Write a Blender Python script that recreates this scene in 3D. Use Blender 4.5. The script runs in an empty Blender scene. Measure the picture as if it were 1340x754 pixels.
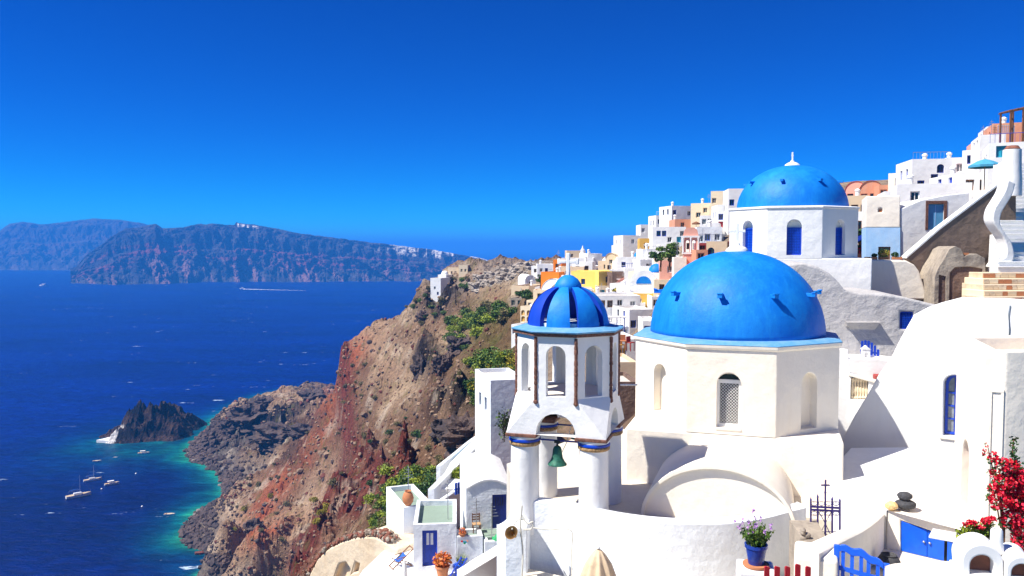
import bpy, bmesh, math, random
import numpy as np
from mathutils import Vector, Matrix

random.seed(7)
SC = bpy.context.scene
COL = SC.collection
R = math.radians

# ------------------------------------------------------------------ camera
F, CX, CY, EYE = 1050.0, 670.0, 377.0, 325.0      # photo pixels (1340 x 754)
PITCH = math.atan((CY - EYE) / F)
SEA = -120.0                                       # sea level, camera at z = 0
cam = bpy.data.cameras.new('camera')
cam.sensor_width = 36.0
cam.lens = F / 1340.0 * 36.0
cam.clip_start = 0.5
cam.clip_end = 120000.0
camo = bpy.data.objects.new('camera', cam)
COL.objects.link(camo)
camo.location = (0, 0, 0)
camo.rotation_euler = (math.pi / 2 - PITCH, 0, 0)
SC.camera = camo

# ------------------------------------------------------------------ light
SUN_EL = R(53)
SUN_DIR = Vector((-math.cos(SUN_EL) * math.cos(R(17)), -math.cos(SUN_EL) * math.sin(R(17)), math.sin(SUN_EL)))
w = bpy.data.worlds.new('World')
SC.world = w
w.use_nodes = True
nt = w.node_tree
bg = nt.nodes['Background']
sky = nt.nodes.new('ShaderNodeTexSky')
sky.sky_type = 'NISHITA'
sky.sun_disc = False
sky.sun_elevation = SUN_EL
sky.sun_rotation = math.atan2(SUN_DIR.x, SUN_DIR.y)
sky.altitude = 100
sky.air_density = 0.6
sky.dust_density = 0.0
sky.ozone_density = 4.0
# one colour grade over the whole sky: the deep polarised blue of the photograph
sep = nt.nodes.new('ShaderNodeSeparateColor')
com = nt.nodes.new('ShaderNodeCombineColor')
nt.links.new(sky.outputs[0], sep.inputs[0])


def skymath(op, a, b_):
    q = nt.nodes.new('ShaderNodeMath')
    q.operation = op
    for i, v in enumerate((a, b_)):
        if isinstance(v, (int, float)):
            q.inputs[i].default_value = v
        else:
            nt.links.new(v, q.inputs[i])
    return q.outputs[0]


sb = skymath('MULTIPLY', skymath('POWER', sep.outputs[2], 1.2), 0.735)
nt.links.new(skymath('MULTIPLY', sb, skymath('POWER', skymath('DIVIDE', sep.outputs[0], sep.outputs[2]), 7.0)), com.inputs[0])
nt.links.new(skymath('MULTIPLY', sb, skymath('POWER', skymath('DIVIDE', sep.outputs[1], sep.outputs[2]), 2.8)), com.inputs[1])
nt.links.new(sb, com.inputs[2])
nt.links.new(com.outputs[0], bg.inputs['Color'])
bg.inputs['Strength'].default_value = 0.074
sun = bpy.data.lights.new('sun', 'SUN')
sun.energy = 4.7
sun.angle = R(0.5)
sun.color = (1.0, 0.95, 0.86)
suno = bpy.data.objects.new('sun', sun)
COL.objects.link(suno)
suno.rotation_euler = SUN_DIR.to_track_quat('Z', 'Y').to_euler()
suno.location = (-40, 0, 60)
SC.view_settings.view_transform = 'Standard'
SC.view_settings.look = 'None'
SC.view_settings.exposure = 0.9
SC.view_settings.gamma = 1.0
SC.cycles.max_bounces = 8
SC.cycles.diffuse_bounces = 4
SC.cycles.glossy_bounces = 3
SC.cycles.volume_bounces = 1
SC.cycles.caustics_reflective = False
SC.cycles.caustics_refractive = False
SC.cycles.sample_clamp_indirect = 4.0


def P(px, py, y=None, z=None):
    """Photo pixel -> world point at a given forward distance y or height z."""
    d = Vector(((px - CX) / F, math.cos(PITCH) + math.sin(PITCH) * (CY - py) / F,
                -math.sin(PITCH) + math.cos(PITCH) * (CY - py) / F))
    k = (y / d.y) if y is not None else (z / d.z)
    return d * k


def PIX(x, y, z):
    """World -> photo pixel (numpy friendly), used only to look up where things are."""
    f = y * math.cos(PITCH) - z * math.sin(PITCH)
    u = y * math.sin(PITCH) + z * math.cos(PITCH)
    return CX + F * x / f, CY - F * u / f


# ------------------------------------------------------------------ materials
MATS = {}


def newmat(name):
    m = bpy.data.materials.new(name)
    m.use_nodes = True
    MATS[name] = m
    n = m.node_tree
    return m, n, n.nodes['Principled BSDF']


def N(n, t, **kw):
    nd = n.nodes.new(t)
    for k, v in kw.items():
        if k in nd.inputs.keys():
            nd.inputs[k].default_value = v
        else:
            setattr(nd, k, v)
    return nd


def ramp(n, pts):
    r = n.nodes.new('ShaderNodeValToRGB')
    while len(r.color_ramp.elements) < len(pts):
        r.color_ramp.elements.new(0.5)
    for e, (p, c) in zip(r.color_ramp.elements, pts):
        e.position = p
        e.color = (*c, 1) if len(c) == 3 else c
    return r


def mixc(n, fac, a, b, blend='MIX'):
    m = n.nodes.new('ShaderNodeMix')
    m.data_type = 'RGBA'
    m.blend_type = blend
    for sock, v in ((m.inputs[0], fac), (m.inputs[6], a), (m.inputs[7], b)):
        if isinstance(v, bpy.types.NodeSocket):
            n.links.new(v, sock)
        elif isinstance(v, (int, float)):
            sock.default_value = v
        else:
            sock.default_value = (*v, 1)
    return m.outputs[2]


def plaster(name, col, dirt=(0.55, 0.48, 0.38), amount=0.25, scale=1.0, bump=0.25, rough=0.85, fine=9.0):
    """Hand-trowelled lime plaster: broad tone changes, streaks of dirt, small lumps."""
    m, n, b = newmat(name)
    tc = N(n, 'ShaderNodeNewGeometry')
    mp = N(n, 'ShaderNodeMapping')
    mp.inputs['Scale'].default_value = (scale, scale, scale * 0.35)
    n.links.new(tc.outputs['Position'], mp.inputs['Vector'])
    big = N(n, 'ShaderNodeTexNoise', Scale=0.9, Detail=6.0, Roughness=0.65)
    n.links.new(mp.outputs[0], big.inputs['Vector'])
    st = N(n, 'ShaderNodeTexNoise', Scale=2.6, Detail=8.0, Roughness=0.7)
    mp2 = N(n, 'ShaderNodeMapping')
    mp2.inputs['Scale'].default_value = (scale * 2, scale * 2, scale * 0.3)
    n.links.new(tc.outputs['Position'], mp2.inputs['Vector'])
    n.links.new(mp2.outputs[0], st.inputs['Vector'])
    r1 = ramp(n, [(0.42, (0, 0, 0)), (0.78, (1, 1, 1))])
    n.links.new(big.outputs[0], r1.inputs[0])
    r2 = ramp(n, [(0.5, (0, 0, 0)), (0.85, (1, 1, 1))])
    n.links.new(st.outputs[0], r2.inputs[0])
    mul = N(n, 'ShaderNodeMath', operation='MULTIPLY_ADD')
    n.links.new(r1.outputs[0], mul.inputs[0])
    mul.inputs[1].default_value = amount
    mul2 = N(n, 'ShaderNodeMath', operation='MULTIPLY')
    n.links.new(r2.outputs[0], mul2.inputs[0])
    mul2.inputs[1].default_value = amount * 0.9
    n.links.new(mul2.outputs[0], mul.inputs[2])
    n.links.new(mixc(n, mul.outputs[0], col, dirt), b.inputs['Base Color'])
    b.inputs['Roughness'].default_value = rough
    b.inputs['Specular IOR Level'].default_value = 0.25
    fn = N(n, 'ShaderNodeTexNoise', Scale=fine * scale, Detail=8.0, Roughness=0.72)
    n.links.new(tc.outputs['Position'], fn.inputs['Vector'])
    lump = N(n, 'ShaderNodeTexNoise', Scale=1.7 * scale, Detail=3.0)
    n.links.new(tc.outputs['Position'], lump.inputs['Vector'])
    ad = N(n, 'ShaderNodeMath', operation='MULTIPLY_ADD')
    n.links.new(fn.outputs[0], ad.inputs[0])
    ad.inputs[1].default_value = 0.25
    n.links.new(lump.outputs[0], ad.inputs[2])
    bp = N(n, 'ShaderNodeBump', Strength=bump, Distance=0.12 / scale)
    n.links.new(ad.outputs[0], bp.inputs['Height'])
    n.links.new(bp.outputs[0], b.inputs['Normal'])
    return m


def plain(name, col, rough=0.5, metal=0.0, var=0.12, scale=6.0, bump=0.1, spec=0.4):
    m, n, b = newmat(name)
    tc = N(n, 'ShaderNodeTexCoord')
    nz = N(n, 'ShaderNodeTexNoise', Scale=scale, Detail=6.0, Roughness=0.65)
    n.links.new(tc.outputs['Object'], nz.inputs['Vector'])
    r = ramp(n, [(0.3, tuple(c * (1 - var) for c in col)), (0.7, tuple(min(1, c * (1 + var)) for c in col))])
    n.links.new(nz.outputs[0], r.inputs[0])
    n.links.new(r.outputs[0], b.inputs['Base Color'])
    b.inputs['Roughness'].default_value = rough
    b.inputs['Metallic'].default_value = metal
    b.inputs['Specular IOR Level'].default_value = spec
    bp = N(n, 'ShaderNodeBump', Strength=bump, Distance=0.02)
    n.links.new(nz.outputs[0], bp.inputs['Height'])
    n.links.new(bp.outputs[0], b.inputs['Normal'])
    return m


plaster('white', (0.80, 0.795, 0.78), dirt=(0.58, 0.52, 0.44), amount=0.17, bump=0.35)
plaster('warm_white', (0.85, 0.785, 0.675), dirt=(0.66, 0.55, 0.42), amount=0.24, bump=0.35)
plaster('cool_white', (0.78, 0.81, 0.84), dirt=(0.52, 0.55, 0.58), amount=0.32, bump=0.6)
plaster('town_white', (0.80, 0.795, 0.785), dirt=(0.6, 0.57, 0.52), amount=0.3, scale=0.5, bump=0.3)
plaster('cream', (0.80, 0.66, 0.45), amount=0.2)
plaster('beige', (0.68, 0.52, 0.34), amount=0.3)
plaster('yellow', (0.88, 0.63, 0.14), dirt=(0.6, 0.4, 0.12), amount=0.25)
plaster('orange', (0.75, 0.20, 0.015), dirt=(0.5, 0.14, 0.03), amount=0.25)
plaster('ochre', (0.72, 0.42, 0.06), amount=0.25)
plaster('pink', (0.78, 0.36, 0.27), amount=0.25)
plaster('salmon', (0.66, 0.28, 0.16), amount=0.3)
plaster('dark_red', (0.32, 0.03, 0.03), amount=0.2)
plaster('pale_blue', (0.30, 0.52, 0.80), dirt=(0.6, 0.65, 0.7), amount=0.4)
plaster('grey_plaster', (0.50, 0.485, 0.475), dirt=(0.33, 0.31, 0.29), amount=0.5, bump=1.0, fine=14)
plaster('brown_plaster', (0.21, 0.15, 0.115), dirt=(0.13, 0.10, 0.075), amount=0.75, bump=0.7)
plaster('rough_stone', (0.40, 0.34, 0.27), dirt=(0.12, 0.10, 0.09), amount=0.8, bump=1.0, fine=7)
plaster('dark_stone', (0.21, 0.135, 0.10), dirt=(0.06, 0.04, 0.035), amount=0.8, bump=1.0, fine=8)
plaster('tan_cave', (0.70, 0.57, 0.41), dirt=(0.48, 0.33, 0.19), amount=0.6, bump=0.7)
plaster('paving', (0.66, 0.60, 0.50), dirt=(0.45, 0.38, 0.30), amount=0.45, bump=0.4)
plaster('sage_roof', (0.235, 0.31, 0.25), dirt=(0.19, 0.24, 0.20), amount=0.4, bump=0.2)
plaster('roof_grey', (0.52, 0.50, 0.47), amount=0.4, scale=0.5, bump=0.3)
plaster('terracotta', (0.50, 0.20, 0.09), dirt=(0.3, 0.12, 0.06), amount=0.3, scale=4)
plaster('dome_blue', (0.002, 0.165, 0.62), dirt=(0.015, 0.29, 0.72), amount=0.65, scale=1.3, bump=0.3, rough=0.55)
plaster('dome_pale', (0.09, 0.29, 0.52), dirt=(0.35, 0.5, 0.6), amount=0.5, scale=2, bump=0.3, rough=0.6)
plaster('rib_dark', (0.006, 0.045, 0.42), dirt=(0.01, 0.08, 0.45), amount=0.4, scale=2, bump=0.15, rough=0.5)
plain('blue_paint', (0.004, 0.045, 0.42), rough=0.4, var=0.2)
plain('navy_paint', (0.005, 0.02, 0.20), rough=0.4, var=0.25)
plain('bright_blue', (0.006, 0.10, 0.68), rough=0.38, var=0.15)
plain('teal_paint', (0.02, 0.32, 0.45), rough=0.5)
plain('sky_paint', (0.10, 0.32, 0.55), rough=0.5)
plain('purple_iron', (0.03, 0.015, 0.14), rough=0.5, var=0.3)
plain('black_iron', (0.015, 0.015, 0.017), rough=0.5)
plain('red_paint', (0.42, 0.008, 0.02), rough=0.4)
plain('wood', (0.20, 0.085, 0.035), rough=0.6, var=0.35, scale=12)
plain('pale_wood', (0.46, 0.28, 0.14), rough=0.65, var=0.3, scale=12)
plain('bronze', (0.025, 0.13, 0.085), rough=0.55, metal=0.3, var=0.6, scale=9, bump=0.3)
plain('brass', (0.22, 0.12, 0.04), rough=0.5, metal=0.8)
plain('steel', (0.45, 0.46, 0.47), rough=0.35, metal=0.8)
plain('dark_pane', (0.012, 0.016, 0.022), rough=0.08, var=0.3, bump=0.0, spec=0.6)
plain('grey_pane', (0.20, 0.22, 0.24), rough=0.12, var=0.3, bump=0.0, spec=0.6)
plain('curtain', (0.75, 0.78, 0.78), rough=0.8)
plain('canvas', (0.62, 0.47, 0.31), rough=0.9, var=0.15)
plain('white_canvas', (0.75, 0.74, 0.71), rough=0.9)
plain('blue_canvas', (0.02, 0.10, 0.42), rough=0.8)
plain('awning_blue', (0.06, 0.30, 0.46), rough=0.8)
plain('blue_glaze', (0.02, 0.05, 0.28), rough=0.25, var=0.3)
plain('pebble', (0.05, 0.05, 0.055), rough=0.8, var=0.5, scale=20, bump=0.6)
plain('shell', (0.75, 0.50, 0.22), rough=0.7, var=0.4, scale=20, bump=0.6)
plain('clay_white', (0.82, 0.81, 0.79), rough=0.7, var=0.04, scale=5)
plain('clay_brown', (0.22, 0.08, 0.05), rough=0.8, var=0.4)
plain('stone_trim', (0.17, 0.075, 0.05), rough=0.85, var=0.75, scale=14, bump=1.0)
plain('gold_stone', (0.36, 0.22, 0.10), rough=0.85, var=0.7, scale=16, bump=1.0)
plain('lime_wash', (0.8, 0.79, 0.77), rough=0.85, var=0.06)
plain('hull_white', (0.78, 0.78, 0.76), rough=0.3, var=0.05)
plain('deck_tan', (0.5, 0.38, 0.24), rough=0.6)
plain('green_cloth', (0.02, 0.30, 0.10), rough=0.8)
plain('net_cord', (0.62, 0.60, 0.52), rough=0.9)


def leafmat(name, a, b_, c=None):
    m, n, b = newmat(name)
    gi = N(n, 'ShaderNodeNewGeometry')
    rp = ramp(n, [(0.0, a), (0.55, b_), (1.0, c or b_)])
    n.links.new(gi.outputs['Random Per Island'], rp.inputs[0])
    n.links.new(rp.outputs[0], b.inputs['Base Color'])
    b.inputs['Roughness'].default_value = 0.55
    b.inputs['Specular IOR Level'].default_value = 0.3
    return m


leafmat('leaf_green', (0.03, 0.075, 0.012), (0.085, 0.16, 0.02), (0.14, 0.19, 0.03))
leafmat('leaf_dark', (0.015, 0.05, 0.012), (0.04, 0.10, 0.02), (0.07, 0.13, 0.02))
leafmat('leaf_lime', (0.10, 0.17, 0.015), (0.22, 0.28, 0.02), (0.32, 0.34, 0.03))
leafmat('leaf_yellow', (0.14, 0.15, 0.015), (0.30, 0.26, 0.02), (0.42, 0.33, 0.03))
leafmat('leaf_dry', (0.08, 0.07, 0.03), (0.16, 0.14, 0.055), (0.22, 0.18, 0.07))
leafmat('petal_red', (0.42, 0.002, 0.012), (0.74, 0.006, 0.03), (0.85, 0.03, 0.08))
leafmat('petal_lilac', (0.30, 0.12, 0.45), (0.5, 0.25, 0.6), (0.65, 0.35, 0.6))
leafmat('petal_orange', (0.5, 0.12, 0.02), (0.6, 0.2, 0.03), (0.5, 0.05, 0.03))


# ------------------------------------------------------------------ mesh helpers
class MB:
    """Collects faces; build() links them as ONE mesh object."""

    def __init__(s):
        s.v, s.f, s.m = [], [], []

    def add(s, verts, faces, mi=0):
        k = len(s.v)
        s.v += [tuple(v) for v in verts]
        s.f += [tuple(i + k for i in f) for f in faces]
        s.m += [mi] * len(faces)
        return s

    def box(s, x0, x1, y0, y1, z0, z1, mi=0):
        v = [(x0, y0, z0), (x1, y0, z0), (x1, y1, z0), (x0, y1, z0), (x0, y0, z1), (x1, y0, z1), (x1, y1, z1), (x0, y1, z1)]
        return s.add(v, [(0, 3, 2, 1), (4, 5, 6, 7), (0, 1, 5, 4), (1, 2, 6, 5), (2, 3, 7, 6), (3, 0, 4, 7)], mi)

    def prism(s, pts, z0, z1, mi=0):
        """pts: plan outline counter-clockwise; z0,z1 numbers or lists."""
        n = len(pts)
        a = z0 if isinstance(z0, (list, tuple)) else [z0] * n
        b = z1 if isinstance(z1, (list, tuple)) else [z1] * n
        v = [(p[0], p[1], a[i]) for i, p in enumerate(pts)] + [(p[0], p[1], b[i]) for i, p in enumerate(pts)]
        f = [(i, (i + 1) % n, n + (i + 1) % n, n + i) for i in range(n)]
        f += [tuple(range(n - 1, -1, -1)), tuple(range(n, 2 * n))]
        return s.add(v, f, mi)

    def slab(s, outline, org, U, V, thick, mi=0):
        """Extrude a 2D outline (u,v) lying in plane org+uU+vV along U x V by -thick (backwards)."""
        U, V, org = Vector(U), Vector(V), Vector(org)
        nrm = U.cross(V).normalized()
        n = len(outline)
        fr = [org + U * a + V * b for a, b in outline]
        bk = [p - nrm * thick for p in fr]
        f = [tuple(range(n)), tuple(range(2 * n - 1, n - 1, -1))]
        f += [(n + i, n + (i + 1) % n, (i + 1) % n, i) for i in range(n)]
        return s.add(fr + bk, f, mi)

    def lathe(s, prof, seg=24, c=(0, 0, 0), mi=0, a0=0.0, a1=2 * math.pi, cap=True):
        full = abs(a1 - a0 - 2 * math.pi) < 1e-6
        k = seg if full else seg + 1
        v, f = [], []
        for r, z in prof:
            for i in range(k):
                a = a0 + (a1 - a0) * i / seg
                v.append((c[0] + r * math.cos(a), c[1] + r * math.sin(a), c[2] + z))
        for j in range(len(prof) - 1):
            for i in range(seg):
                i2 = (i + 1) % k
                f.append((j * k + i, j * k + i2, (j + 1) * k + i2, (j + 1) * k + i))
        if cap and full:
            if prof[0][0] > 1e-4:
                f.append(tuple(range(k - 1, -1, -1)))
            if prof[-1][0] > 1e-4:
                f.append(tuple((len(prof) - 1) * k + i for i in range(k)))
        return s.add(v, f, mi)

    def tube(s, path, r, seg=8, mi=0, closed=False):
        path = [Vector(p) for p in path]
        n = len(path)
        rr = r if isinstance(r, (list, tuple)) else [r] * n
        v, f = [], []
        up = Vector((0, 0, 1))
        for i, p in enumerate(path):
            t = (path[min(i + 1, n - 1)] - path[max(i - 1, 0)]).normalized()
            a = t.cross(up)
            if a.length < 1e-3:
                a = t.cross(Vector((1, 0, 0)))
            a.normalize()
            b = t.cross(a)
            for k in range(seg):
                an = 2 * math.pi * k / seg
                v.append(p + (a * math.cos(an) + b * math.sin(an)) * rr[i])
        for i in range(n - 1):
            for k in range(seg):
                k2 = (k + 1) % seg
                f.append((i * seg + k, (i + 1) * seg + k, (i + 1) * seg + k2, i * seg + k2))
        f.append(tuple(range(seg)))
        f.append(tuple((n - 1) * seg + k for k in range(seg - 1, -1, -1)))
        return s.add(v, f, mi)

    def bar(s, a, b, w_, h_=None, mi=0):
        """Square bar from a to b."""
        a, b = Vector(a), Vector(b)
        h_ = h_ or w_
        t = (b - a).normalized()
        sd = t.cross(Vector((0, 0, 1)))
        if sd.length < 1e-3:
            sd = Vector((1, 0, 0))
        sd.normalize()
        up = sd.cross(t)
        sd, up = sd * w_ / 2, up * h_ / 2
        v = [a - sd - up, a + sd - up, a + sd + up, a - sd + up, b - sd - up, b + sd - up, b + sd + up, b - sd + up]
        return s.add(v, [(0, 1, 2, 3), (7, 6, 5, 4), (0, 4, 5, 1), (1, 5, 6, 2), (2, 6, 7, 3), (3, 7, 4, 0)], mi)

    def panel(s, w_, h_, ops, org, U, V, back=True, mi=0, z0=0.0, top=None):
        """Wall face w x h with openings cut through; ops = (u centre, v bottom, width, height, arched, depth).
        Outward normal is U x V. top: optional function u->height (sloping top)."""
        U, V, org = Vector(U), Vector(V), Vector(org)
        nr = U.cross(V).normalized()

        def pt(u, vv, d=0.0):
            return org + U * u + V * vv - nr * d

        bands = []
        for o in sorted(ops, key=lambda o: o[1]):
            if bands and o[1] < bands[-1][1] - 1e-6:
                bands[-1][1] = max(bands[-1][1], o[1] + o[3])
                bands[-1][2].append(o)
            else:
                bands.append([o[1], o[1] + o[3], [o]])
        lo = z0
        for bi, (b0, b1, os_) in enumerate(bands):
            hi = h_ if bi == len(bands) - 1 else (b1 + bands[bi + 1][0]) / 2
            u = 0.0
            for (uc, vb, ow, oh, arch, dp) in sorted(os_):
                a, c = uc - ow / 2, uc + ow / 2
                s.quad(pt(u, lo), pt(a, lo), pt(a, hi), pt(u, hi), mi)
                s.quad(pt(a, lo), pt(c, lo), pt(c, vb), pt(a, vb), mi)
                if arch:
                    sp = vb + oh - ow / 2
                    arc = [(uc - ow / 2 * math.cos(math.pi * i / 12), sp + ow / 2 * math.sin(math.pi * i / 12)) for i in range(13)]
                else:
                    sp = vb + oh
                    arc = [(a, sp), (c, sp)]
                for (p, q), (p2, q2) in zip(arc[:-1], arc[1:]):
                    s.quad(pt(p, q), pt(p2, q2), pt(p2, hi), pt(p, hi), mi)
                out = [(c, vb), (a, vb)] + arc
                for i in range(len(out)):
                    (p, q), (p2, q2) = out[i], out[(i + 1) % len(out)]
                    s.quad(pt(p, q), pt(p, q, dp), pt(p2, q2, dp), pt(p2, q2), mi)
                if back:
                    s.add([pt(p, q, dp) for p, q in reversed(out)], [tuple(range(len(out)))], mi)
                u = c
            s.quad(pt(u, lo), pt(w_, lo), pt(w_, hi), pt(u, hi), mi)
            lo = hi
        if not bands:
            s.quad(pt(0, z0), pt(w_, z0), pt(w_, h_), pt(0, h_), mi)
        return s

    def quad(s, a, b, c, d, mi=0):
        if (Vector(b) - Vector(a)).length < 1e-5 and (Vector(c) - Vector(d)).length < 1e-5:
            return s
        if (Vector(d) - Vector(a)).length < 1e-5 and (Vector(c) - Vector(b)).length < 1e-5:
            return s
        return s.add([a, b, c, d], [(0, 1, 2, 3)], mi)

    def mesh(s, name, mat, smooth=False, merge=True):
        me = bpy.data.meshes.new(name)
        me.from_pydata(s.v, [], s.f)
        for m_ in (mat if isinstance(mat, (list, tuple)) else [mat]):
            me.materials.append(MATS[m_])
        me.polygons.foreach_set('material_index', s.m)
        if merge:
            bm = bmesh.new()
            bm.from_mesh(me)
            bmesh.ops.remove_doubles(bm, verts=bm.verts, dist=1e-4)
            bm.to_mesh(me)
            bm.free()
        if smooth is True:
            me.polygons.foreach_set('use_smooth', [True] * len(me.polygons))
        elif smooth:
            me.polygons.foreach_set('use_smooth', [True] * len(me.polygons))
            me.set_sharp_from_angle(angle=R(smooth))
        return me

    def build(s, name, mat, parent=None, smooth=False, bevel=0, loc=None, rz=0, merge=True):
        o = bpy.data.objects.new(name, s.mesh(name, mat, smooth, merge))
        COL.objects.link(o)
        o.parent = parent
        if loc is not None:
            o.location = loc
        o.rotation_euler.z = rz
        if bevel:
            b = o.modifiers.new('bevel', 'BEVEL')
            b.width = bevel
            b.segments = 3
            b.limit_method = 'ANGLE'
            b.angle_limit = R(35)
            b.harden_normals = False
            o.data.polygons.foreach_set('use_smooth', [True] * len(o.data.polygons))
            o.data.set_sharp_from_angle(angle=R(50))
        return o


def thing(name, label, cat, loc=(0, 0, 0), rz=0.0, group=None):
    o = bpy.data.objects.new(name, None)
    o.empty_display_size = 0.3
    COL.objects.link(o)
    o.location = loc
    o.rotation_euler = (0, 0, rz)
    return tag(o, label, cat, group)


def tag(o, label, cat, group=None):
    o['label'] = label
    o['category'] = cat
    if group:
        o['group'] = group
    return o


def struct(o, kind='structure', label=None):
    o['kind'] = kind
    if label:
        o['label'] = label
    return o


def copy_tree(o, parent=None, kids=None):
    c = o.copy()
    COL.objects.link(c)
    c.parent = parent
    for ch in KIDS(o):
        copy_tree(ch, c)
    return c


def KIDS(o):
    return [c for c in o.children]


# ------------------------------------------------------------------ numpy noise
def _h(i, j, k, seed):
    n = (i * 374761393 + j * 668265263 + k * 2147483647 + seed * 1274126177) & 0xffffffff
    n = ((n ^ (n >> 13)) * 1274126177) & 0xffffffff
    return ((n ^ (n >> 16)) & 0xffffff) / float(0xffffff)


def vnoise(x, y, z=None, seed=0):
    if z is None:
        z = np.zeros_like(x)
    xi, yi, zi = np.floor(x).astype(np.int64), np.floor(y).astype(np.int64), np.floor(z).astype(np.int64)
    xf, yf, zf = x - xi, y - yi, z - zi
    xf, yf, zf = [t * t * t * (t * (t * 6 - 15) + 10) for t in (xf, yf, zf)]
    r = 0
    for a in (0, 1):
        for b in (0, 1):
            for c in (0, 1):
                wgt = (xf if a else 1 - xf) * (yf if b else 1 - yf) * (zf if c else 1 - zf)
                r = r + wgt * _h(xi + a, yi + b, zi + c, seed)
    return r


def fbm(x, y, z=None, oct=5, seed=0, rough=0.5):
    a, s, t = 1.0, 0, 0
    if z is None:
        z = np.zeros_like(x)
    for o in range(oct):
        s = s + a * vnoise(x * 2 ** o + 17.3 * o, y * 2 ** o - 9.1 * o, z * 2 ** o, seed + o)
        t += a
        a *= rough
    return s / t


def ridged(x, y, z=None, oct=5, seed=0):
    a, s, t = 1.0, 0, 0
    if z is None:
        z = np.zeros_like(x)
    for o in range(oct):
        n = 1 - np.abs(2 * vnoise(x * 2 ** o + 5.7 * o, y * 2 ** o + 3.3 * o, z * 2 ** o, seed + o) - 1)
        s = s + a * n * n
        t += a
        a *= 0.55
    return s / t


def sstep(a, b, x):
    t = np.clip((x - a) / (b - a), 0, 1)
    return t * t * (3 - 2 * t)


def grid_mesh(name, X, Y, Z, mat, attrs=None, smooth=True):
    nr, nc = X.shape
    me = bpy.data.meshes.new(name)
    co = np.stack([X, Y, Z], -1).reshape(-1, 3).astype(np.float32)
    idx = np.arange(nr * nc).reshape(nr, nc)
    q = np.stack([idx[:-1, :-1], idx[:-1, 1:], idx[1:, 1:], idx[1:, :-1]], -1).reshape(-1, 4)
    me.vertices.add(len(co))
    me.vertices.foreach_set('co', co.ravel())
    me.loops.add(q.size)
    me.loops.foreach_set('vertex_index', q.ravel().astype(np.int32))
    me.polygons.add(len(q))
    me.polygons.foreach_set('loop_start', np.arange(0, q.size, 4, dtype=np.int32))
    me.update(calc_edges=True)
    me.validate()
    me.polygons.foreach_set('use_smooth', np.full(len(me.polygons), bool(smooth)))
    for k, a in (attrs or {}).items():
        at = me.attributes.new(k, 'FLOAT_COLOR', 'POINT')
        c = np.ones((nr * nc, 4), np.float32)
        c[:, :3] = a.reshape(-1, 3)
        at.data.foreach_set('color', c.ravel())
    me.materials.append(MATS[mat])
    o = bpy.data.objects.new(name, me)
    COL.objects.link(o)
    return o

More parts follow.
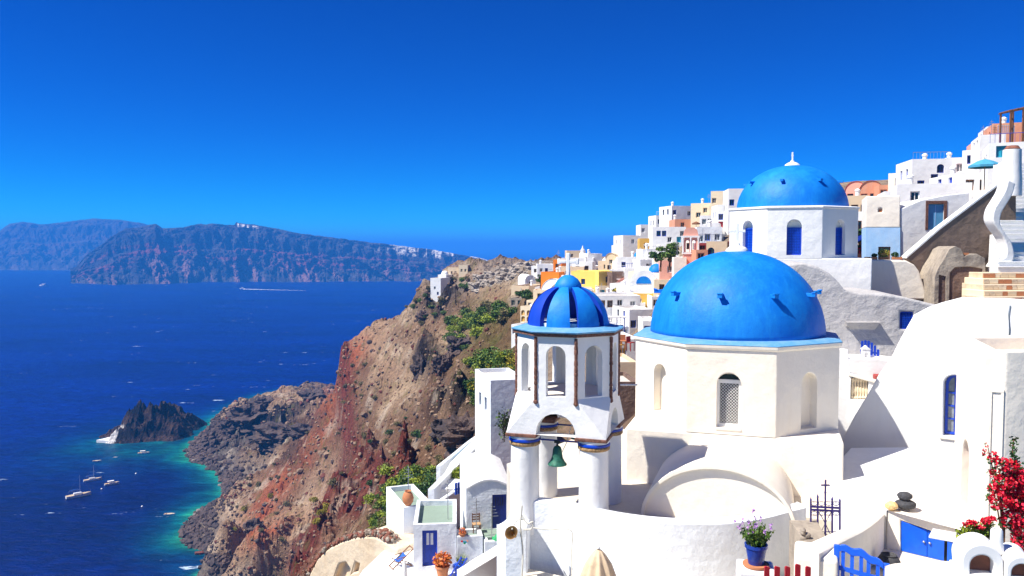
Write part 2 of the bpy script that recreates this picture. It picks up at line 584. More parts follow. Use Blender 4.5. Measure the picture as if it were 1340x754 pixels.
# ------------------------------------------------------------------ the houses of the town (photo pixels of the front face, distance in metres)
# x0, x1, y_top, y_bottom, distance, depth, yaw, plaster, roof, label, openings[(px, py_top, w_px, h_px, kind)], side
HOUSES = [
 (563, 577, 364, 388, 292, 8, -20, 'town_white', 'flat', 'white stacked house at the seaward tip of the brown headland', [(569, 375, 2, 4, 'n'), (573, 382, 2, 4, 'b')], 3),
 (573, 584, 356, 380, 298, 8, -15, 'town_white', 'dome', 'small white chapel with white dome at the tip of the headland', [(578, 366, 2, 4, 'n')], 3),
 (586, 600, 350, 363, 305, 8, -10, 'beige', 'flat', 'brown plain house on the headland beside the white domed chapel', [(591, 355, 2, 4, 'n'), (596, 355, 2, 4, 'n')], 2),
 (600, 612, 347, 362, 303, 7, -8, 'cream', 'flat', 'cream square house on the headland next to the brown house', [(604, 352, 2, 4, 'n'), (609, 352, 2, 4, 'n')], 2),
 (669, 692, 374, 392, 165, 9, -25, 'beige', 'flat', 'beige flat-topped house above the green slope, left of the belfry dome', [(676, 381, 2.5, 5, 'n'), (686, 381, 2.5, 5, 'n')], 3),
 (668, 683, 390, 403, 158, 6, -20, 'rough_stone', 'flat', 'grey stone house with a row of dark openings above green shrubs', [(671, 393, 2.6, 7, 'n'), (675.5, 393, 2.6, 7, 'n'), (680, 393, 2.6, 7, 'n')], 3),
 (681, 695, 401, 424, 140, 7, -30, 'cream', 'flat', 'cream house with two rows of ochre arched windows', [(684, 406, 2.2, 5, 'o'), (688, 406, 2.2, 5, 'o'), (692, 406, 2.2, 5, 'o'), (684, 414, 2.2, 5, 'o'), (688, 414, 2.2, 5, 'o'), (692, 414, 2.2, 5, 'o')], 3),
 (689, 699, 393, 405, 146, 6, -25, 'cream', 'flat', 'small cream block set back above the house with ochre windows', [(693, 396, 2, 4, 'n')], 2),
 (669, 680, 425, 443, 118, 6, -28, 'town_white', 'flat', 'small white two-storey house on the rocky ledge below the cream house', [(672, 429, 2, 4, 'n'), (676, 429, 2, 4, 'n'), (674, 436, 2, 4, 'n')], 3),
 (687, 701, 360, 376, 185, 9, 10, 'town_white', 'vault', 'white barrel-vaulted house left of the orange block', [(694, 366, 2.5, 5, 'n')], 3),
 (703, 724, 346, 360, 200, 9, 0, 'town_white', 'flat', 'long low white house behind the orange tower', [(708, 351, 2, 3.5, 'n'), (715, 351, 2, 3.5, 'b')], 3),
 (708, 731, 356, 378, 150, 7, -28, 'orange', 'flat', 'wide orange cube house with plain walls', [(722, 364, 2.4, 4, 'n')], 3),
 (724, 735, 340, 362, 156, 5, -15, 'orange', 'flat', 'tall narrow orange tower behind the orange cube house', [(729, 345, 2.2, 4, 'n'), (730, 352, 2.2, 5, 'n')], 3),
 (748, 783, 355, 386, 140, 8, -26, 'yellow', 'flat', 'big yellow house with blue windows', [(763, 365, 5, 6, 'b'), (774, 377, 2.4, 3, 'n')], 3),
 (783, 801, 355, 385, 138.6, 8, 24, 'yellow', 'flat', 'yellow wing with one tall blue window, joined to the big yellow house', [(795, 362, 2.6, 8, 'b')], 3),
 (801, 833, 357, 381, 133, 8, 2, 'dark_stone', 'flat', 'dark rubble-stone house with red door and white window surrounds', [(811, 366, 3.5, 8, 'l'), (817, 366, 4, 11, 'r'), (823.5, 366, 3.5, 8, 'l')], 4),
 (734, 776, 338, 358, 190, 9, -8, 'town_white', 'flat', 'wide white house with paired windows behind the yellow house', [(764, 344, 2.4, 4, 'n'), (767.5, 344, 2.4, 4, 'n'), (748, 350, 3, 5, 't'), (757, 350, 2.4, 4, 'n')], 3),
 (742, 766, 328, 342, 205, 8, 0, 'beige', 'flat', 'beige flat house behind the slim white belfry spire', [(748, 332, 2, 3, 'n')], 3),
 (769, 788, 332, 356, 196, 8, 8, 'town_white', 'flat', 'white house with a turquoise shuttered window', [(784, 346, 5, 7, 't')], 3),
 (792, 806, 331, 356, 172, 9, -12, 'cream', 'vault', 'cream vaulted house with an oval attic window', [(799, 337, 2.5, 3, 'n'), (797, 347, 3, 5, 'w')], 3),
 (805, 822, 336, 356, 166, 9, -5, 'cream', 'vault', 'low cream vaulted house beside the taller cream vault', [(813, 346, 3, 6, 'n')], 3),
 (815, 849, 308, 330, 176, 9, 6, 'town_white', 'flat', 'white cube house with one tall window on the skyline', [(828, 313, 4, 6, 'g'), (841, 314, 2.4, 4, 'n')], 3),
 (806, 822, 321, 334, 182, 8, 0, 'town_white', 'flat', 'low white block on the skyline step below the cube house', [(814, 325, 2.4, 4, 'n')], 3),
 (837, 862, 312, 332, 160, 8, -6, 'ochre', 'flat', 'ochre yellow house behind a white parasol', [(845, 318, 2.4, 4, 'n'), (857, 319, 2.6, 5, 'b')], 3),
 (846, 861, 329, 341, 150, 6, 0, 'dark_red', 'flat', 'dark red house wall right of the small blue dome', [(853, 332, 2.4, 4, 'n')], 2),
 (858, 884, 282, 306, 164, 8, 14, 'town_white', 'flat', 'white house with a deep shaded loggia below the skyline block', [(870, 287, 6, 6, 'n'), (863, 287, 2.4, 6, 'b'), (879, 296, 2.4, 4, 'b')], 3),
 (878, 914, 269.5, 290, 158, 9, 22, 'cool_white', 'flat', 'large grey-white block on the skyline with one small dark window', [(902, 276, 2.6, 3.5, 'n'), (882, 275, 3, 6, 'b')], 3),
 (883, 906, 287, 300, 150, 7, 8, 'salmon', 'flat', 'low salmon roofed house under the grey-white block', [(893, 291, 2.4, 4, 'n')], 2),
 (905, 929, 266, 290, 147, 8, -14, 'cream', 'flat', 'cream house with a deep yellow balcony recess', [(914, 278, 6, 6, 'n'), (922, 272, 2.2, 4, 'n')], 3),
 (854, 897, 297, 322, 138, 8, 4, 'town_white', 'flat', 'long white house with blue and teal doors along its terrace', [(862, 302, 2.6, 5, 'b'), (869, 302, 5, 4, 'b'), (876, 310, 3, 7, 'n'), (882, 310, 3, 7, 't'), (888, 310, 2.6, 7, 't'), (892, 302, 2.4, 4, 'n')], 3),
 (931, 955, 250, 275, 142, 8, -10, 'cream', 'flat', 'tall pale house with three small windows on the skyline', [(935, 259, 2, 4, 'n'), (939, 259, 2, 4, 'n'), (948, 256, 4, 8, 'g')], 3),
 (939, 958, 268, 300, 128, 8, 4, 'town_white', 'flat', 'white house with a row of three blue windows and blue balcony rail', [(943, 280, 2.4, 6, 'b'), (947.5, 280, 2.4, 6, 'b'), (952, 280, 2.4, 6, 'b'), (947, 272, 2.6, 4, 'b'), (941, 290, 2.2, 3.5, 'r')], 3),
 (953, 974, 247, 300, 124, 8, 2, 'town_white', 'flat', 'white house with two tall blue windows beside the upper blue dome', [(957, 261, 3, 7, 'b'), (962.5, 261, 3, 7, 'b'), (959, 280, 3, 7, 'b')], 3),
 (912, 944, 297, 320, 112, 7, 0, 'cool_white', 'flat', 'pale shaded house behind the terrace with people-high railings', [(917, 308, 3, 5, 'n'), (926, 306, 4, 7, 'b'), (938, 306, 4, 8, 'n')], 3),
 (925, 950, 316, 342, 92, 7, -8, 'beige', 'flat', 'tan house with two dark arched windows', [(928.5, 324, 3, 6.5, 'a'), (939.5, 324, 3, 6.5, 'a')], 3),
 (912, 926, 318, 330, 97, 5, 0, 'dark_red', 'flat', 'dark red wall house between pink tower and tan house', [(919, 321, 2.2, 4, 'n')], 2),
 (945, 957, 316, 340, 96, 5, 0, 'dark_red', 'flat', 'narrow red house right of the tan arched-window house', [(950, 320, 2.2, 5, 'n')], 2),
 (911, 926, 327, 342, 89, 5, 5, 'salmon', 'flat', 'low salmon house below the dark red wall', [(917, 331, 2.2, 4, 'n')], 2),
 (882, 898, 337, 362, 92, 3, 2, 'warm_white', 'flat', 'tall plain warm white wall house below the pink bell tower', [], 3),
 (856, 878, 366, 386, 115, 5, 2, 'cream', 'flat', 'cream low house with one small window below the domed chapel', [(866, 372, 2.6, 4, 'w')], 3),
 (780, 838, 387, 420, 106, 8, 3, 'town_white', 'flat', 'long white house with brown shutters beside a round wreath window', [(788, 393, 4, 6, 'w'), (798, 393, 4, 6, 'w'), (811, 392, 3, 8, 'n'), (819, 391, 3, 4, 'n'), (828, 394, 4, 6, 'g'), (834, 403, 2.4, 4, 'n')], 3),
 (823, 856, 405, 432, 99, 7, 10, 'town_white', 'flat', 'white house with blue door flanked by two blue windows', [(826, 419, 2.8, 6, 'b'), (832.5, 418, 4.5, 10, 'B'), (838, 419, 2.8, 6, 'b'), (832.5, 410, 2.6, 6, 'b')], 3),
 (797, 823, 428, 446, 92, 6, 4, 'cool_white', 'flat', 'pale blue-white low house under the terrace pergola', [(816, 431, 4, 9, 'g')], 3),
 (806, 838, 444, 474, 78, 7, 6, 'town_white', 'flat', 'white terrace house with red and yellow furniture on its roof', [(815, 455, 3.2, 6, 'n')], 3),
 (808, 834, 474, 502, 70, 6, 4, 'beige', 'flat', 'sandy wall house with plain front below the white terrace', [], 3),
 (806, 836, 500, 545, 60, 5, 4, 'dark_stone', 'flat', 'dark rubble retaining block behind the belfry', [], 3),
 (1108, 1131, 237, 262, 104, 9, -10, 'pink', 'vault', 'pale pink vaulted house with round-headed gable on the skyline', [(1114, 250, 4, 7, 'w'), (1117, 241, 2, 2, 'n')], 3),
 (1126, 1153, 236, 262, 101, 8, 0, 'salmon', 'vault', 'salmon vaulted house with long balcony window', [(1143, 248, 9, 6, 'w'), (1132, 250, 3, 5, 'n'), (1146, 240, 2.4, 3, 'n')], 3),
 (1151, 1172, 242, 264, 98, 7, 10, 'salmon', 'flat', 'salmon cube house at the right end of the vaulted pair', [(1156, 248, 2.6, 3, 'n')], 3),
 (1100, 1134, 256, 280, 94, 6, 0, 'beige', 'flat', 'brown stone house with an arched dark doorway', [(1108, 264, 7, 8, 'a'), (1118, 268, 2.6, 8, 'w'), (1130, 268, 2.6, 8, 'w')], 3),
 (1104, 1136, 277, 306, 84, 6, 0, 'town_white', 'flat', 'white plain house with sun-bleached roof below the brown stone house', [(1126, 289, 3, 6, 'w'), (1111, 296, 3, 6, 't')], 3),
 (1195, 1242, 208, 252, 88, 9, 12, 'town_white', 'flat', 'white house with navy windows and arched balcony door high on the slope', [(1206, 236, 4, 7, 'b'), (1222, 228, 3.4, 7, 'b'), (1229, 227, 4.5, 7, 'b'), (1229, 215, 5, 7, 'a')], 3),
 (1240, 1276, 206, 240, 92, 8, 4, 'cool_white', 'flat', 'plain pale wall house adjoining the navy-windowed house', [(1256, 214, 3, 6, 'g')], 3),
 (1160, 1200, 250, 275, 78, 6, 4, 'town_white', 'flat', 'low white terrace house with a stepped parapet', [(1172, 256, 3, 5, 'n')], 3),
 (1180, 1262, 240, 302, 70, 7, 2, 'town_white', 'flat', 'broad white terrace house under the navy-windowed house', [(1200, 250, 3, 5, 'n')], 3),
 (1285, 1312, 176, 210, 82, 6, 0, 'town_white', 'flat', 'white block with white railing below the brown pergola', [(1306, 188, 5, 11, 't')], 3),
 (1278, 1300, 183, 206, 86, 6, 0, 'pink', 'flat', 'pink house between white blocks near the top of the slope', [(1290, 188, 3, 6, 'w')], 3),
 (1293, 1312, 165, 196, 90, 6, 0, 'town_white', 'flat', 'white topmost block with a blue railing', [], 3),
 (1300, 1352, 186, 240, 66, 6, -4, 'town_white', 'flat', 'white house with one turquoise shutter beside the staircase chimney', [(1313, 188, 5, 12, 't')], 3),
 (1306, 1370, 160, 200, 84, 6, 0, 'salmon', 'flat', 'brick-red roofed house under the wooden pergola', [], 2),
]
# more plain houses that fill the slope between the ones above: the photograph shows them as small white cubes
FILL = [
 (742, 752, 352, 366, 168, 'town_white', 'white cube squeezed left of the big yellow house'),
 (777, 795, 348, 362, 178, 'town_white', 'low white cube behind the yellow wing'),
 (818, 834, 342, 360, 158, 'town_white', 'white cube under the small blue dome'),
 (862, 872, 324, 338, 152, 'town_white', 'tall white cube below the ochre house'),
 (853, 866, 388, 404, 112, 'town_white', 'white cube by the grey rock beside the main dome'),
 (841, 858, 420, 446, 88, 'town_white', 'white cube below the house with the blue door'),
 (771, 800, 420, 448, 100, 'town_white', 'white block half hidden behind the belfry dome'),
 (838, 850, 294, 312, 176, 'town_white', 'white step block left of the shaded loggia house'),
 (916, 934, 282, 300, 136, 'town_white', 'white cube under the cream balcony house'),
 (925, 941, 292, 312, 122, 'town_white', 'white cube right of the salmon roofed house'),
 (896, 915, 312, 336, 118, 'warm_white', 'warm white block behind the pink bell tower'),
 (700, 716, 376, 396, 160, 'town_white', 'white cube below the orange cube house'),
 (1168, 1200, 226, 252, 96, 'warm_white', 'warm white low block left of the navy-windowed house'),
 (1265, 1290, 196, 222, 88, 'town_white', 'white cube below the pink house'),
 (1256, 1300, 226, 262, 72, 'town_white', 'white block behind the blue parasol terrace'),
]
FW = ['n', 'b', 'w', 'g']
for i, (x0, x1, yt, yb, d, m_, lab) in enumerate(FILL):
    ops = [(x0 + (x1 - x0) * 0.3, yt + (yb - yt) * 0.25, 2.5, 4.5, FW[i % 4]), (x0 + (x1 - x0) * 0.7, yt + (yb - yt) * 0.25, 2.5, 4.5, FW[i % 4])]
    HOUSES.append((x0, x1, yt, yb, d, 7, (i * 37) % 40 - 20, m_, 'flat', lab, ops, 2.5))

HOUSES = [(h if h[0] < 840 else (*h[:5], min(h[5], 6), h[6] - (22 if h[0] > 1090 else 9), *h[7:])) for h in HOUSES]

# ------------------------------------------------------------------ hillside: a height field through surveyed points
pts = []


def C(px, py, d):
    v = P(px, py, y=d)
    pts.append((v.x, v.y, v.z))


coast = [(345, 800), (318, 760), (285, 740), (243, 715), (236, 695), (262, 665), (290, 640), (286, 622), (250, 604), (242, 590), (272, 562), (285, 546)]
cw = [P(a, b, z=SEA) for a, b in coast]
cw = [(v.x, v.y) for v in cw] + [(-205, 640), (-165, 690), (-80, 640), (10, 590), (110, 560), (240, 560)]
for x, y in cw:
    pts.append((x, y, SEA - 0.5))
for (x, y), (ox, oy) in zip(cw, [(-1, -.4)] * 9 + [(-1, 0), (-1, 0), (-1, .1), (-.8, .6), (-.6, .8), (-.2, 1), (0, 1), (0, 1), (0, 1)]):
    pts.append((x + ox * 16, y + oy * 16, SEA - 7))
    pts.append((x + ox * 50, y + oy * 50, SEA - 28))
    pts.append((x + ox * 140, y + oy * 140, SEA - 60))
for c in [(300, 690, 288), (340, 700, 262), (400, 700, 168), (450, 700, 108), (480, 740, 72), (400, 750, 98), (340, 750, 205), (502, 700, 60), (440, 750, 75),
          (350, 620, 385), (400, 620, 300), (450, 620, 226), (500, 625, 165), (550, 620, 118), (600, 610, 85), (320, 640, 385),
          (400, 560, 405), (350, 570, 470), (450, 560, 290), (500, 545, 238), (560, 540, 172), (620, 540, 115), (590, 570, 125),
          (340, 524, 560), (310, 540, 565), (390, 510, 500), (430, 486, 415), (455, 458, 345), (500, 437, 318), (540, 409, 308), (561, 378, 300), (600, 356, 308),
          (650, 352, 318), (690, 345, 325), (670, 346, 322), (500, 480, 285), (550, 440, 275), (600, 405, 255), (650, 388, 225), (600, 455, 205), (560, 500, 208),
          (640, 480, 138), (650, 430, 185), (704, 352, 340), (730, 356, 260), (760, 360, 262), (800, 358, 262), (640, 600, 78), (600, 650, 66), (660, 600, 70)]:
    C(*c)
pts += [(-75, 430, -95), (-40, 390, -62), (0, 390, -45), (-110, 580, -115), (-30, 460, -100), (40, 440, -60), (100, 440, -60), (120, 300, -30), (90, 200, -12), (120, 120, 6), (200, 300, -40), (200, 100, 8), (200, 30, 12), (150, 500, -90),
        (8, 30, -10.0), (0, 24, -10.4), (12, 20, -11), (0, 10, -16), (8, 8, -14), (-3, 20, -15), (-8, 12, -20), (-12, 30, -26), (-20, 20, -36), (-30, 40, -46), (-60, 40, -80), (-120, 40, -125), (-90, 120, -113), (-50, 100, -72), (-120, 200, -126), (-95, 230, -114),
        (-4, 42, -20.5), (0, 48, -19), (-1, 56, -18.5), (-4, 60, -20.5), (5, 52, -14), (20, 30, -8), (14, 36, -8), (24, 30, -6), (20, 44, -5.5), (12, 44, -7), (16, 50, -5), (30, 48, -1.5), (40, 40, -3), (40, 56, 6), (55, 70, 14), (70, 80, 18), (30, 12, -8), (20, 8, -10), (60, 30, 2), (12, 60, -10), (5, 75, -15)]
for h in HOUSES:
    v = P((h[0] + h[1]) / 2, h[3], y=h[4] + h[5] * 0.3)
    pts.append((v.x, v.y, v.z - 0.6))
A = np.array(pts)


def tps_fit(A, lam=4.0):
    n = len(A)
    d2 = ((A[:, None, :2] - A[None, :, :2]) ** 2).sum(-1)
    K = 0.5 * d2 * np.log(d2 + 1e-9)
    Pm = np.c_[np.ones(n), A[:, :2]]
    M = np.zeros((n + 3, n + 3))
    M[:n, :n] = K + lam * np.eye(n)
    M[:n, n:] = Pm
    M[n:, :n] = Pm.T
    return np.linalg.solve(M, np.r_[A[:, 2], 0, 0, 0])


A[:, 2] -= 0.0
COEF = tps_fit(A)


def base_height(X, Y):
    out = np.zeros(X.size)
    xs, ys = X.ravel(), Y.ravel()
    n = len(A)
    for s in range(0, xs.size, 20000):
        x, y = xs[s:s + 20000, None], ys[s:s + 20000, None]
        d2 = (x - A[None, :, 0]) ** 2 + (y - A[None, :, 1]) ** 2
        out[s:s + 20000] = (0.5 * d2 * np.log(d2 + 1e-9)) @ COEF[:n] + COEF[n] + COEF[n + 1] * x[:, 0] + COEF[n + 2] * y[:, 0]
    return out.reshape(X.shape)


def blob(px, py, cx, cy, rx, ry, ang=0.0):
    c, s = math.cos(R(ang)), math.sin(R(ang))
    dx, dy = px - cx, py - cy
    u, v = (dx * c + dy * s) / rx, (-dx * s + dy * c) / ry
    return np.exp(-(u * u + v * v))


def lineblob(px, py, path, wd):
    best = np.full(px.shape, 1e9)
    for (x0, y0), (x1, y1) in zip(path[:-1], path[1:]):
        vx, vy = x1 - x0, y1 - y0
        t = np.clip(((px - x0) * vx + (py - y0) * vy) / (vx * vx + vy * vy), 0, 1)
        best = np.minimum(best, np.hypot(px - x0 - t * vx, py - y0 - t * vy))
    return np.exp(-(best / wd) ** 2)


NC, NR = 640, 760
azpx = np.linspace(150, 1420, NC)
dep = np.exp(np.linspace(math.log(26), math.log(800), NR))
PXg, Dg = np.meshgrid(azpx, dep)
X = (PXg - CX) / F * Dg
Y = Dg.copy()
Z = base_height(X, Y)
px, py = PIX(X, Y, Z)
town = np.maximum(sstep(-8, 10, X + (Y - 60) * 0.06), 0) * sstep(330, 260, Y) * sstep(685, 712, px)     # calmer ground under the town
near = sstep(40, 110, Y)
rock = np.clip(blob(px, py, 325, 556, 58, 27, 8) * 1.2 + blob(px, py, 600, 555, 42, 30) + blob(px, py, 560, 480, 22, 22) + blob(px, py, 392, 530, 40, 14, -30) * .6 +
               blob(px, py, 660, 352, 50, 14) * 0.30 + blob(px, py, 265, 590, 45, 18) + blob(px, py, 575, 400, 30, 16), 0, 1)
redw = np.clip(lineblob(px, py, [(450, 462), (453, 520), (458, 590), (500, 615), (540, 640)], 11) + lineblob(px, py, [(500, 640), (440, 660), (400, 720), (385, 760)], 15), 0, 1)
wx, wy = X + 9 * (fbm(X / 30, Y / 30, seed=3) - .5), Y + 9 * (fbm(X / 30, Y / 30, seed=5) - .5)
gul = ridged(wx / 46 + wy / 160, wy / 60 - wx / 90, oct=6, seed=11)
lump = fbm(wx / 14, wy / 14, seed=21, oct=6, rough=0.6)
crag = ridged(wx / 13, wy / 13, Z / 22, oct=6, seed=31)
amp = (1 - town * 0.92) * near
fine_ = ridged(wx / 5.5, wy / 5.5, Z / 8, oct=5, seed=91)
dz = amp * ((gul - 0.45) * 9.0 + (lump - 0.5) * 7.5 + (fine_ - .4) * 2.2)
dz += amp * rock * (crag - 0.35) * 16
dz += amp * redw * (crag - 0.45) * 15
strata = np.sin((Z + 6 * fbm(X / 40, Y / 40, seed=8)) * 0.55) * 0.9 * amp * (0.3 + redw)
under = sstep(SEA + 7, SEA - 1, Z)
dz = dz * (1 - 0.96 * under) + strata * (1 - under)
# the red scoria scarp: the ground on its seaward side lies lower
sc_t = np.interp(py, [440, 462, 520, 590, 625, 660, 720, 800], [470, 452, 450, 455, 470, 432, 395, 375])
side = sstep(2, 16, sc_t - px + 10 * (fbm(X / 12, Y / 12, seed=77) - .5)) * sstep(445, 470, py) * sstep(250, 330, px)
dz -= side * 12.0 * near * sstep(SEA + 16, SEA + 45, Z)
Zt = Z + dz
tx, ty = PIX(X, Y, Zt)
# colours of the ground itself
nb = fbm(wx / 55, wy / 55, Zt / 30, seed=41)[..., None]
lay = sstep(.2, .8, np.sin((Zt + 9 * fbm(X / 35, Y / 35, seed=55)) * .42) * .5 + .5)[..., None] * sstep(.45, .6, fbm(X / 40, Y / 40, Zt / 25, seed=58))[..., None]
n2 = fbm(wx / 9, wy / 9, Zt / 9, seed=43, oct=6, rough=0.6)[..., None]
n3 = fbm(wx / 2.6, wy / 2.6, Zt / 2.6, seed=47, oct=4, rough=0.6)[..., None]
tan = np.array([0.31, 0.20, 0.125])
pale = np.array([0.39, 0.28, 0.185])
brown = np.array([0.165, 0.09, 0.053])
red = np.array([0.165, 0.036, 0.026])
rust = np.array([0.33, 0.085, 0.035])
dark = np.array([0.024, 0.018, 0.019])
grey = np.array([0.30, 0.26, 0.22])
olive = np.array([0.115, 0.11, 0.03])
white_tuff = np.array([0.48, 0.40, 0.31])


def lerp(a, b, t):
    return a + (b - a) * t


col = lerp(tan, pale, sstep(.42, .66, n2) * 0.8)
col = lerp(col, brown, sstep(.44, .62, nb) * 0.85)
col = lerp(col, brown * .8, lay * .55)
m_ = np.clip(blob(tx, ty, 540, 590, 90, 45) + blob(tx, ty, 520, 540, 60, 50) * .5, 0, 1)[..., None]
col = lerp(col, brown, m_ * 0.75)
m_ = np.clip(lineblob(tx, ty, [(470, 450), (440, 490), (425, 550), (400, 600), (360, 640), (330, 690)], 16) + blob(tx, ty, 350, 700, 40, 14, -30), 0, 1)[..., None]
col = lerp(col, rust, m_ * (0.35 + 0.6 * sstep(.4, .6, n2)))
m_ = np.clip(redw * 1.2 + blob(tx, ty, 510, 625, 50, 14) + .7 * blob(tx, ty, 450, 640, 25, 30), 0, 1)[..., None]
col = lerp(col, red, m_ * (0.6 + 0.4 * sstep(.35, .55, n3)))
col = lerp(col, lerp(red, dark, 0.5), m_ * sstep(.5, .62, n3) * 0.6)
m_ = np.clip(blob(tx, ty, 660, 352, 50, 18) + blob(tx, ty, 590, 375, 30, 12), 0, 1)[..., None]
col = lerp(col, grey, m_ * 0.8)
m_ = np.clip(lineblob(tx, ty, [(640, 400), (590, 440), (560, 470), (500, 540)], 7), 0, 1)[..., None]
col = lerp(col, pale * 1.1, m_ * 0.8)
m_ = rock[..., None] * sstep(.25, .6, n2 + rock[..., None] * 0.35)
m_ = m_ * (1 - np.clip(blob(tx, ty, 660, 352, 60, 18), 0, 1)[..., None] * .8)
col = lerp(col, dark * (0.7 + n3 * .9), np.clip(m_ * 1.25, 0, 1))
shore = sstep(SEA + 13, SEA + 3, Zt + 8 * (n2[..., 0] - .5))[..., None]
col = lerp(col, lerp(dark * 1.6, grey * .8, n3), shore * 0.85)
m_ = np.clip(blob(tx, ty, 635, 425, 45, 32, -35) + blob(tx, ty, 650, 490, 35, 40) + blob(tx, ty, 580, 650, 60, 30, -25), 0, 1)[..., None]
col = lerp(col, olive, m_ * (0.4 + .5 * sstep(.4, .6, n2)))
spk = sstep(.60, .70, n3) * (1 - shore) * 0.5
col = lerp(col, olive, spk)
col = lerp(col, white_tuff, sstep(.60, .72, n2) * 0.5 * (1 - m_))
twn = (town * near)[..., None]
col = lerp(col, lerp(grey, pale, n2), twn * 0.8)

m, n, b = newmat('hillside_ground')
at = N(n, 'ShaderNodeAttribute', attribute_name='ground')
ge = N(n, 'ShaderNodeNewGeometry')
v1 = N(n, 'ShaderNodeTexNoise', Scale=0.9, Detail=10.0, Roughness=0.72)
n.links.new(ge.outputs['Position'], v1.inputs['Vector'])
v2 = N(n, 'ShaderNodeTexVoronoi', Scale=0.55)
n.links.new(ge.outputs['Position'], v2.inputs['Vector'])
rr = ramp(n, [(0.28, (0.45, 0.42, 0.42)), (0.5, (0.95, 0.95, 0.95)), (0.75, (1.5, 1.42, 1.3))])
n.links.new(v1.outputs[0], rr.inputs[0])
n.links.new(mixc(n, 1.0, at.outputs['Color'], rr.outputs[0], 'MULTIPLY'), b.inputs['Base Color'])
b.inputs['Roughness'].default_value = 0.95
b.inputs['Specular IOR Level'].default_value = 0.1
bp = N(n, 'ShaderNodeBump', Strength=1.0, Distance=1.2)
ad = N(n, 'ShaderNodeMath', operation='MULTIPLY_ADD')
n.links.new(v2.outputs['Distance'], ad.inputs[0])
ad.inputs[1].default_value = 0.35
n.links.new(v1.outputs[0], ad.inputs[2])
n.links.new(ad.outputs[0], bp.inputs['Height'])
n.links.new(bp.outputs[0], b.inputs['Normal'])
hill = grid_mesh('hillside', X, Y, Zt, 'hillside_ground', {'ground': np.clip(col, 0.01, 1)}, smooth=False)
struct(hill)
from mathutils.bvhtree import BVHTree
_co = np.stack([X, Y, Zt], -1)


def ground_at(px_, py_, dmin=30.0):
    """First point of the hillside hit by the ray through a photo pixel."""
    d = P(px_, py_, y=1.0).normalized()
    h = HB.ray_cast(d * dmin, d)
    return h[0]


def ground_z(x, y):
    h = HB.ray_cast(Vector((x, y, 200)), Vector((0, 0, -1)))
    return h[0].z if h[0] else None


_bm = bmesh.new()
_bm.from_mesh(hill.data)
HB = BVHTree.FromBMesh(_bm)
_bm.free()

# ------------------------------------------------------------------ sea: polar sheet, shallow water where the bottom rises
sa = np.linspace(R(-75), R(75), 300)
sd = np.r_[np.exp(np.linspace(math.log(20), math.log(1500), 420)), np.exp(np.linspace(math.log(1560), math.log(30000), 50))]
SA, SD = np.meshgrid(sa, sd)
SX, SY = SD * np.sin(SA), SD * np.cos(SA)
bh = np.full(SX.shape, -400.0)
inn = SD < 1100
bh[inn] = base_height(SX[inn], SY[inn])
islet_c = P(196, 572, z=SEA)
ir = np.hypot((SX - islet_c.x - 5) / 46, (SY - islet_c.y) / 60)
bh = np.maximum(bh, SEA - 1 - 11 * np.clip(ir - .75, 0, 30) - 4 * fbm(SX / 12, SY / 12, seed=5))
bh = bh + 5 * (fbm(SX / 18, SY / 18, seed=66) - 0.5)
sh = np.exp(-np.clip(SEA - bh, 0, 400) / 3.2)
sh2 = np.exp(-np.clip(SEA - bh, 0, 400) / 0.9)
deepc = np.array([0.0002, 0.0095, 0.135])
deep2 = np.array([0.0002, 0.004, 0.055])
teal = np.array([0.0, 0.12, 0.14])
green = np.array([0.015, 0.20, 0.13])
near_bay = np.exp(-((SX + 170) / 120) ** 2 - ((SY - 400) / 170) ** 2)[..., None]
sc_ = lerp(deepc, deep2, near_bay * 0.75)
sc_ = lerp(sc_, teal, np.clip(sh * 1.1, 0, 1)[..., None])
sc_ = lerp(sc_, green, sh2[..., None] * 0.9)
m, n, b = newmat('sea_water')
at = N(n, 'ShaderNodeAttribute', attribute_name='water')
ge = N(n, 'ShaderNodeNewGeometry')
mp = N(n, 'ShaderNodeMapping')
mp.inputs['Rotation'].default_value = (0, 0, R(25))
mp.inputs['Scale'].default_value = (0.05, 0.13, 0.1)
n.links.new(ge.outputs['Position'], mp.inputs['Vector'])
wv = N(n, 'ShaderNodeTexNoise', Scale=2.2, Detail=9.0, Roughness=0.68)
n.links.new(mp.outputs[0], wv.inputs['Vector'])
lg = N(n, 'ShaderNodeTexNoise', Scale=0.09, Detail=5.0, Roughness=0.6)
n.links.new(mp.outputs[0], lg.inputs['Vector'])
# whitecaps: short crests where gusts are strong
fm = N(n, 'ShaderNodeTexNoise', Scale=0.55, Detail=5.0, Roughness=0.75)
mp2 = N(n, 'ShaderNodeMapping')
mp2.inputs['Rotation'].default_value = (0, 0, R(25))
mp2.inputs['Scale'].default_value = (0.045, 0.16, 0.1)
n.links.new(ge.outputs['Position'], mp2.inputs['Vector'])
n.links.new(mp2.outputs[0], fm.inputs['Vector'])
fr = ramp(n, [(0.672, (0, 0, 0)), (0.72, (1, 1, 1))])
n.links.new(fm.outputs[0], fr.inputs[0])
lr = ramp(n, [(0.32, (0.62, 0.62, 0.66)), (0.68, (1.35, 1.35, 1.3))])
n.links.new(lg.outputs[0], lr.inputs[0])
wr = ramp(n, [(0.34, (0.5, 0.5, 0.56)), (0.5, (0.95, 0.95, 0.95)), (0.68, (1.6, 1.7, 1.5))])
n.links.new(wv.outputs[0], wr.inputs[0])
c1 = mixc(n, 1.0, at.outputs['Color'], lr.outputs[0], 'MULTIPLY')
c1 = mixc(n, 1.0, c1, wr.outputs[0], 'MULTIPLY')
c2 = mixc(n, fr.outputs[0], c1, (0.55, 0.7, 0.85))
n.links.new(c2, b.inputs['Base Color'])
b.inputs['Roughness'].default_value = 0.42
b.inputs['IOR'].default_value = 1.33
b.inputs['Specular IOR Level'].default_value = 0.22
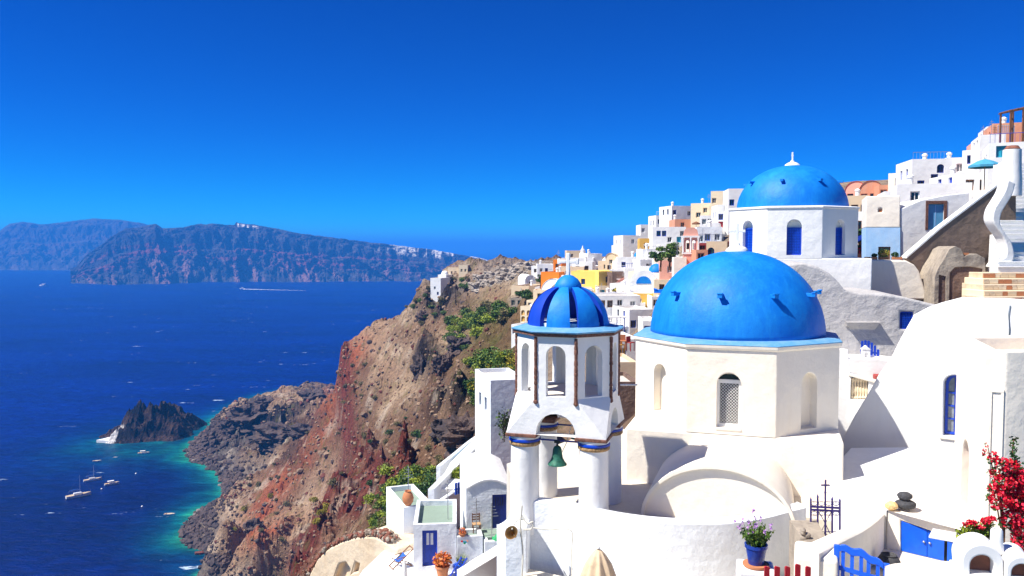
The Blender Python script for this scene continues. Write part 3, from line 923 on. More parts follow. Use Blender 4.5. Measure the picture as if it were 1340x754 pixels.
bp = N(n, 'ShaderNodeBump', Strength=0.7, Distance=2.2)
n.links.new(wv.outputs[0], bp.inputs['Height'])
n.links.new(bp.outputs[0], b.inputs['Normal'])
sea = grid_mesh('sea', SX, SY, np.full(SX.shape, SEA), 'sea_water', {'water': np.clip(sc_, 0, 1)})
struct(sea)

# ------------------------------------------------------------------ islands across the water
m, n, b = newmat('island_rock')
at = N(n, 'ShaderNodeAttribute', attribute_name='ground')
ge = N(n, 'ShaderNodeNewGeometry')
v1 = N(n, 'ShaderNodeTexNoise', Scale=0.03, Detail=10.0, Roughness=0.7)
n.links.new(ge.outputs['Position'], v1.inputs['Vector'])
rr = ramp(n, [(0.3, (0.6, 0.6, 0.6)), (0.7, (1.35, 1.3, 1.25))])
n.links.new(v1.outputs[0], rr.inputs[0])
n.links.new(mixc(n, 1.0, at.outputs['Color'], rr.outputs[0], 'MULTIPLY'), b.inputs['Base Color'])
b.inputs['Roughness'].default_value = 1.0
b.inputs['Specular IOR Level'].default_value = 0.05
bp = N(n, 'ShaderNodeBump', Strength=1.0, Distance=10.0)
n.links.new(v1.outputs[0], bp.inputs['Height'])
n.links.new(bp.outputs[0], b.inputs['Normal'])


def island(name, ridge, base_y, d_base, thick, seed, px0, px1, ncol, pal):
    """Cliff island: shoreline distance from its waterline pixel, top from its skyline pixel."""
    us = np.linspace(px0, px1, ncol)
    rows = 120
    rx = [p[0] for p in ridge]
    top_py = np.interp(us, rx, [p[1] for p in ridge])
    db = np.interp(us, [p[0] for p in d_base], [p[1] for p in d_base])
    t = np.linspace(0, 1, rows)
    U, T = np.meshgrid(us, t)
    DB = np.broadcast_to(db, U.shape)
    jag = (fbm(U / 30, U * 0, seed=seed) - .5)
    D0 = DB + 260 * jag + 60 * (fbm(U / 6, U * 0, seed=seed + 4) - .5)
    Dr = DB + thick * 0.55
    topz = np.broadcast_to(-(top_py - EYE) / F, U.shape) * Dr
    Ht = topz - SEA
    # profile: steep talus, cliff, ledge, then plateau behind
    prof = np.interp(T, [0, .1, .22, .45, .5, .62, .68, .80, 1.0], [-.06, .0, .20, .52, .55, .84, .90, 1.0, -.1])
    adv = np.interp(T, [0, .1, .22, .45, .5, .62, .68, .80, 1.0], [-.1, 0, .10, .22, .30, .38, .46, .55, 1.0])
    D = D0 + (Dr - D0) * np.clip(adv / .55, -.2, 1) + np.where(T > .8, (adv - .55) * thick * 2, 0)
    Xi = (U - CX) / F * D
    Zi = SEA + Ht * prof
    g = ridged(U / 34 + T * .8, T * 2.6 + U / 50, oct=7, seed=seed + 9)
    g2 = fbm(U / 7, T * 14, seed=seed + 2, oct=6)
    face = sstep(.06, .2, T) * sstep(.82, .7, T)
    D = D - face * (g - .45) * 190 - face * (g2 - .5) * 110
    Xi = (U - CX) / F * D
    Zi = Zi + face * (g2 - .5) * 16 + (fbm(U / 9, T * 3, seed=seed + 20) - .5) * 8 * sstep(.5, .8, T)
    hN = np.clip((Zi - SEA) / np.maximum(Ht, 1), 0, 1.2)
    a = lerp(np.array(pal[0]), np.array(pal[1]), sstep(.4, .62, fbm(U / 16, hN * 7, seed=seed + 30)[..., None]))
    gully = sstep(.50, .70, fbm(U / 8 + hN * 4, hN * 2.6, seed=seed + 33, oct=5))[..., None] * sstep(.62, .2, hN)[..., None]
    a = lerp(a, np.array(pal[2]), gully * .9)
    band = sstep(.48, .62, fbm(U / 70, hN * 16, seed=seed + 36))[..., None] * sstep(.2, .35, hN)[..., None] * sstep(.75, .6, hN)[..., None]
    a = lerp(a, np.array(pal[3]), band * .8)
    wht = sstep(470, 560, U) * sstep(.66, .8, hN) * sstep(.44, .54, fbm(U / 4.2, hN * 2.0, seed=seed + 39)) + sstep(308, 312, U) * sstep(345, 330, U) * sstep(.90, .93, hN) * sstep(.99, .97, hN) * sstep(.45, .5, fbm(U / 2.5, hN * 3, seed=seed + 44))
    wht = np.clip(wht, 0, 1)
    a = lerp(a, np.array([.62, .60, .56]), wht[..., None] * pal[4])
    return struct(grid_mesh(name, Xi, D, Zi, 'island_rock', {'ground': np.clip(a, 0, 1)}, smooth=False))


ridge1 = [(90, 352), (99, 349), (112, 335), (130, 322), (150, 308), (165, 300), (190, 296), (205, 293), (214, 299), (240, 298), (255, 294), (285, 293), (308, 295), (310, 291), (345, 296), (390, 305), (450, 313), (520, 321), (580, 329), (625, 337), (650, 342), (700, 350), (760, 360)]
island('far_island', ridge1, 374, [(90, 2700), (300, 2800), (450, 2850), (600, 3000), (760, 3200)], 900, 100, 92, 760, 620,
       [(.062, .055, .055), (.034, .032, .04), (.22, .12, .11), (.17, .05, .055), 1.0])
ridge2 = [(-160, 320), (-90, 312), (-30, 306), (0, 303), (14, 293), (32, 290), (55, 294), (75, 292), (100, 289), (122, 286), (160, 288), (185, 292), (215, 299), (250, 306), (320, 318)]
island('hazy_island', ridge2, 360, [(-160, 4300), (320, 4400)], 1400, 160, -160, 320, 360,
       [(.07, .06, .06), (.05, .045, .05), (.12, .09, .08), (.10, .055, .05), 0.0])

# ------------------------------------------------------------------ haze of the sea air
m = bpy.data.materials.new('sea_air')
m.use_nodes = True
MATS['sea_air'] = m
n = m.node_tree
n.nodes.remove(n.nodes['Principled BSDF'])
pv = n.nodes.new('ShaderNodeVolumePrincipled')
pv.inputs['Color'].default_value = (0.05, 0.36, 1.0, 1)
pv.inputs['Density'].default_value = 0.00019
pv.inputs['Anisotropy'].default_value = 0.0
n.links.new(pv.outputs[0], n.nodes['Material Output'].inputs['Volume'])
hz = MB().box(-31000, 31000, -200, 31000, SEA - 80, 190).build('haze', 'sea_air')
struct(hz, 'stuff', 'thin blue sea haze')

# ------------------------------------------------------------------ main church
YAW = R(-18)
S2 = math.sqrt(0.5)


def octdir(k):
    a = R(-90 + 45 * k)
    return Vector((math.cos(a), math.sin(a), 0))


def octagon_faces(mb, ap, z0, z1, openings, depth=0.3, back=True, inner=False):
    wdt = 2 * ap * math.tan(R(22.5))
    for k in range(8):
        n_ = octdir(k)
        U = Vector((-n_.y, n_.x, 0))
        org = n_ * ap - U * wdt / 2 + Vector((0, 0, z0))
        ops = [(wdt / 2 + o[0], o[1] - z0, o[2], o[3], True, depth) for o in openings.get(k, [])]
        mb.panel(wdt, z1 - z0, ops, org, U, (0, 0, 1), back=back)
        if inner:
            org2 = n_ * (ap - depth) + U * wdt / 2 + Vector((0, 0, z0))
            ops2 = [(wdt - o[0], o[1], o[2], o[3], True, 0.001) for o in ops]
            mb.panel(wdt, z1 - z0, ops2, org2, -U, (0, 0, 1), back=False)


def octring(r_, z):
    return [(r_ / math.cos(R(22.5)) * math.cos(R(-90 + 22.5 + 45 * k)), r_ / math.cos(R(22.5)) * math.sin(R(-90 + 22.5 + 45 * k)), z) for k in range(8)]


def octstack(mb, rz_, mi=0, cap=True):
    rings = [octring(r_, z) for r_, z in rz_]
    v = [p for rg in rings for p in rg]
    f = []
    for j in range(len(rings) - 1):
        for i in range(8):
            f.append((j * 8 + i, j * 8 + (i + 1) % 8, (j + 1) * 8 + (i + 1) % 8, (j + 1) * 8 + i))
    if cap:
        f.append(tuple(range(7, -1, -1)))
        f.append(tuple((len(rings) - 1) * 8 + i for i in range(8)))
    mb.add(v, f, mi)


def dome_profile(r_, h_, n_=20, p=2.0, zb=0.0):
    return [(r_ * max(0.0, math.cos(math.pi / 2 * i / n_)) ** (2 / p), zb + h_ * math.sin(math.pi / 2 * i / n_)) for i in range(n_)] + [(0.001, zb + h_)]


def cross(mb, c, h_, w_, t_, mi=0):
    x, y, z = c
    mb.box(x - t_ / 2, x + t_ / 2, y - t_ / 2, y + t_ / 2, z, z + h_, mi)
    mb.box(x - w_ / 2, x - t_ / 2, y - t_ / 2, y + t_ / 2, z + h_ * 0.56, z + h_ * 0.56 + t_, mi)
    mb.box(x + t_ / 2, x + w_ / 2, y - t_ / 2, y + t_ / 2, z + h_ * 0.56, z + h_ * 0.56 + t_, mi)


ZC = -8.15                                     # courtyard level
church = thing('church', 'white church with large blue dome, octagonal drum and barrel vault behind the belfry', 'church', (8.4, 30, ZC), YAW)
AP = 3.52
mb = MB()
octagon_faces(mb, AP, 1.9, 4.78, {0: [(-.05, 2.12, .80, 1.85)], 7: [(0, 2.3, .70, 1.72)], 1: [(.05, 2.05, .74, 1.9)], 6: [(0, 2.2, .7, 1.8)], 2: [(0, 2.2, .7, 1.8)]}, depth=0.32)
mb.build('drum', 'warm_white', church, bevel=0.035)
mb = MB()
mb.box(-AP - .02, AP + .03, -AP - .004, AP, -1.2, 1.9)
mb.build('plinth', 'warm_white', church, bevel=0.07)
mb = MB()
octstack(mb, [(AP + .01, 4.74), (AP + .07, 4.80), (AP + .08, 4.90)], cap=False)
mb.build('cornice', 'warm_white', church, bevel=0.02)
mb = MB()
octstack(mb, [(AP + .085, 4.90), (AP + .09, 4.935), (3.14, 5.03)], cap=True)
mb.build('roof_ledge', 'dome_pale', church, bevel=0.015)
dome = MB().lathe(dome_profile(3.16, 3.06, 28, 2.06, 5.0), 72).build('dome', 'dome_blue', church, smooth=True)
for k in range(10):
    a = R(-90 - 8 + 36 * k)
    mb = MB()
    dr, tg = Vector((math.cos(a), math.sin(a), 0)), Vector((-math.sin(a), math.cos(a), 0))
    c = dr * 2.62 + Vector((0, 0, 6.52))
    mb.bar(c, c + dr * 0.42, 0.16, 0.13)
    mb.bar(c + dr * .30 + Vector((0, 0, .07)), c + dr * 0.44 + Vector((0, 0, .09)), 0.2, 0.05)
    mb.build('dome_peg', 'dome_blue', dome, bevel=0.01)
mb = MB().lathe([(.42, 7.98), (.40, 8.10), (.30, 8.2), (.14, 8.24), (.10, 8.34)], 20)
cb = mb.build('cross_base', 'lime_wash', dome, smooth=40)
mb = MB()
cross(mb, (0, 0, 8.3), .78, .60, .10)
mb.build('cross', 'lime_wash', dome, bevel=0.012)
# lattice window in the front niche
win = MB()
yq = -AP + .20
win.box(-.45, -.36, yq, yq + .06, 2.12, 3.72)
win.box(.26, .35, yq, yq + .06, 2.12, 3.72)
win.box(-.36, .26, yq, yq + .06, 2.12, 2.23)
win.box(-.36, .26, yq, yq + .06, 3.60, 3.72)
win = win.build('window_frame', 'lime_wash', church, bevel=0.008)
mb = MB()
u0, u1, v0, v1 = -.36, .26, 2.23, 3.60
nl = 9
stp = (u1 - u0) / 6.0
for sgn in (1, -1):
    c_ = -3.0
    while c_ < 3.0:
        # line  v = v0 + sgn*(u-u0) + c_
        seg = []
        for u in np.linspace(u0, u1, 60):
            v = v0 + sgn * (u - u0) + c_
            if v0 <= v <= v1:
                seg.append((u, v))
        if len(seg) > 2:
            o_ = 0.0 if sgn > 0 else 0.012
            mb.bar((seg[0][0], yq + .03 + o_, seg[0][1]), (seg[-1][0], yq + .03 + o_, seg[-1][1]), .03, .012)
        c_ += stp
mb.build('lattice', 'lime_wash', win)
MB().box(-.40, .30, yq + .065, yq + .08, 2.15, 3.9).build('pane', 'dark_pane', win)
MB().box(-.47, .37, -AP - .03, -AP + .2, 2.05, 2.116).build('sill', 'warm_white', church, bevel=0.01)
# barrel vault in front
mb = MB()
VX, VR, VH, Y0, Y1 = -.2, 2.25, 1.82, -AP + .02, -6.95
arc = [(VX - VR * math.cos(math.pi * i / 28), -.12 + VH * math.sin(math.pi * i / 28) ** 0.92) for i in range(29)]
arci = [(VX - (VR - .10) * math.cos(math.pi * i / 28), -.12 + (VH - .08) * math.sin(math.pi * i / 28) ** 0.92) for i in range(29)]
for (a, b_), (c, d_) in zip(arc[:-1], arc[1:]):
    mb.quad((a, Y1, b_), (c, Y1, d_), (c, Y0, d_), (a, Y0, b_))
for (p, q), (p2, q2) in zip(zip(arc[:-1], arc[1:]), zip(arci[:-1], arci[1:])):
    mb.quad((*p2[:1], Y1, p2[1]), (q2[0], Y1, q2[1]), (q[0], Y1, q[1]), (p[0], Y1, p[1]))
    mb.quad((p2[0], Y1 + .14, p2[1]), (q2[0], Y1 + .14, q2[1]), (q2[0], Y1, q2[1]), (p2[0], Y1, p2[1]))
mb.build('vault', 'warm_white', church, smooth=40)
mb = MB()
mb.add([(a, Y1 + .13, b_) for a, b_ in arci], [tuple(range(28, -1, -1))])
mb.build('vault_gable', 'warm_white', church)

# ------------------------------------------------------------------ belfry
BX = P(743, 500, y=24.9)
BZ = ZC + 0.10
bel = thing('belfry', 'white belfry on four columns with ribbed blue crown dome and brown stone trim', 'belfry', (BX.x, 24.9, BZ), YAW)
BA = 1.48                                     # apothem of the octagon
CS = 1.07                                     # column offset
for sx in (-1, 1):
    for sy in (-1, 1):
        c = (sx * CS, sy * CS, 0)
        colm = MB().lathe([(.455, -.6), (.45, 0), (.435, 1.2), (.425, 2.12)], 28, c).build('column', 'white', bel, smooth=40)
        MB().lathe([(.44, 2.10), (.475, 2.13), (.475, 2.20), (.44, 2.23)], 28, c).build('stone_ring', 'gold_stone', colm, smooth=50)
        MB().lathe([(.45, 2.222), (.485, 2.24), (.485, 2.29), (.45, 2.31)], 28, c).build('blue_ring', 'blue_paint', colm, smooth=50)
        MB().lathe([(.44, 2.30), (.46, 2.33), (.44, 2.42)], 28, c).build('neck', 'white', colm, smooth=50)
        e = .48
        mb = MB().box(c[0] - e, c[0] + e, c[1] - e, c[1] + e, 2.40, 2.50)
        mb.build('capital', 'stone_trim', colm, bevel=0.02)
HW = BA + .04                                  # half width at the arch springing
ow = BA * math.tan(R(22.5))                    # half octagon face
mb = MB()
z0, z1 = 2.5, 3.62
dp = .42
for k in (0, 2, 4, 6):
    n_ = octdir(k)
    U = Vector((-n_.y, n_.x, 0))
    org = n_ * BA - U * ow + Vector((0, 0, z0))
    mb.panel(2 * ow, z1 - z0, [(ow, 0.0, 2 * ow - .02, .66, True, dp)], org, U, (0, 0, 1), back=False)
    org2 = n_ * (BA - dp) + U * ow + Vector((0, 0, z0))
    mb.panel(2 * ow, z1 - z0, [(ow, 0.0, 2 * ow - .02, .66, True, 0.001)], org2, -U, (0, 0, 1), back=False)
    for s_ in (-1, 1):
        a = n_ * BA + U * (s_ * ow)
        p1 = a + Vector((0, 0, z0))
        p2 = n_ * HW + U * (s_ * HW) + Vector((0, 0, z0))
        p3 = a + Vector((0, 0, z1))
        tri = [p1, p2, p3] if s_ > 0 else [p2, p1, p3]
        mb.add(tri, [(0, 1, 2)])
    # broach on the corner to the right of this face
    n2 = octdir(k + 2)
    c0 = (n_ + n2) * HW + Vector((0, 0, z0))
    a = n_ * BA + U * ow + Vector((0, 0, z1))
    b_ = n2 * BA - Vector((-n2.y, n2.x, 0)) * ow + Vector((0, 0, z1))
    mb.add([c0, b_, a], [(0, 1, 2)])
    q0 = n_ * BA + U * ow + Vector((0, 0, z0))
    q1 = n2 * BA - Vector((-n2.y, n2.x, 0)) * ow + Vector((0, 0, z0))
    mb.add([q0, q1, c0], [(0, 1, 2)])
mb.build('arch_storey', 'white', bel)
mb = MB()
octagon_faces(mb, BA, 3.62, 5.46, {k: [(0, 3.66, .60, 1.52)] for k in range(8)}, depth=.24, back=False, inner=True)
mb.build('lantern_storey', 'white', bel)
mb = MB()
octstack(mb, [(BA - .1, 3.55), (BA - .1, 3.615)])
mb.build('floor_slab', 'warm_white', bel)
for k in range(8):
    a = R(-90 + 22.5 + 45 * k)
    r_ = BA / math.cos(R(22.5))
    c = (r_ * math.cos(a), r_ * math.sin(a), 0)
    mb = MB()
    zz = 3.52
    rnd = random.Random(k)
    while zz < 5.40:
        h_ = rnd.uniform(.10, .2)
        mb.lathe([(.045, zz), (.056 + rnd.uniform(-.008, .008), zz + .02), (.054 + rnd.uniform(-.008, .008), zz + h_ - .02), (.045, zz + h_)], 10, c)
        zz += h_
    mb.lathe([(.03, 3.42), (.075, 3.47), (.065, 3.53), (.04, 3.56)], 10, c)
    mb.build('corner_strip', 'stone_trim', bel)
mb = MB()
octstack(mb, [(BA + .02, 5.44), (BA + .10, 5.46), (BA + .10, 5.54), (BA + .02, 5.55)])
mb.build('stone_cornice', 'stone_trim', bel)
mb = MB()
octstack(mb, [(BA + .14, 5.552), (BA + .16, 5.60), (1.25, 5.70)])
mb.build('roof_ledge', 'dome_pale', bel, bevel=0.01)
mb = MB().lathe([(1.12, 5.68), (1.12, 5.80), (.5, 5.82)], 32)
mb.build('dome_base', 'white', bel, smooth=40)
for k in range(8):
    am = -90 + 45 * k
    mb = MB()
    nseg, aw = 14, 17.0
    rings = []
    for i in range(nseg + 1):
        th = math.pi / 2 * i / nseg * 0.93
        hw = aw - 2.5 * i / nseg
        out_r, in_r = 1.26, 1.08
        rows_ = []
        for rad, up in ((out_r, 1.22), (in_r, 1.04)):
            for j in range(5):
                a = R(am - hw + 2 * hw * j / 4)
                rr_ = max(rad * math.cos(th) ** .92, .12)
                rows_.append((rr_ * math.cos(a), rr_ * math.sin(a), 5.70 + up * math.sin(th)))
        rings.append(rows_)
    for i in range(nseg):
        for j in range(4):
            mb.quad(rings[i][j], rings[i][j + 1], rings[i + 1][j + 1], rings[i + 1][j])
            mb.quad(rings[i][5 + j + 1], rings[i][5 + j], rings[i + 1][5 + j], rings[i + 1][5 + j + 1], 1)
        mb.quad(rings[i][4], rings[i][9], rings[i + 1][9], rings[i + 1][4], 1)  # side faces in darker blue: their shade is put into the colour
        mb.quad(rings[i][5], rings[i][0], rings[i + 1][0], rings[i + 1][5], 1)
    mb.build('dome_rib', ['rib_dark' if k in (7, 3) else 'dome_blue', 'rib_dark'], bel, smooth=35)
MB().lathe([(.40, 6.72), (.43, 6.84), (.40, 6.96), (.30, 7.10), (.16, 7.20), (.05, 7.23)], 28).build('dome_cap', 'dome_blue', bel, smooth=50)
mb = MB()
cross(mb, (0, 0, 7.18), .72, .54, .11)
for q in (-1, 1):
    mb.box(q * .29 - .05, q * .29 + .05, -.052, .052, 7.55, 7.73)
mb.build('cross', 'lime_wash', bel, bevel=0.02)
for (a, b_) in (((-CS, -CS), (CS, -CS)), ((-CS, CS), (CS, CS)), ((-CS, -CS), (-CS, CS)), ((CS, -CS), (CS, CS))):
    MB().tube([(*a, 2.27), (*b_, 2.27)], .028, 8).build('tie_rod', 'navy_paint', bel)
# broken rod ends on the far column
MB().tube([(1.3, 1.45, 3.62), (1.95, 1.45, 3.65)], .03, 6).build('rod_stub', 'lime_wash', bel)


def bell(name, label, loc, s_, rz=0):
    t = thing(name, label, 'bell', loc, rz, None)
    prof = [(.0, 0), (.05, 0), (.09, -.03), (.115, -.09), (.125, -.2), (.15, -.32), (.2, -.42), (.245, -.47), (.25, -.5), (.225, -.5), (.17, -.42), (.1, -.3)]
    MB().lathe([(r_ * s_, z * s_ - .12 * s_) for r_, z in prof], 28, cap=False).build('bell_body', 'bronze', t, smooth=45)
    MB().tube([(0, 0, -.2 * s_), (0.01, 0, -.6 * s_)], [.012, .03], 8).build('clapper', 'black_iron', t)
    mb = MB().tube([(0, 0, 0), (0, 0, -.13 * s_)], .03 * s_, 8)
    mb.box(-.08 * s_, .08 * s_, -.03 * s_, .03 * s_, -.05 * s_, .03 * s_)
    mb.build('hanger', 'black_iron', t)
    return t


def local(o, p):
    return Matrix.Translation(o.location) @ Matrix.Rotation(o.rotation_euler.z, 4, 'Z') @ Vector(p)


bell('church_bell', 'large green bronze bell hanging from the front rod of the belfry', local(bel, (-.05, -CS, 2.25)), 1.15, YAW)
bell('church_bell', 'smaller dark bronze bell hanging under the rear arch of the belfry', local(bel, (.30, .35, 2.72)), 1.1, YAW)
MB_ = MB().tube([local(bel, (.30, .35, 2.72)), local(bel, (.30, .35, 3.55))], .015, 6).build('bell_rope', 'net_cord')
tag(MB_, 'short pale rope holding up the smaller bell', 'rope')
MB_ = MB().tube([local(bel, (-.05, -CS + .04, 1.62)), local(bel, (.1, -.5, 2.1)), local(bel, (.28, .3, 3.3))], .012, 6).build('bell_rope', 'net_cord')
tag(MB_, 'thin bell cord slanting between the two bells', 'rope')

# ------------------------------------------------------------------ courtyard round the church
court = MB()
cp = [P(660, 690, z=ZC - .02), P(1062, 700, z=ZC - .02)]
outl = [(.35, 24.6), (2.2, 23.8), (4.2, 22.85), (6, 22.75), (7.6, 23.2), (8.8, 24.0), (13.5, 21.6), (22, 30), (20, 34), (4, 36), (-.2, 30)]
court.prism(outl, ZC - 2.5, ZC)
struct(court.build('courtyard', 'paving'))
# curved front wall
TOP = [(664, 690, -8.32), (672, 684, -8.25), (683, 660, -7.72), (692, 655, -7.6), (720, 657, -7.6), (745, 662, -7.6), (762, 666, -7.6), (800, 674, -7.62), (850, 681, -7.65), (900, 684, -7.65), (950, 683, -7.65), (1000, 676, -7.6), (1035, 667, -7.55), (1055, 662, -7.5)]
path = [P(a, b_, z=z) for a, b_, z in TOP]


def ribbon_wall(mb, path, th, zbot, cap_round=.06):
    """Wall following a plan path; path = top outer edge. Thickness goes to the left-hand back side."""
    n_ = len(path)
    out_, inn_ = [], []
    for i, p in enumerate(path):
        t = (path[min(i + 1, n_ - 1)] - path[max(i - 1, 0)])
        t.z = 0
        t.normalize()
        nb_ = Vector((-t.y, t.x, 0))
        out_.append(p)
        inn_.append(p + nb_ * th)
    for i in range(n_ - 1):
        a, b_, c, d_ = out_[i], out_[i + 1], inn_[i + 1], inn_[i]
        r_ = Vector((0, 0, cap_round))
        h1 = (d_ - a).normalized() * cap_round
        h2 = (c - b_).normalized() * cap_round
        lo = lambda q: Vector((q.x, q.y, zbot))
        mb.quad(lo(a), lo(b_), b_ - r_, a - r_)
        mb.quad(a - r_, b_ - r_, b_ + h2 - r_ * .3, a + h1 - r_ * .3)
        mb.quad(a + h1 - r_ * .3, b_ + h2 - r_ * .3, b_ + h2 * 2.2, a + h1 * 2.2)
        mb.quad(a + h1 * 2.2, b_ + h2 * 2.2, c - h2, d_ - h1)
        mb.quad(d_ - h1, c - h2, c - r_, d_ - r_)
        mb.quad(d_ - r_, c - r_, lo(c), lo(d_))
    for e in (0, n_ - 1):
        a, d_ = out_[e], inn_[e]
        mb.add([a, d_, Vector((d_.x, d_.y, zbot)), Vector((a.x, a.y, zbot))], [(0, 1, 2, 3) if e == 0 else (3, 2, 1, 0)])
    return out_, inn_


# resample smoothly
def smooth_path(path, k=4):
    out = []
    for i in range(len(path) - 1):
        p0, p1, p2, p3 = path[max(i - 1, 0)], path[i], path[i + 1], path[min(i + 2, len(path) - 1)]
        for j in range(k):
            t = j / k
            out.append(0.5 * ((2 * p1) + (p2 - p0) * t + (2 * p0 - 5 * p1 + 4 * p2 - p3) * t * t + (3 * p1 - p0 - 3 * p2 + p3) * t ** 3))
    out.append(path[-1])
    return out


mb = MB()
ribbon_wall(mb, smooth_path(path, 5), .42, -14.5)
tag(mb.build('courtyard_wall', 'cool_white', smooth=45), 'curved whitewashed wall with sagging rounded top in front of the church vault', 'wall')
# pier under the left end of the wall
q = P(690, 700, y=23.2)
mb = MB().box(-.35, .34, -.5, 1.2, -5.5, 0)
o = mb.build('corner_pier', 'cool_white', loc=(P(677, 690, y=23.4).x + .02, 23.6, -8.14), rz=R(-8), bevel=.06)
tag(o, 'plain white corner pier below the left end of the curved wall', 'pier')
# loudspeaker horn with its bracket
q = P(669, 697, y=22.6)
hn = thing('loudspeaker_horn', 'small brass-coloured horn loudspeaker on the white corner pier', 'loudspeaker', q)
mb = MB().lathe([(.045, -.30), (.05, -.2), (.09, -.09), (.17, -.01), (.20, 0), (.18, -.015), (.08, -.1), (.03, -.2)], 24, cap=False)
hh = mb.build('horn', 'brass', hn, smooth=50)
hh.rotation_euler = (R(48), R(-22), R(-10))
MB().tube([(.02, .1, .05), (.12, .25, .22), (.25, .3, .3), (.35, .5, .2)], .022, 6).build('bracket', 'net_cord', hn)
mb = MB()
pl = [P(683, 662, y=22.9), P(681, 690, y=22.85), P(684, 720, y=22.85), P(683, 754, y=22.8), P(683, 770, y=22.8)]
mb.tube(smooth_path(pl, 4), .028, 6)
pl = [P(681, 672, y=22.9), P(690, 685, y=22.8), P(697, 683, y=22.8), P(695, 692, y=22.8), P(685, 693, y=22.8)]
mb.tube(smooth_path(pl, 5), .025, 6)
pl = [P(698, 691, y=22.75), P(720, 693, y=22.6), P(747, 694, y=22.4), P(748, 720, y=22.35), P(748, 770, y=22.3)]
mb.tube(smooth_path(pl, 4), .02, 6)
tag(mb.build('cable_conduit', 'net_cord'), 'pale cables looping down the left end of the curved wall', 'cable')

# ------------------------------------------------------------------ right-hand side: walls traced from the photograph, each on its own plane
from mathutils.geometry import delaunay_2d_cdt


class Plane:
    """Vertical plane through a point, turned by yaw; gives (u, v) of photo pixels on it."""

    def __init__(s, px_, d, yaw):
        q = P(px_, EYE, y=d)
        s.o = Vector((q.x, d, 0))
        s.U = Vector((math.cos(R(yaw)), math.sin(R(yaw)), 0))
        s.V = Vector((0, 0, 1))
        s.n = s.U.cross(s.V)

    def uv(s, px_, py_):
        d = P(px_, py_, y=1.0)
        k = s.o.dot(s.n) / d.dot(s.n)
        q = d * k - s.o
        return (q.dot(s.U), q.z)

    def pt(s, u, v, dep=0.0):
        return s.o + s.U * u + s.V * v - s.n * dep

    def px(s, px_, py_, dep=0.0):
        return s.pt(*s.uv(px_, py_), dep)


def wall_poly(mb, pl, outer, holes, thick, hole_depth=.3, back_holes=True, mi=0):
    """Wall with a free outline and real openings, thick metres deep. outer/holes in uv, counter-clockwise."""
    polys = [outer] + holes
    flat = [p for q in polys for p in q]
    edges, k0 = [], 0
    for q in polys:
        edges += [(k0 + i, k0 + (i + 1) % len(q)) for i in range(len(q))]
        k0 += len(q)
    cv, _ce, cf, *_x = delaunay_2d_cdt([Vector(p) for p in flat], edges, [], 0, 1e-6)
    vv = [pl.pt(p.x, p.y) for p in cv]

    def inside(p, poly):
        r_ = False
        for i in range(len(poly)):
            (x1, y1), (x2, y2) = poly[i - 1], poly[i]
            if (y1 > p[1]) != (y2 > p[1]) and p[0] < (x2 - x1) * (p[1] - y1) / (y2 - y1) + x1:
                r_ = not r_
        return r_

    fs = []
    for t in cf:
        a, b_, c = [cv[i] for i in t]
        m_ = (a + b_ + c) / 3
        if not inside(m_, outer) or any(inside(m_, h_) for h_ in holes):
            continue
        fs.append(tuple(t) if (b_ - a).cross(c - a) > 0 else tuple(reversed(t)))
    mb.add(vv, fs, mi)
    n_ = len(outer)
    for i in range(n_):
        (u, v), (u2, v2) = outer[i], outer[(i + 1) % n_]
        mb.quad(pl.pt(u, v), pl.pt(u, v, thick), pl.pt(u2, v2, thick), pl.pt(u2, v2), mi)
    mb.add([pl.pt(u, v, thick) for u, v in reversed(outer)], [tuple(range(n_))], mi)
    for h_ in holes:
        k = len(h_)
        for i in range(k):
            (u, v), (u2, v2) = h_[i], h_[(i + 1) % k]
            mb.quad(pl.pt(u2, v2), pl.pt(u2, v2, hole_depth), pl.pt(u, v, hole_depth), pl.pt(u, v), mi)
        if back_holes:
            mb.add([pl.pt(u, v, hole_depth) for u, v in h_], [tuple(range(k))], mi)


def archuv(pl, x0, x1, yt, yb, arch=True):
    u0, v0 = pl.uv(x0, yb)
    u1, _ = pl.uv(x1, yb)
    v0 = pl.uv((x0 + x1) / 2, yb)[1]
    v1 = pl.uv((x0 + x1) / 2, yt)[1]
    if not arch:
        return [(u0, v0), (u1, v0), (u1, v1), (u0, v1)]
    r_ = (u1 - u0) / 2
    return [(u0, v0), (u1, v0)] + [(u0 + r_ + r_ * math.cos(math.pi * i / 12), v1 - r_ + r_ * math.sin(math.pi * i / 12)) for i in range(13)]


def inset_uv(poly, k):
    cx_ = (min(p[0] for p in poly) + max(p[0] for p in poly)) / 2
    cy_ = (min(p[1] for p in poly) + max(p[1] for p in poly)) / 2
    w_ = (max(p[0] for p in poly) - min(p[0] for p in poly)) / 2
    h_ = (max(p[1] for p in poly) - min(p[1] for p in poly)) / 2
    return [(cx_ + (u - cx_) * (w_ - k) / w_, cy_ + (v - cy_) * (h_ - k) / h_) for u, v in poly]


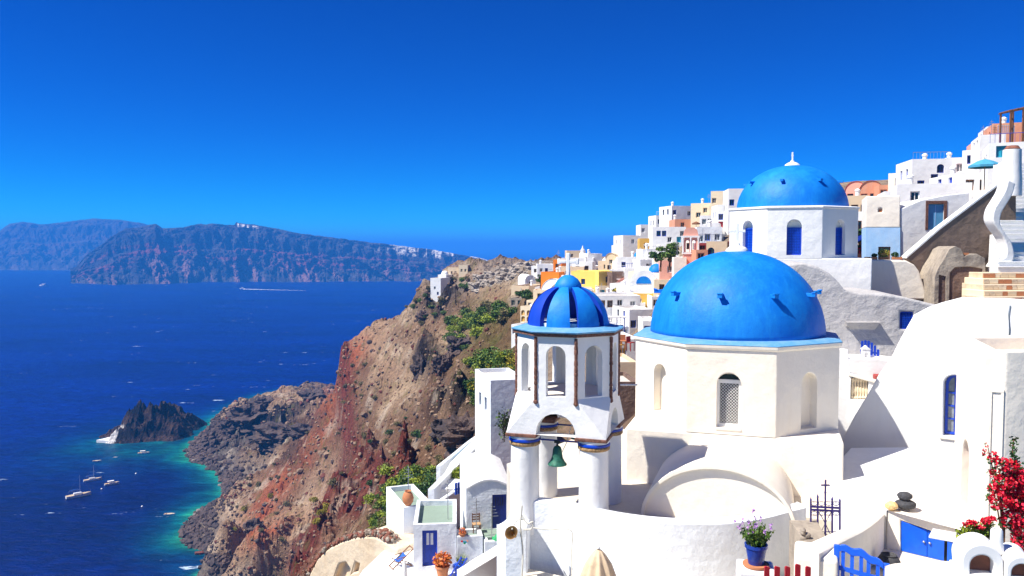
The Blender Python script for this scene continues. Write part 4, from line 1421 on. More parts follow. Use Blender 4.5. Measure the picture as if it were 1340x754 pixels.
def framed(pl, poly, dep, bar, fmat, pmat, parent, name='window', mull=1, trans=2):
    """Window frame ring with glazing bars, pane as its child."""
    inn = inset_uv(poly, bar)
    mb = MB()
    n_ = len(poly)
    for i in range(n_):
        a, b_, c, d_ = poly[i], poly[(i + 1) % n_], inn[(i + 1) % n_], inn[i]
        mb.quad(pl.pt(*a, dep), pl.pt(*b_, dep), pl.pt(*c, dep), pl.pt(*d_, dep))
        mb.quad(pl.pt(*d_, dep), pl.pt(*c, dep), pl.pt(*c, dep + .06), pl.pt(*d_, dep + .06))
    u0, u1 = min(p[0] for p in inn), max(p[0] for p in inn)
    v0, v1 = min(p[1] for p in inn), max(p[1] for p in inn)
    for i in range(mull):
        u = u0 + (u1 - u0) * (i + 1) / (mull + 1)
        mb.bar(pl.pt(u, v0, dep + .03), pl.pt(u, v1, dep + .03), bar * .6, .04)
    for i in range(trans):
        v = v0 + (v1 - v0) * (i + 1) / (trans + 1) * .95
        mb.bar(pl.pt(u0, v, dep + .03), pl.pt(u1, v, dep + .03), .04, bar * .6)
    o = mb.build(name, fmat, parent)
    MB().add([pl.pt(u, v, dep + .055) for u, v in inn], [tuple(range(n_))]).build('pane', pmat, o)
    return o


# the tall white wall with the slanted top
pl = Plane(1140, 30.5, -36)
outer = [pl.uv(*p) for p in [(1096, 665), (1345, 690), (1350, 399), (1300, 396), (1242, 395), (1215, 402), (1196, 412), (1180, 440), (1165, 470), (1150, 490), (1138, 512), (1118, 545), (1102, 575)]]
hole = archuv(pl, 1233, 1262, 491, 572)
t = thing('slanted_house', 'tall bright white house wall with slanted top and arched blue window', 'house', (0, 0, 0))

mb = MB()
wall_poly(mb, pl, outer, [hole], 3.2, .42)
mb.build('wall', 'white', t, bevel=.05)
framed(pl, inset_uv(hole, .03), .30, .09, 'blue_paint', 'grey_pane', t, mull=1, trans=3)
mb = MB()
u0, u1 = min(p[0] for p in hole), max(p[0] for p in hole)
vb = min(p[1] for p in hole)
mb.slab([(u0 - .08, vb - .10), (u1 + .08, vb - .10), (u1 + .08, vb - .002), (u0 - .08, vb - .002)], pl.pt(0, 0, -.07), pl.U, pl.V, .3)
mb.build('sill', 'warm_white', t, bevel=.012)
mb = MB().tube([pl.px(1322, 400, -.02), pl.px(1320, 412, -.03), pl.px(1321, 430, -.03), pl.px(1319, 470, -.03)], .022, 6)
mb.build('drain_pipe', 'steel', t)

# house on the right with a sunken roof
t = thing('parapet_house', 'white house with sunken roof, thick parapet and arched wooden door, bougainvillea at its foot', 'house', (0, 0, 0))
Acor, Bcor = P(1287, 460, y=19.0), P(1318, 462, y=18.75)
dl = Vector((1.06, 3.0, 0)).normalized()
D_ = Vector((Acor.x, 19.0, 0)) + dl * 3.3
A_, B_ = Vector((Acor.x, 19.0, 0)), Vector((Bcor.x, 18.75, 0))
C_ = B_ + Vector((3.0, .35, 0))
E_ = C_ + Vector((1.5, 3.4, 0))
zt, zb = -2.42, -8.6
ring = [A_, B_, C_, E_, D_]
cen = sum(ring, Vector()) / 5


def inward(p, q, k):
    e_ = (q - p).normalized()
    return Vector((-e_.y, e_.x, 0)) * k


mb = MB()
inn = []
for i in range(5):
    p0, p1, p2 = ring[i - 1], ring[i], ring[(i + 1) % 5]
    n1, n2 = inward(p0, p1, 1), inward(p1, p2, 1)
    b_ = (n1 + n2).normalized()
    inn.append(p1 + b_ * (.34 / max(.4, b_.dot(n1))))
up = lambda p, z: Vector((p.x, p.y, z))
holes_ = {}
for i in range(5):
    p, q, pi, qi = ring[i], ring[(i + 1) % 5], inn[i], inn[(i + 1) % 5]
    if i == 4:                                   # the face D->A carries the arched door
        L = (q - p).length
        U = (q - p).normalized()
        mb.panel(L, zt - zb, [(1.55, 1.55, .95, 2.05, True, .3)], up(p, zb), U, (0, 0, 1), back=True)
        DOOR = (p.copy(), U.copy())
    else:
        mb.quad(up(p, zb), up(q, zb), up(q, zt), up(p, zt))
    mb.quad(up(p, zt), up(q, zt), up(qi, zt), up(pi, zt))
    mb.quad(up(pi, zt), up(qi, zt), up(qi, zt - .75), up(pi, zt - .75))
mb.add([up(p, zt - .75) for p in inn], [(0, 1, 2, 3, 4)])
mb.build('wall', 'warm_white', t, bevel=.05)
U = DOOR[1]
nr = U.cross(Vector((0, 0, 1)))
mb = MB()
o0 = up(DOOR[0], zb + 1.55) - nr * .2
pts2 = [(1.08, .01), (2.02, .01)] + [(1.55 + .47 * math.cos(math.pi * i / 12), 1.56 + .47 * math.sin(math.pi * i / 12)) for i in range(13)]
mb.slab(pts2, o0, U, (0, 0, 1), .06)
dr = mb.build('door', 'clay_brown', t)
for i in range(3):
    mb = MB().slab([(1.14 + i * .29, .08), (1.14 + i * .29 + .24, .08), (1.14 + i * .29 + .24, 1.4), (1.14 + i * .29, 1.4)], o0 + nr * .025, U, (0, 0, 1), .03)
    mb.build('door_panel', 'wood', dr)
e_ = (B_ - A_).normalized()
nf = e_.cross(Vector((0, 0, 1)))
mb = MB()
w_ = (B_ - A_).length
mb.slab([(.14, 0), (.20, 0), (.20, 4.9), (.14, 4.9)], up(A_, -8.3) + nf * .03, e_, (0, 0, 1), .05)
mb.slab([(w_ - .10, 0), (w_ - .04, 0), (w_ - .04, 4.9), (w_ - .10, 4.9)], up(A_, -8.3) + nf * .03, e_, (0, 0, 1), .05)
mb.slab([(.14, 4.9), (w_ - .04, 4.9), (w_ - .04, 4.97), (.14, 4.97)], up(A_, -8.3) + nf * .035, e_, (0, 0, 1), .05)
mb.build('wall_moulding', 'warm_white', t)

# raised terrace with the blue cupboard
pc = Plane(1178, 21.0, -42)
t = thing('cupboard_terrace', 'white masonry bench terrace with a pair of blue cupboard doors in its front', 'terrace', (0, 0, 0))
hole = [pc.uv(1178, 722), pc.uv(1249, 739), pc.uv(1249, 706), pc.uv(1178, 681)]
outer = [pc.uv(1158, 733), pc.uv(1268, 760), pc.uv(1268, 697), pc.uv(1240, 690), pc.uv(1200, 678), pc.uv(1160, 668)]
mb = MB()
wall_poly(mb, pc, outer, [hole], 3.0, .25)
mb.build('front_wall', 'warm_white', t, bevel=.04)
dh = inset_uv(hole, .02)
mid = lambda a, b_, k=.5: (a[0] + (b_[0] - a[0]) * k, a[1] + (b_[1] - a[1]) * k)
m0, m1 = mid(dh[0], dh[1]), mid(dh[3], dh[2])
for q in ([dh[0], (m0[0] - .006, m0[1]), (m1[0] - .006, m1[1]), dh[3]], [(m0[0] + .006, m0[1]), dh[1], dh[2], (m1[0] + .006, m1[1])]):
    d_ = MB().slab(q, pc.pt(0, 0, .03), pc.U, pc.V, .05).build('cupboard_door', 'bright_blue', t, bevel=.006)
    kx = mid(m0, m1, .55)
    off = -.07 if q[0] == dh[0] else .07
    kp = pc.pt(kx[0] + off, kx[1], -.0)
    MB().lathe([(.0, -.03), (.03, -.02), (.035, 0), (.025, .02), (0, .03)], 10, kp).build('knob', 'steel', d_, smooth=True)
# its top runs back to the slanted wall
top = [P(1160, 668, z=-6.98), P(1268, 697, z=-6.98), Vector((13.2, 20.6, -6.9)), Vector((16.6, 27.6, -6.9)), Vector((12.4, 29.0, -7.3)), Vector((10.6, 26.6, -7.6)), P(1090, 655, z=-7.5)]
mb = MB()
mb.add([Vector((p.x, p.y, p.z + .012)) for p in top], [tuple(range(len(top)))])
mb.add([Vector((p.x, p.y, -9)) for p in top] + [Vector((p.x, p.y, p.z + .012)) for p in top], [(i, (i + 1) % 7, 7 + (i + 1) % 7, 7 + i) for i in range(1, 7)])
mb.build('top', 'white', t)
# sloping parapet that leads from the gate pillar to the bench
path = [P(1072, 722, y=15.9), P(1092, 712, y=16.6), P(1110, 703, y=17.6), P(1130, 693, y=19.0), P(1148, 680, y=20.3), P(1160, 668, y=21.3)]
mb = MB()
ribbon_wall(mb, smooth_path(path, 5), .42, -9.2, .05)
tag(mb.build('sloping_parapet', 'warm_white', smooth=45), 'broad sloping white parapet between the iron gate and the blue cupboard', 'wall')
# niche floor
struct(MB().prism([(7.2, 15.5), (13, 14.5), (13.5, 20.5), (9.3, 22.5)], -9.4, -8.02).build('niche_floor', 'paving'))
# terrace far below the curved wall, mostly out of sight
struct(MB().prism([(0.3, 9), (14, 9), (14, 15), (8, 19), (8.5, 22.4), (5, 22.0), (1.5, 22.8), (0.3, 23.5)], -11, -9.5).build('lower_terrace', 'paving'))
# white low wall in front of the niche
path = [P(1158, 741, y=15.0), P(1180, 740, y=14.7), P(1215, 743, y=14.3), P(1245, 744, y=14.0), P(1275, 748, y=13.6), P(1350, 760, y=12.8)]
mb = MB()
ribbon_wall(mb, smooth_path(path, 4), .32, -9.4, .05)
tag(mb.build('low_wall', 'warm_white', smooth=45), 'low cream wall with rounded top right of the blue wooden gate', 'wall')

# black clay pot in the niche
q = P(1163, 733, y=18.4)
MBt = MB().lathe([(.0, 0), (.16, 0), (.25, .08), (.27, .18), (.22, .28), (.17, .31), (.19, .34), (.17, .345), (.14, .3), (0, .28)], 24)
o = MBt.build('clay_pot', 'pebble', smooth=45, loc=(q.x, q.y, -8.02))
o.location = P(1163, 735, y=19.8)
o.location.z = -8.018
tag(o, 'squat black clay pot in the corner beside the blue cupboard', 'pot')


def stone(name, label, cat, loc, r3, mat, seed):
    bm = bmesh.new()
    bmesh.ops.create_icosphere(bm, subdivisions=4, radius=1)
    for v in bm.verts:
        c = v.co
        k = 1 + .12 * (float(fbm(np.array([c.x * 1.5 + seed]), np.array([c.y * 1.5]), np.array([c.z * 1.5]), oct=4)[0]) - .5) * 2
        v.co = Vector((c.x * r3[0], c.y * r3[1], c.z * r3[2])) * k
    me = bpy.data.meshes.new(name)
    bm.to_mesh(me)
    bm.free()
    me.polygons.foreach_set('use_smooth', [True] * len(me.polygons))
    me.materials.append(MATS[mat])
    o = bpy.data.objects.new(name, me)
    COL.objects.link(o)
    o.location = loc
    return tag(o, label, cat)


q = P(1187, 667, z=-6.97)
stone('beach_stone', 'flat dark grey beach stone lying on the white bench', 'stone', q + Vector((0, .1, .12)), (.27, .25, .13), 'pebble', 1)
stone('beach_stone', 'smaller dark stone balanced on top of the flat stone', 'stone', q + Vector((-.02, .1, .34)), (.19, .18, .115), 'pebble', 2)
stone('sea_shell', 'orange-yellow shell lump beside the dark stones on the bench', 'shell', q + Vector((-.40, .05, .09)), (.17, .15, .12), 'shell', 3)

# iron gate
pg = Plane(1061, 20.4, -6)
t = thing('iron_gate', 'dark purple wrought-iron garden gate with scrolls and a cross on top', 'gate', (0, 0, 0))
for i, x in enumerate((1061, 1070, 1080, 1089, 1099)):
    yt = (656, 652, 646, 655, 657)[i]
    a, b_ = pg.px(x, 709), pg.px(x, yt)
    mb = MB().bar(a, b_, .04)
    mb.lathe([(0, .0), (.035, .02), (.02, .06), (0, .13)], 8, b_)
    mb.build('bar', 'purple_iron', t)
for y0 in (663, 667, 703):
    MB().bar(pg.px(1060, y0), pg.px(1100, y0 + 2), .045).build('rail', 'purple_iron', t)
mb = MB()
cx_ = pg.px(1080, 646)
cross(mb, (cx_.x, cx_.y, cx_.z), .36, .22, .035)
mb.build('cross', 'purple_iron', t)
for x0 in (1065.5, 1075, 1084.5, 1094):
    for yc, s_ in ((659, 1), (672, -1), (698, 1)):
        c = pg.px(x0, yc)
        mb = MB()
        for sd_ in (-1, 1):
            mb.tube([c + pg.U * (sd_ * (.02 + .012 * k) * math.cos(k * .7)) + Vector((0, 0, s_ * (.012 * k) * math.sin(k * .7) + s_ * .02)) for k in range(8)], .009, 5)
        mb.build('scroll', 'purple_iron', t)
for x0, x1 in ((1070, 1080), (1089, 1080)):
    mb = MB().tube([pg.px(x0, 703), pg.px(x0 * .5 + x1 * .5, 695), pg.px(x1, 685), pg.px(x0 * .5 + x1 * .5, 676), pg.px(x0, 668)], .012, 5)
    mb.build('bow', 'purple_iron', t)
MB().slab([pg.uv(1061, 697), pg.uv(1069, 697), pg.uv(1069, 690), pg.uv(1061, 690)], pg.pt(0, 0, -.02), pg.U, pg.V, .05).build('lock_plate', 'navy_paint', t)

# gate pillar with loose grey stones
o = MB().box(-.42, .42, -.45, .5, -3.4, 0).build('gate_pillar', 'warm_white', loc=P(1068, 712, y=16.4), rz=R(-20), bevel=.08)
o.location.z = P(1068, 720, y=16.4).z
tag(o, 'white plastered pillar left of the blue wooden gate', 'pillar')
rs = random.Random(4)
for i in range(12):
    q = P(1052 + rs.uniform(-2.5, 4) - (i > 6) * 4, 694 + i * 3.2, y=19.2)
    stone('rubble_stone', 'grey rubble stone in the broken edge beside the gate pillar', 'stone', q, (rs.uniform(.06, .11), .09, rs.uniform(.05, .08)), 'rough_stone', i)['group'] = 'rubble stones by the pillar'
mb = MB().prism([(7.05, 18.9), (7.6, 18.9), (7.9, 20.5), (7.2, 20.5)], -9.5, -7.05)
tag(mb.build('rubble_core', 'rough_stone'), 'rough grey stub of rubble wall between curved wall and pillar', 'wall')

# blue wooden gate
pw = Plane(1091, 16.2, -30)
t = thing('wooden_gate', 'bright blue wooden garden gate with wavy top rail', 'gate', (0, 0, 0))
u0, u1 = pw.uv(1091, 720)[0], pw.uv(1164, 745)[0]
zt, zb = pw.uv(1091, 713)[1], pw.uv(1091, 713)[1] - 1.25
mb = MB().slab([(u0, zb), (u0 + .11, zb), (u0 + .11, zt), (u0, zt)], pw.pt(0, 0), pw.U, pw.V, .07)
mb.build('stile', 'bright_blue', t, bevel=.01)
zt2 = pw.uv(1164, 739)[1]
MB().slab([(u1 - .11, zb), (u1, zb), (u1, zt2), (u1 - .11, zt2)], pw.pt(0, 0), pw.U, pw.V, .07).build('stile', 'bright_blue', t, bevel=.01)
n_ = 24
wav = []
for i in range(n_ + 1):
    k = i / n_
    wav.append((u0 + .11 + (u1 - u0 - .22) * k, zt + (zt2 - zt) * k ** 1.2 + .07 * math.sin(k * math.pi) + .025 * math.sin(k * math.pi * 5)))
MB().slab([(u, v - .12 - .03 * math.sin(i / n_ * math.pi)) for i, (u, v) in enumerate(wav)] + list(reversed(wav)), pw.pt(0, 0, -.01), pw.U, pw.V, .06).build('top_rail', 'bright_blue', t, bevel=.008)
for i in range(5):
    k = (i + .6) / 5.2
    u, v = wav[int(k * n_)]
    MB().slab([(u - .035, zb), (u + .035, zb), (u + .035, v - .1), (u - .035, v - .1)], pw.pt(0, 0, .01), pw.U, pw.V, .035).build('slat', 'bright_blue', t)
MB().slab([(u0 + .11, zt - .50), (u1 - .11, zt2 - .38), (u1 - .11, zt2 - .30), (u0 + .11, zt - .42)], pw.pt(0, 0, -.005), pw.U, pw.V, .05).build('middle_rail', 'bright_blue', t)

# lavender on its post
o = MB().box(-.3, .3, -.3, .3, -4.2, 0).build('post', 'white', loc=P(989, 742, y=13.2), rz=R(-12), bevel=.04)
o.location.z = P(989, 741, y=13.2).z
tag(o, 'square white plaster post under the lavender pot', 'post')
zp = o.location.z
t = thing('lavender_pot', 'blue glazed pot of flowering lavender standing on a white post', 'potted plant', (o.location.x, 13.2, zp))
MB().lathe([(0, 0.0), (.19, 0.0), (.215, .025), (.215, .05), (.18, .05), (0, .04)], 24).build('saucer', 'terracotta', t, smooth=40)
MB().lathe([(.0, .05), (.125, .05), (.175, .33), (.19, .33), (.19, .38), (.165, .38), (.155, .33), (0, .33)], 28).build('pot', 'blue_glaze', t, smooth=40)


def leaf_quads(mb, pts_, size, rs, stretch=1.6, mi=0):
    for p in pts_:
        a = Vector((rs.gauss(0, 1), rs.gauss(0, 1), rs.gauss(0, 1))).normalized()
        b_ = a.cross(Vector((rs.gauss(0, 1), rs.gauss(0, 1), rs.gauss(0, 1)))).normalized()
        s_ = size * rs.uniform(.6, 1.3)
        p = Vector(p)
        mb.add([p - a * s_ * stretch / 2, p + b_ * s_ / 2, p + a * s_ * stretch / 2, p - b_ * s_ / 2], [(0, 1, 2, 3)], mi)


rs = random.Random(11)
mb, mf = MB(), MB()
for i in range(150):
    a, r_ = rs.uniform(0, 6.28), rs.uniform(0, .15)
    b0 = Vector((r_ * math.cos(a), r_ * math.sin(a), .34))
    lean = Vector((math.cos(a), math.sin(a), 0)) * rs.uniform(0, .2)
    hgt = rs.uniform(.15, .36)
    b1 = b0 + lean + Vector((0, 0, hgt))
    sd_ = Vector((-math.sin(a), math.cos(a), 0)) * .010
    mb.add([b0 - sd_, b0 + sd_, b1], [(0, 1, 2)])
    for k in range(5):
        q = b0.lerp(b1, rs.uniform(.3, 1))
        leaf_quads(mb, [q], .035, rs, 2.2)
    if i % 9 == 0:
        b2 = b1 + lean * .5 + Vector((0, 0, rs.uniform(.05, .22)))
        mb.add([b1 - sd_ * .5, b1 + sd_ * .5, b2], [(0, 1, 2)])
        for k in range(10):
            leaf_quads(mf, [b2 - Vector((rs.gauss(0, .012), rs.gauss(0, .012), rs.uniform(0, .09)))], .032, rs, 1.2)
mb.build('foliage', 'leaf_green', t, merge=False)
mf.build('flowers', 'petal_lilac', t, merge=False)['kind'] = 'stuff'

# red picket fence
t = thing('picket_fence', 'low dark red picket fence in front of the gate pillar', 'fence', (0, 0, 0))
pr = Plane(1000, 12.6, 4)
for i in range(5):
    x = 1004 + i * 13.5
    u, v = pr.uv(x, 743 - (i == 3) * 3)
    MB().slab([(u - .042, v - 1.2), (u + .042, v - 1.2), (u + .042, v), (u - .02, v + .02), (u - .042, v)], pr.pt(0, 0), pr.U, pr.V, .03).build('picket', 'red_paint', t)
u, v = pr.uv(997, 760)
u2, _ = pr.uv(1066, 760)
MB().slab([(u, v - .1), (u2, v - .1), (u2, v - .02), (u, v - .02)], pr.pt(0, 0, .032), pr.U, pr.V, .03).build('rail', 'red_paint', t)

# folded parasol in front of the curved wall
q = P(783, 719, y=18.0)
t = thing('folded_parasol', 'folded sand-coloured parasol in front of the curved white wall', 'parasol', (q.x, 18.0, q.z - 2.75))
mb = MB()
prof = [(.03, 2.75), (.09, 2.72), (.16, 2.62), (.26, 2.42), (.36, 2.1), (.42, 1.7), (.40, 1.2), (.33, .8)]
seg = 48
v_, f_ = [], []
for j, (r_, z) in enumerate(prof):
    for i in range(seg):
        a = 2 * math.pi * i / seg
        fold = 1 + (.16 * math.cos(8 * a) + .05 * math.cos(16 * a + 1)) * min(1, j / 3)
        v_.append((r_ * fold * math.cos(a), r_ * fold * math.sin(a), z))
for j in range(len(prof) - 1):
    for i in range(seg):
        f_.append((j * seg + i, (j + 1) * seg + i, (j + 1) * seg + (i + 1) % seg, j * seg + (i + 1) % seg))
f_.append(tuple(range(seg)))
mb.add(v_, f_)
mb.build('canopy', 'canvas', t, smooth=True)
MB().tube([(0, 0, 0), (0, 0, 2.78)], .025, 8).build('pole', 'pale_wood', t)
MB().lathe([(0, 2.76), (.05, 2.77), (.04, 2.81), (0, 2.83)], 12).build('cap', 'lime_wash', t, smooth=True)
MB().box(-.3, .3, -.3, .3, -.02, .06).build('base', 'grey_plaster', t)

# little table
q = P(1238, 700, y=15.6)
t = thing('side_table', 'small table with square white top on a black pedestal before the cupboard', 'table', (q.x, 15.6, q.z - .7), R(-35))
MB().box(-.27, .27, -.27, .27, .66, .70).build('table_top', 'clay_white', t, bevel=.01)
MB().tube([(0, 0, .04), (0, 0, .66)], .028, 10).build('pedestal', 'black_iron', t)
MB().lathe([(0, 0), (.2, 0), (.2, .02), (.05, .05), (0, .06)], 16).build('foot', 'black_iron', t)
o = MB().box(-.35, .35, -.3, .3, -3.0, 0).build('table_plinth', 'warm_white', loc=(q.x, 15.6, q.z - .702), rz=R(-35), bevel=.03)
tag(o, 'low plaster block under the small white-topped table', 'block')

# white clay model house
q = P(1296, 748, y=9.0)
t = thing('model_house', 'white clay model house with arched openings and chimney at the path edge', 'ornament', (q.x, 9.0, q.z), R(-14))
t.scale = (1.05, 1.05, 1.05)
mb = MB().box(-.34, .40, -.22, .28, -.10, 0)
mb.build('base_slab', 'clay_white', t, bevel=.02)


def mini_vault(mb, cx_, w_, h_, y0, y1, hole_w, hole_h):
    arc = [(cx_ - w_ * math.cos(math.pi * i / 16), max(.0, h_ - w_) + w_ * math.sin(math.pi * i / 16)) for i in range(17)]
    arc = [(cx_ - w_, 0)] + arc + [(cx_ + w_, 0)]
    hol = [(cx_ - hole_w * math.cos(math.pi * i / 16), hole_h - hole_w + hole_w * math.sin(math.pi * i / 16)) for i in range(17)]
    hol = [(cx_ - hole_w, 0)] + hol + [(cx_ + hole_w, 0)]
    n_ = len(arc)
    for i in range(n_ - 1):
        a, b_, c, d_ = arc[i], arc[i + 1], hol[i + 1], hol[i]
        mb.quad((d_[0], y0, d_[1]), (c[0], y0, c[1]), (b_[0], y0, b_[1]), (a[0], y0, a[1]))
        mb.quad((a[0], y0, a[1]), (b_[0], y0, b_[1]), (b_[0], y1, b_[1]), (a[0], y1, a[1]))
        mb.quad((c[0], y0, c[1]), (d_[0], y0, d_[1]), (d_[0], y0 + .16, d_[1]), (c[0], y0 + .16, c[1]))
    mb.add([(p[0], y1, p[1]) for p in arc], [tuple(range(n_ - 1, -1, -1))])
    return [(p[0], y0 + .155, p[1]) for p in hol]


mb = MB()
hb = mini_vault(mb, -.12, .20, .34, -.14, .2, .12, .22)
mb.build('vaulted_room', 'clay_white', t, bevel=.015)
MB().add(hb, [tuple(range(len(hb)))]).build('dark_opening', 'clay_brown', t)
mb = MB()
hb = mini_vault(mb, .24, .15, .26, -.2, .2, .10, .18)
mb.build('vaulted_room', 'clay_white', t, bevel=.012)
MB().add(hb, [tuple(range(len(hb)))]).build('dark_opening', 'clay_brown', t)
MB().lathe([(.075, .2), (.062, .34), (.06, .44), (.045, .46), (.03, .46), (.03, .40)], 18, (.07, .06, 0)).build('chimney', 'clay_white', t, smooth=50)
o = MB().box(-.55, .6, -.35, .5, -4.5, 0).build('ornament_plinth', 'warm_white', loc=(q.x, 9.05, q.z - .108), rz=R(-14), bevel=.04)
tag(o, 'white plastered plinth carrying the clay model house', 'plinth')

# bougainvillea, flowering bush and vine
def leaf_cloud(blobs, count, rs):
    out = []
    tot = sum(b_[3] * b_[4] * b_[5] for b_ in blobs)
    for (x, y, z, rx, ry, rz_) in blobs:
        for i in range(int(count * rx * ry * rz_ / tot) + 1):
            v = Vector((rs.gauss(0, 1), rs.gauss(0, 1), rs.gauss(0, 1))).normalized() * rs.uniform(.55, 1.03)
            out.append((x + v.x * rx, y + v.y * ry, z + v.z * rz_))
    return out


rs = random.Random(21)
b0 = P(1322, 760, y=13.0)
t = thing('bougainvillea', 'bougainvillea bush covered in bright red flowers against the white house', 'shrub', (0, 0, 0))
tr = []
for (x, y, r_, d) in [(1292, 582, .05, 13.1), (1289, 592, .06, 13.1), (1300, 598, .09, 13), (1312, 608, .12, 12.9), (1302, 618, .09, 13), (1325, 612, .14, 13), (1335, 625, .16, 13), (1315, 632, .17, 12.9),
                      (1308, 655, .16, 12.8), (1328, 655, .2, 12.9), (1300, 640, .09, 12.9), (1322, 680, .15, 12.8), (1338, 690, .18, 12.8), (1336, 660, .2, 13), (1345, 640, .2, 13), (1333, 705, .12, 12.8), (1345, 715, .15, 12.8)]:
    q = P(x, y, y=d)
    tr.append((q.x, q.y, q.z, r_, r_, r_))
mb = MB()
leaf_quads(mb, leaf_cloud(tr, 3400, rs), .045, rs, 1.15)
mb.build('flowers', 'petal_red', t, merge=False)
mb = MB()
leaf_quads(mb, [(x, y + .06, z - .03) for x, y, z in leaf_cloud(tr, 900, rs)], .05, rs, 1.6)
mb.build('leaves', 'leaf_dark', t, merge=False)
mb = MB()
for (x, y, z, *_r) in tr[::2]:
    mb.tube([(b0.x, 13.15, b0.z - 1.5), ((b0.x + x) / 2 + .1, 13.12, (b0.z + z) / 2), (x, y, z)], [.03, .018, .006], 6)
mb.build('stems', 'wood', t)
rs = random.Random(23)
t = thing('flowering_bush', 'lime green bush with red flowers beside the white clay house', 'shrub', (0, 0, 0))
gb = []
for (x, y, r_) in [(1262, 700, .12), (1272, 695, .13), (1283, 697, .14), (1294, 692, .11), (1268, 711, .10), (1284, 710, .14), (1298, 704, .10)]:
    q = P(x, y, y=11.6)
    gb.append((q.x, q.y, q.z, r_, r_, r_))
mb = MB()
leaf_quads(mb, leaf_cloud(gb, 2200, rs), .030, rs, 1.5)
mb.build('leaves', 'leaf_lime', t, merge=False)
mb = MB()
rb = []
for (x, y, r_) in [(1272, 684, .06), (1264, 686, .04), (1290, 682, .07), (1298, 679, .06), (1283, 690, .05)]:
    q = P(x, y, y=11.5)
    rb.append((q.x, q.y, q.z, r_ * 1.2, r_, r_ * .7))
leaf_quads(mb, leaf_cloud(rb, 420, rs), .032, rs, 1.1)
mb.build('flowers', 'petal_red', t, merge=False)
q = P(1281, 722, y=11.6)
MB().lathe([(0, -.5), (.2, -.5), (.27, 0), (.29, 0), (.29, .05), (.24, .05), (.22, -.02), (0, -.03)], 24, q).build('pot', 'terracotta', t, smooth=40)
o = MB().box(-.5, .5, -.4, .4, -3.6, 0).build('bush_plinth', 'warm_white', loc=(q.x + .05, 11.7, q.z - .504), bevel=.04)
tag(o, 'white plastered block under the lime green flowering bush', 'plinth')
rs = random.Random(25)
t = thing('climbing_vine', 'thin dark green vine trailing down the shaded house wall', 'vine', (0, 0, 0))
pa = smooth_path([P(1327, 574, y=15.5), P(1325, 590, y=15.4), P(1330, 606, y=15.4), P(1336, 616, y=15.3), P(1345, 622, y=15.3)], 6)
MB().tube(pa, .012, 5).build('stem', 'wood', t)
mb = MB()
leaf_quads(mb, [p + Vector((rs.gauss(0, .035), rs.gauss(0, .03), rs.gauss(0, .035))) for p in pa for k in range(9)], .05, rs, 1.3)
q = P(1322, 632, y=14.8)
leaf_quads(mb, leaf_cloud([(q.x, q.y, q.z, .16, .1, .15)], 160, rs), .05, rs, 1.4)
mb.build('leaves', 'leaf_dark', t, merge=False)
# dry twigs on the courtyard floor
t = thing('dry_weed', 'dry yellow weed growing at the foot of the church plinth', 'weed', P(1110, 628, y=27.2))
mb = MB()
for i in range(90):
    a = rs.uniform(0, 6.28)
    b1 = Vector((math.cos(a) * rs.uniform(.1, .55), math.sin(a) * .2, rs.uniform(.03, .5)))
    mb.add([(-.01, 0, 0), (.01, 0, 0), b1], [(0, 1, 2)])
    leaf_quads(mb, [b1 * rs.uniform(.5, 1)], .05, rs, 2)
mb.build('blades', 'leaf_yellow', t, merge=False)

# ------------------------------------------------------------------ upper church
uc = P(1035, 325, y=48.0)
t = thing('church', 'white church on the terrace above, with blue dome and three blue windows', 'church', (uc.x, 48.0, -2.3), R(-16.5))
mb = MB()
UA = 3.52
octagon_faces(mb, UA, 1.75, 4.5, {k: [(0, 1.92, .80, 1.95)] for k in (0, 1, 7, 2, 6)}, depth=0.34)
mb.build('drum', 'white', t, bevel=.04)
mb = MB()
octstack(mb, [(UA + .01, 4.502), (UA + .06, 4.53), (UA + .06, 4.62), (UA - .1, 4.66)])
mb.build('cornice', 'white', t, bevel=.02)
MB().box(-UA - .02, UA + .5, -UA - .004, UA, -.2, 1.75).build('plinth', 'white', t, bevel=.06)
dome2 = MB().lathe(dome_profile(3.16, 2.62, 28, 2.05, 4.6), 72).build('dome', 'dome_blue', t, smooth=True)
for k in range(8):
    a = R(-90 - 14 + 45 * k)
    dr = Vector((math.cos(a), math.sin(a), 0))
    c = dr * 2.40 + Vector((0, 0, 6.15))
    MB().bar(c, c + dr * .45, .17, .14).build('dome_peg', 'dome_blue', dome2, bevel=.01)
MB().lathe([(.46, 7.14), (.42, 7.26), (.28, 7.36), (.12, 7.42), (.1, 7.5)], 20).build('cross_base', 'lime_wash', dome2, smooth=40)
mb = MB()
cross(mb, (0, 0, 7.45), .55, .12, .09)
mb.build('finial', 'lime_wash', dome2, bevel=.012)
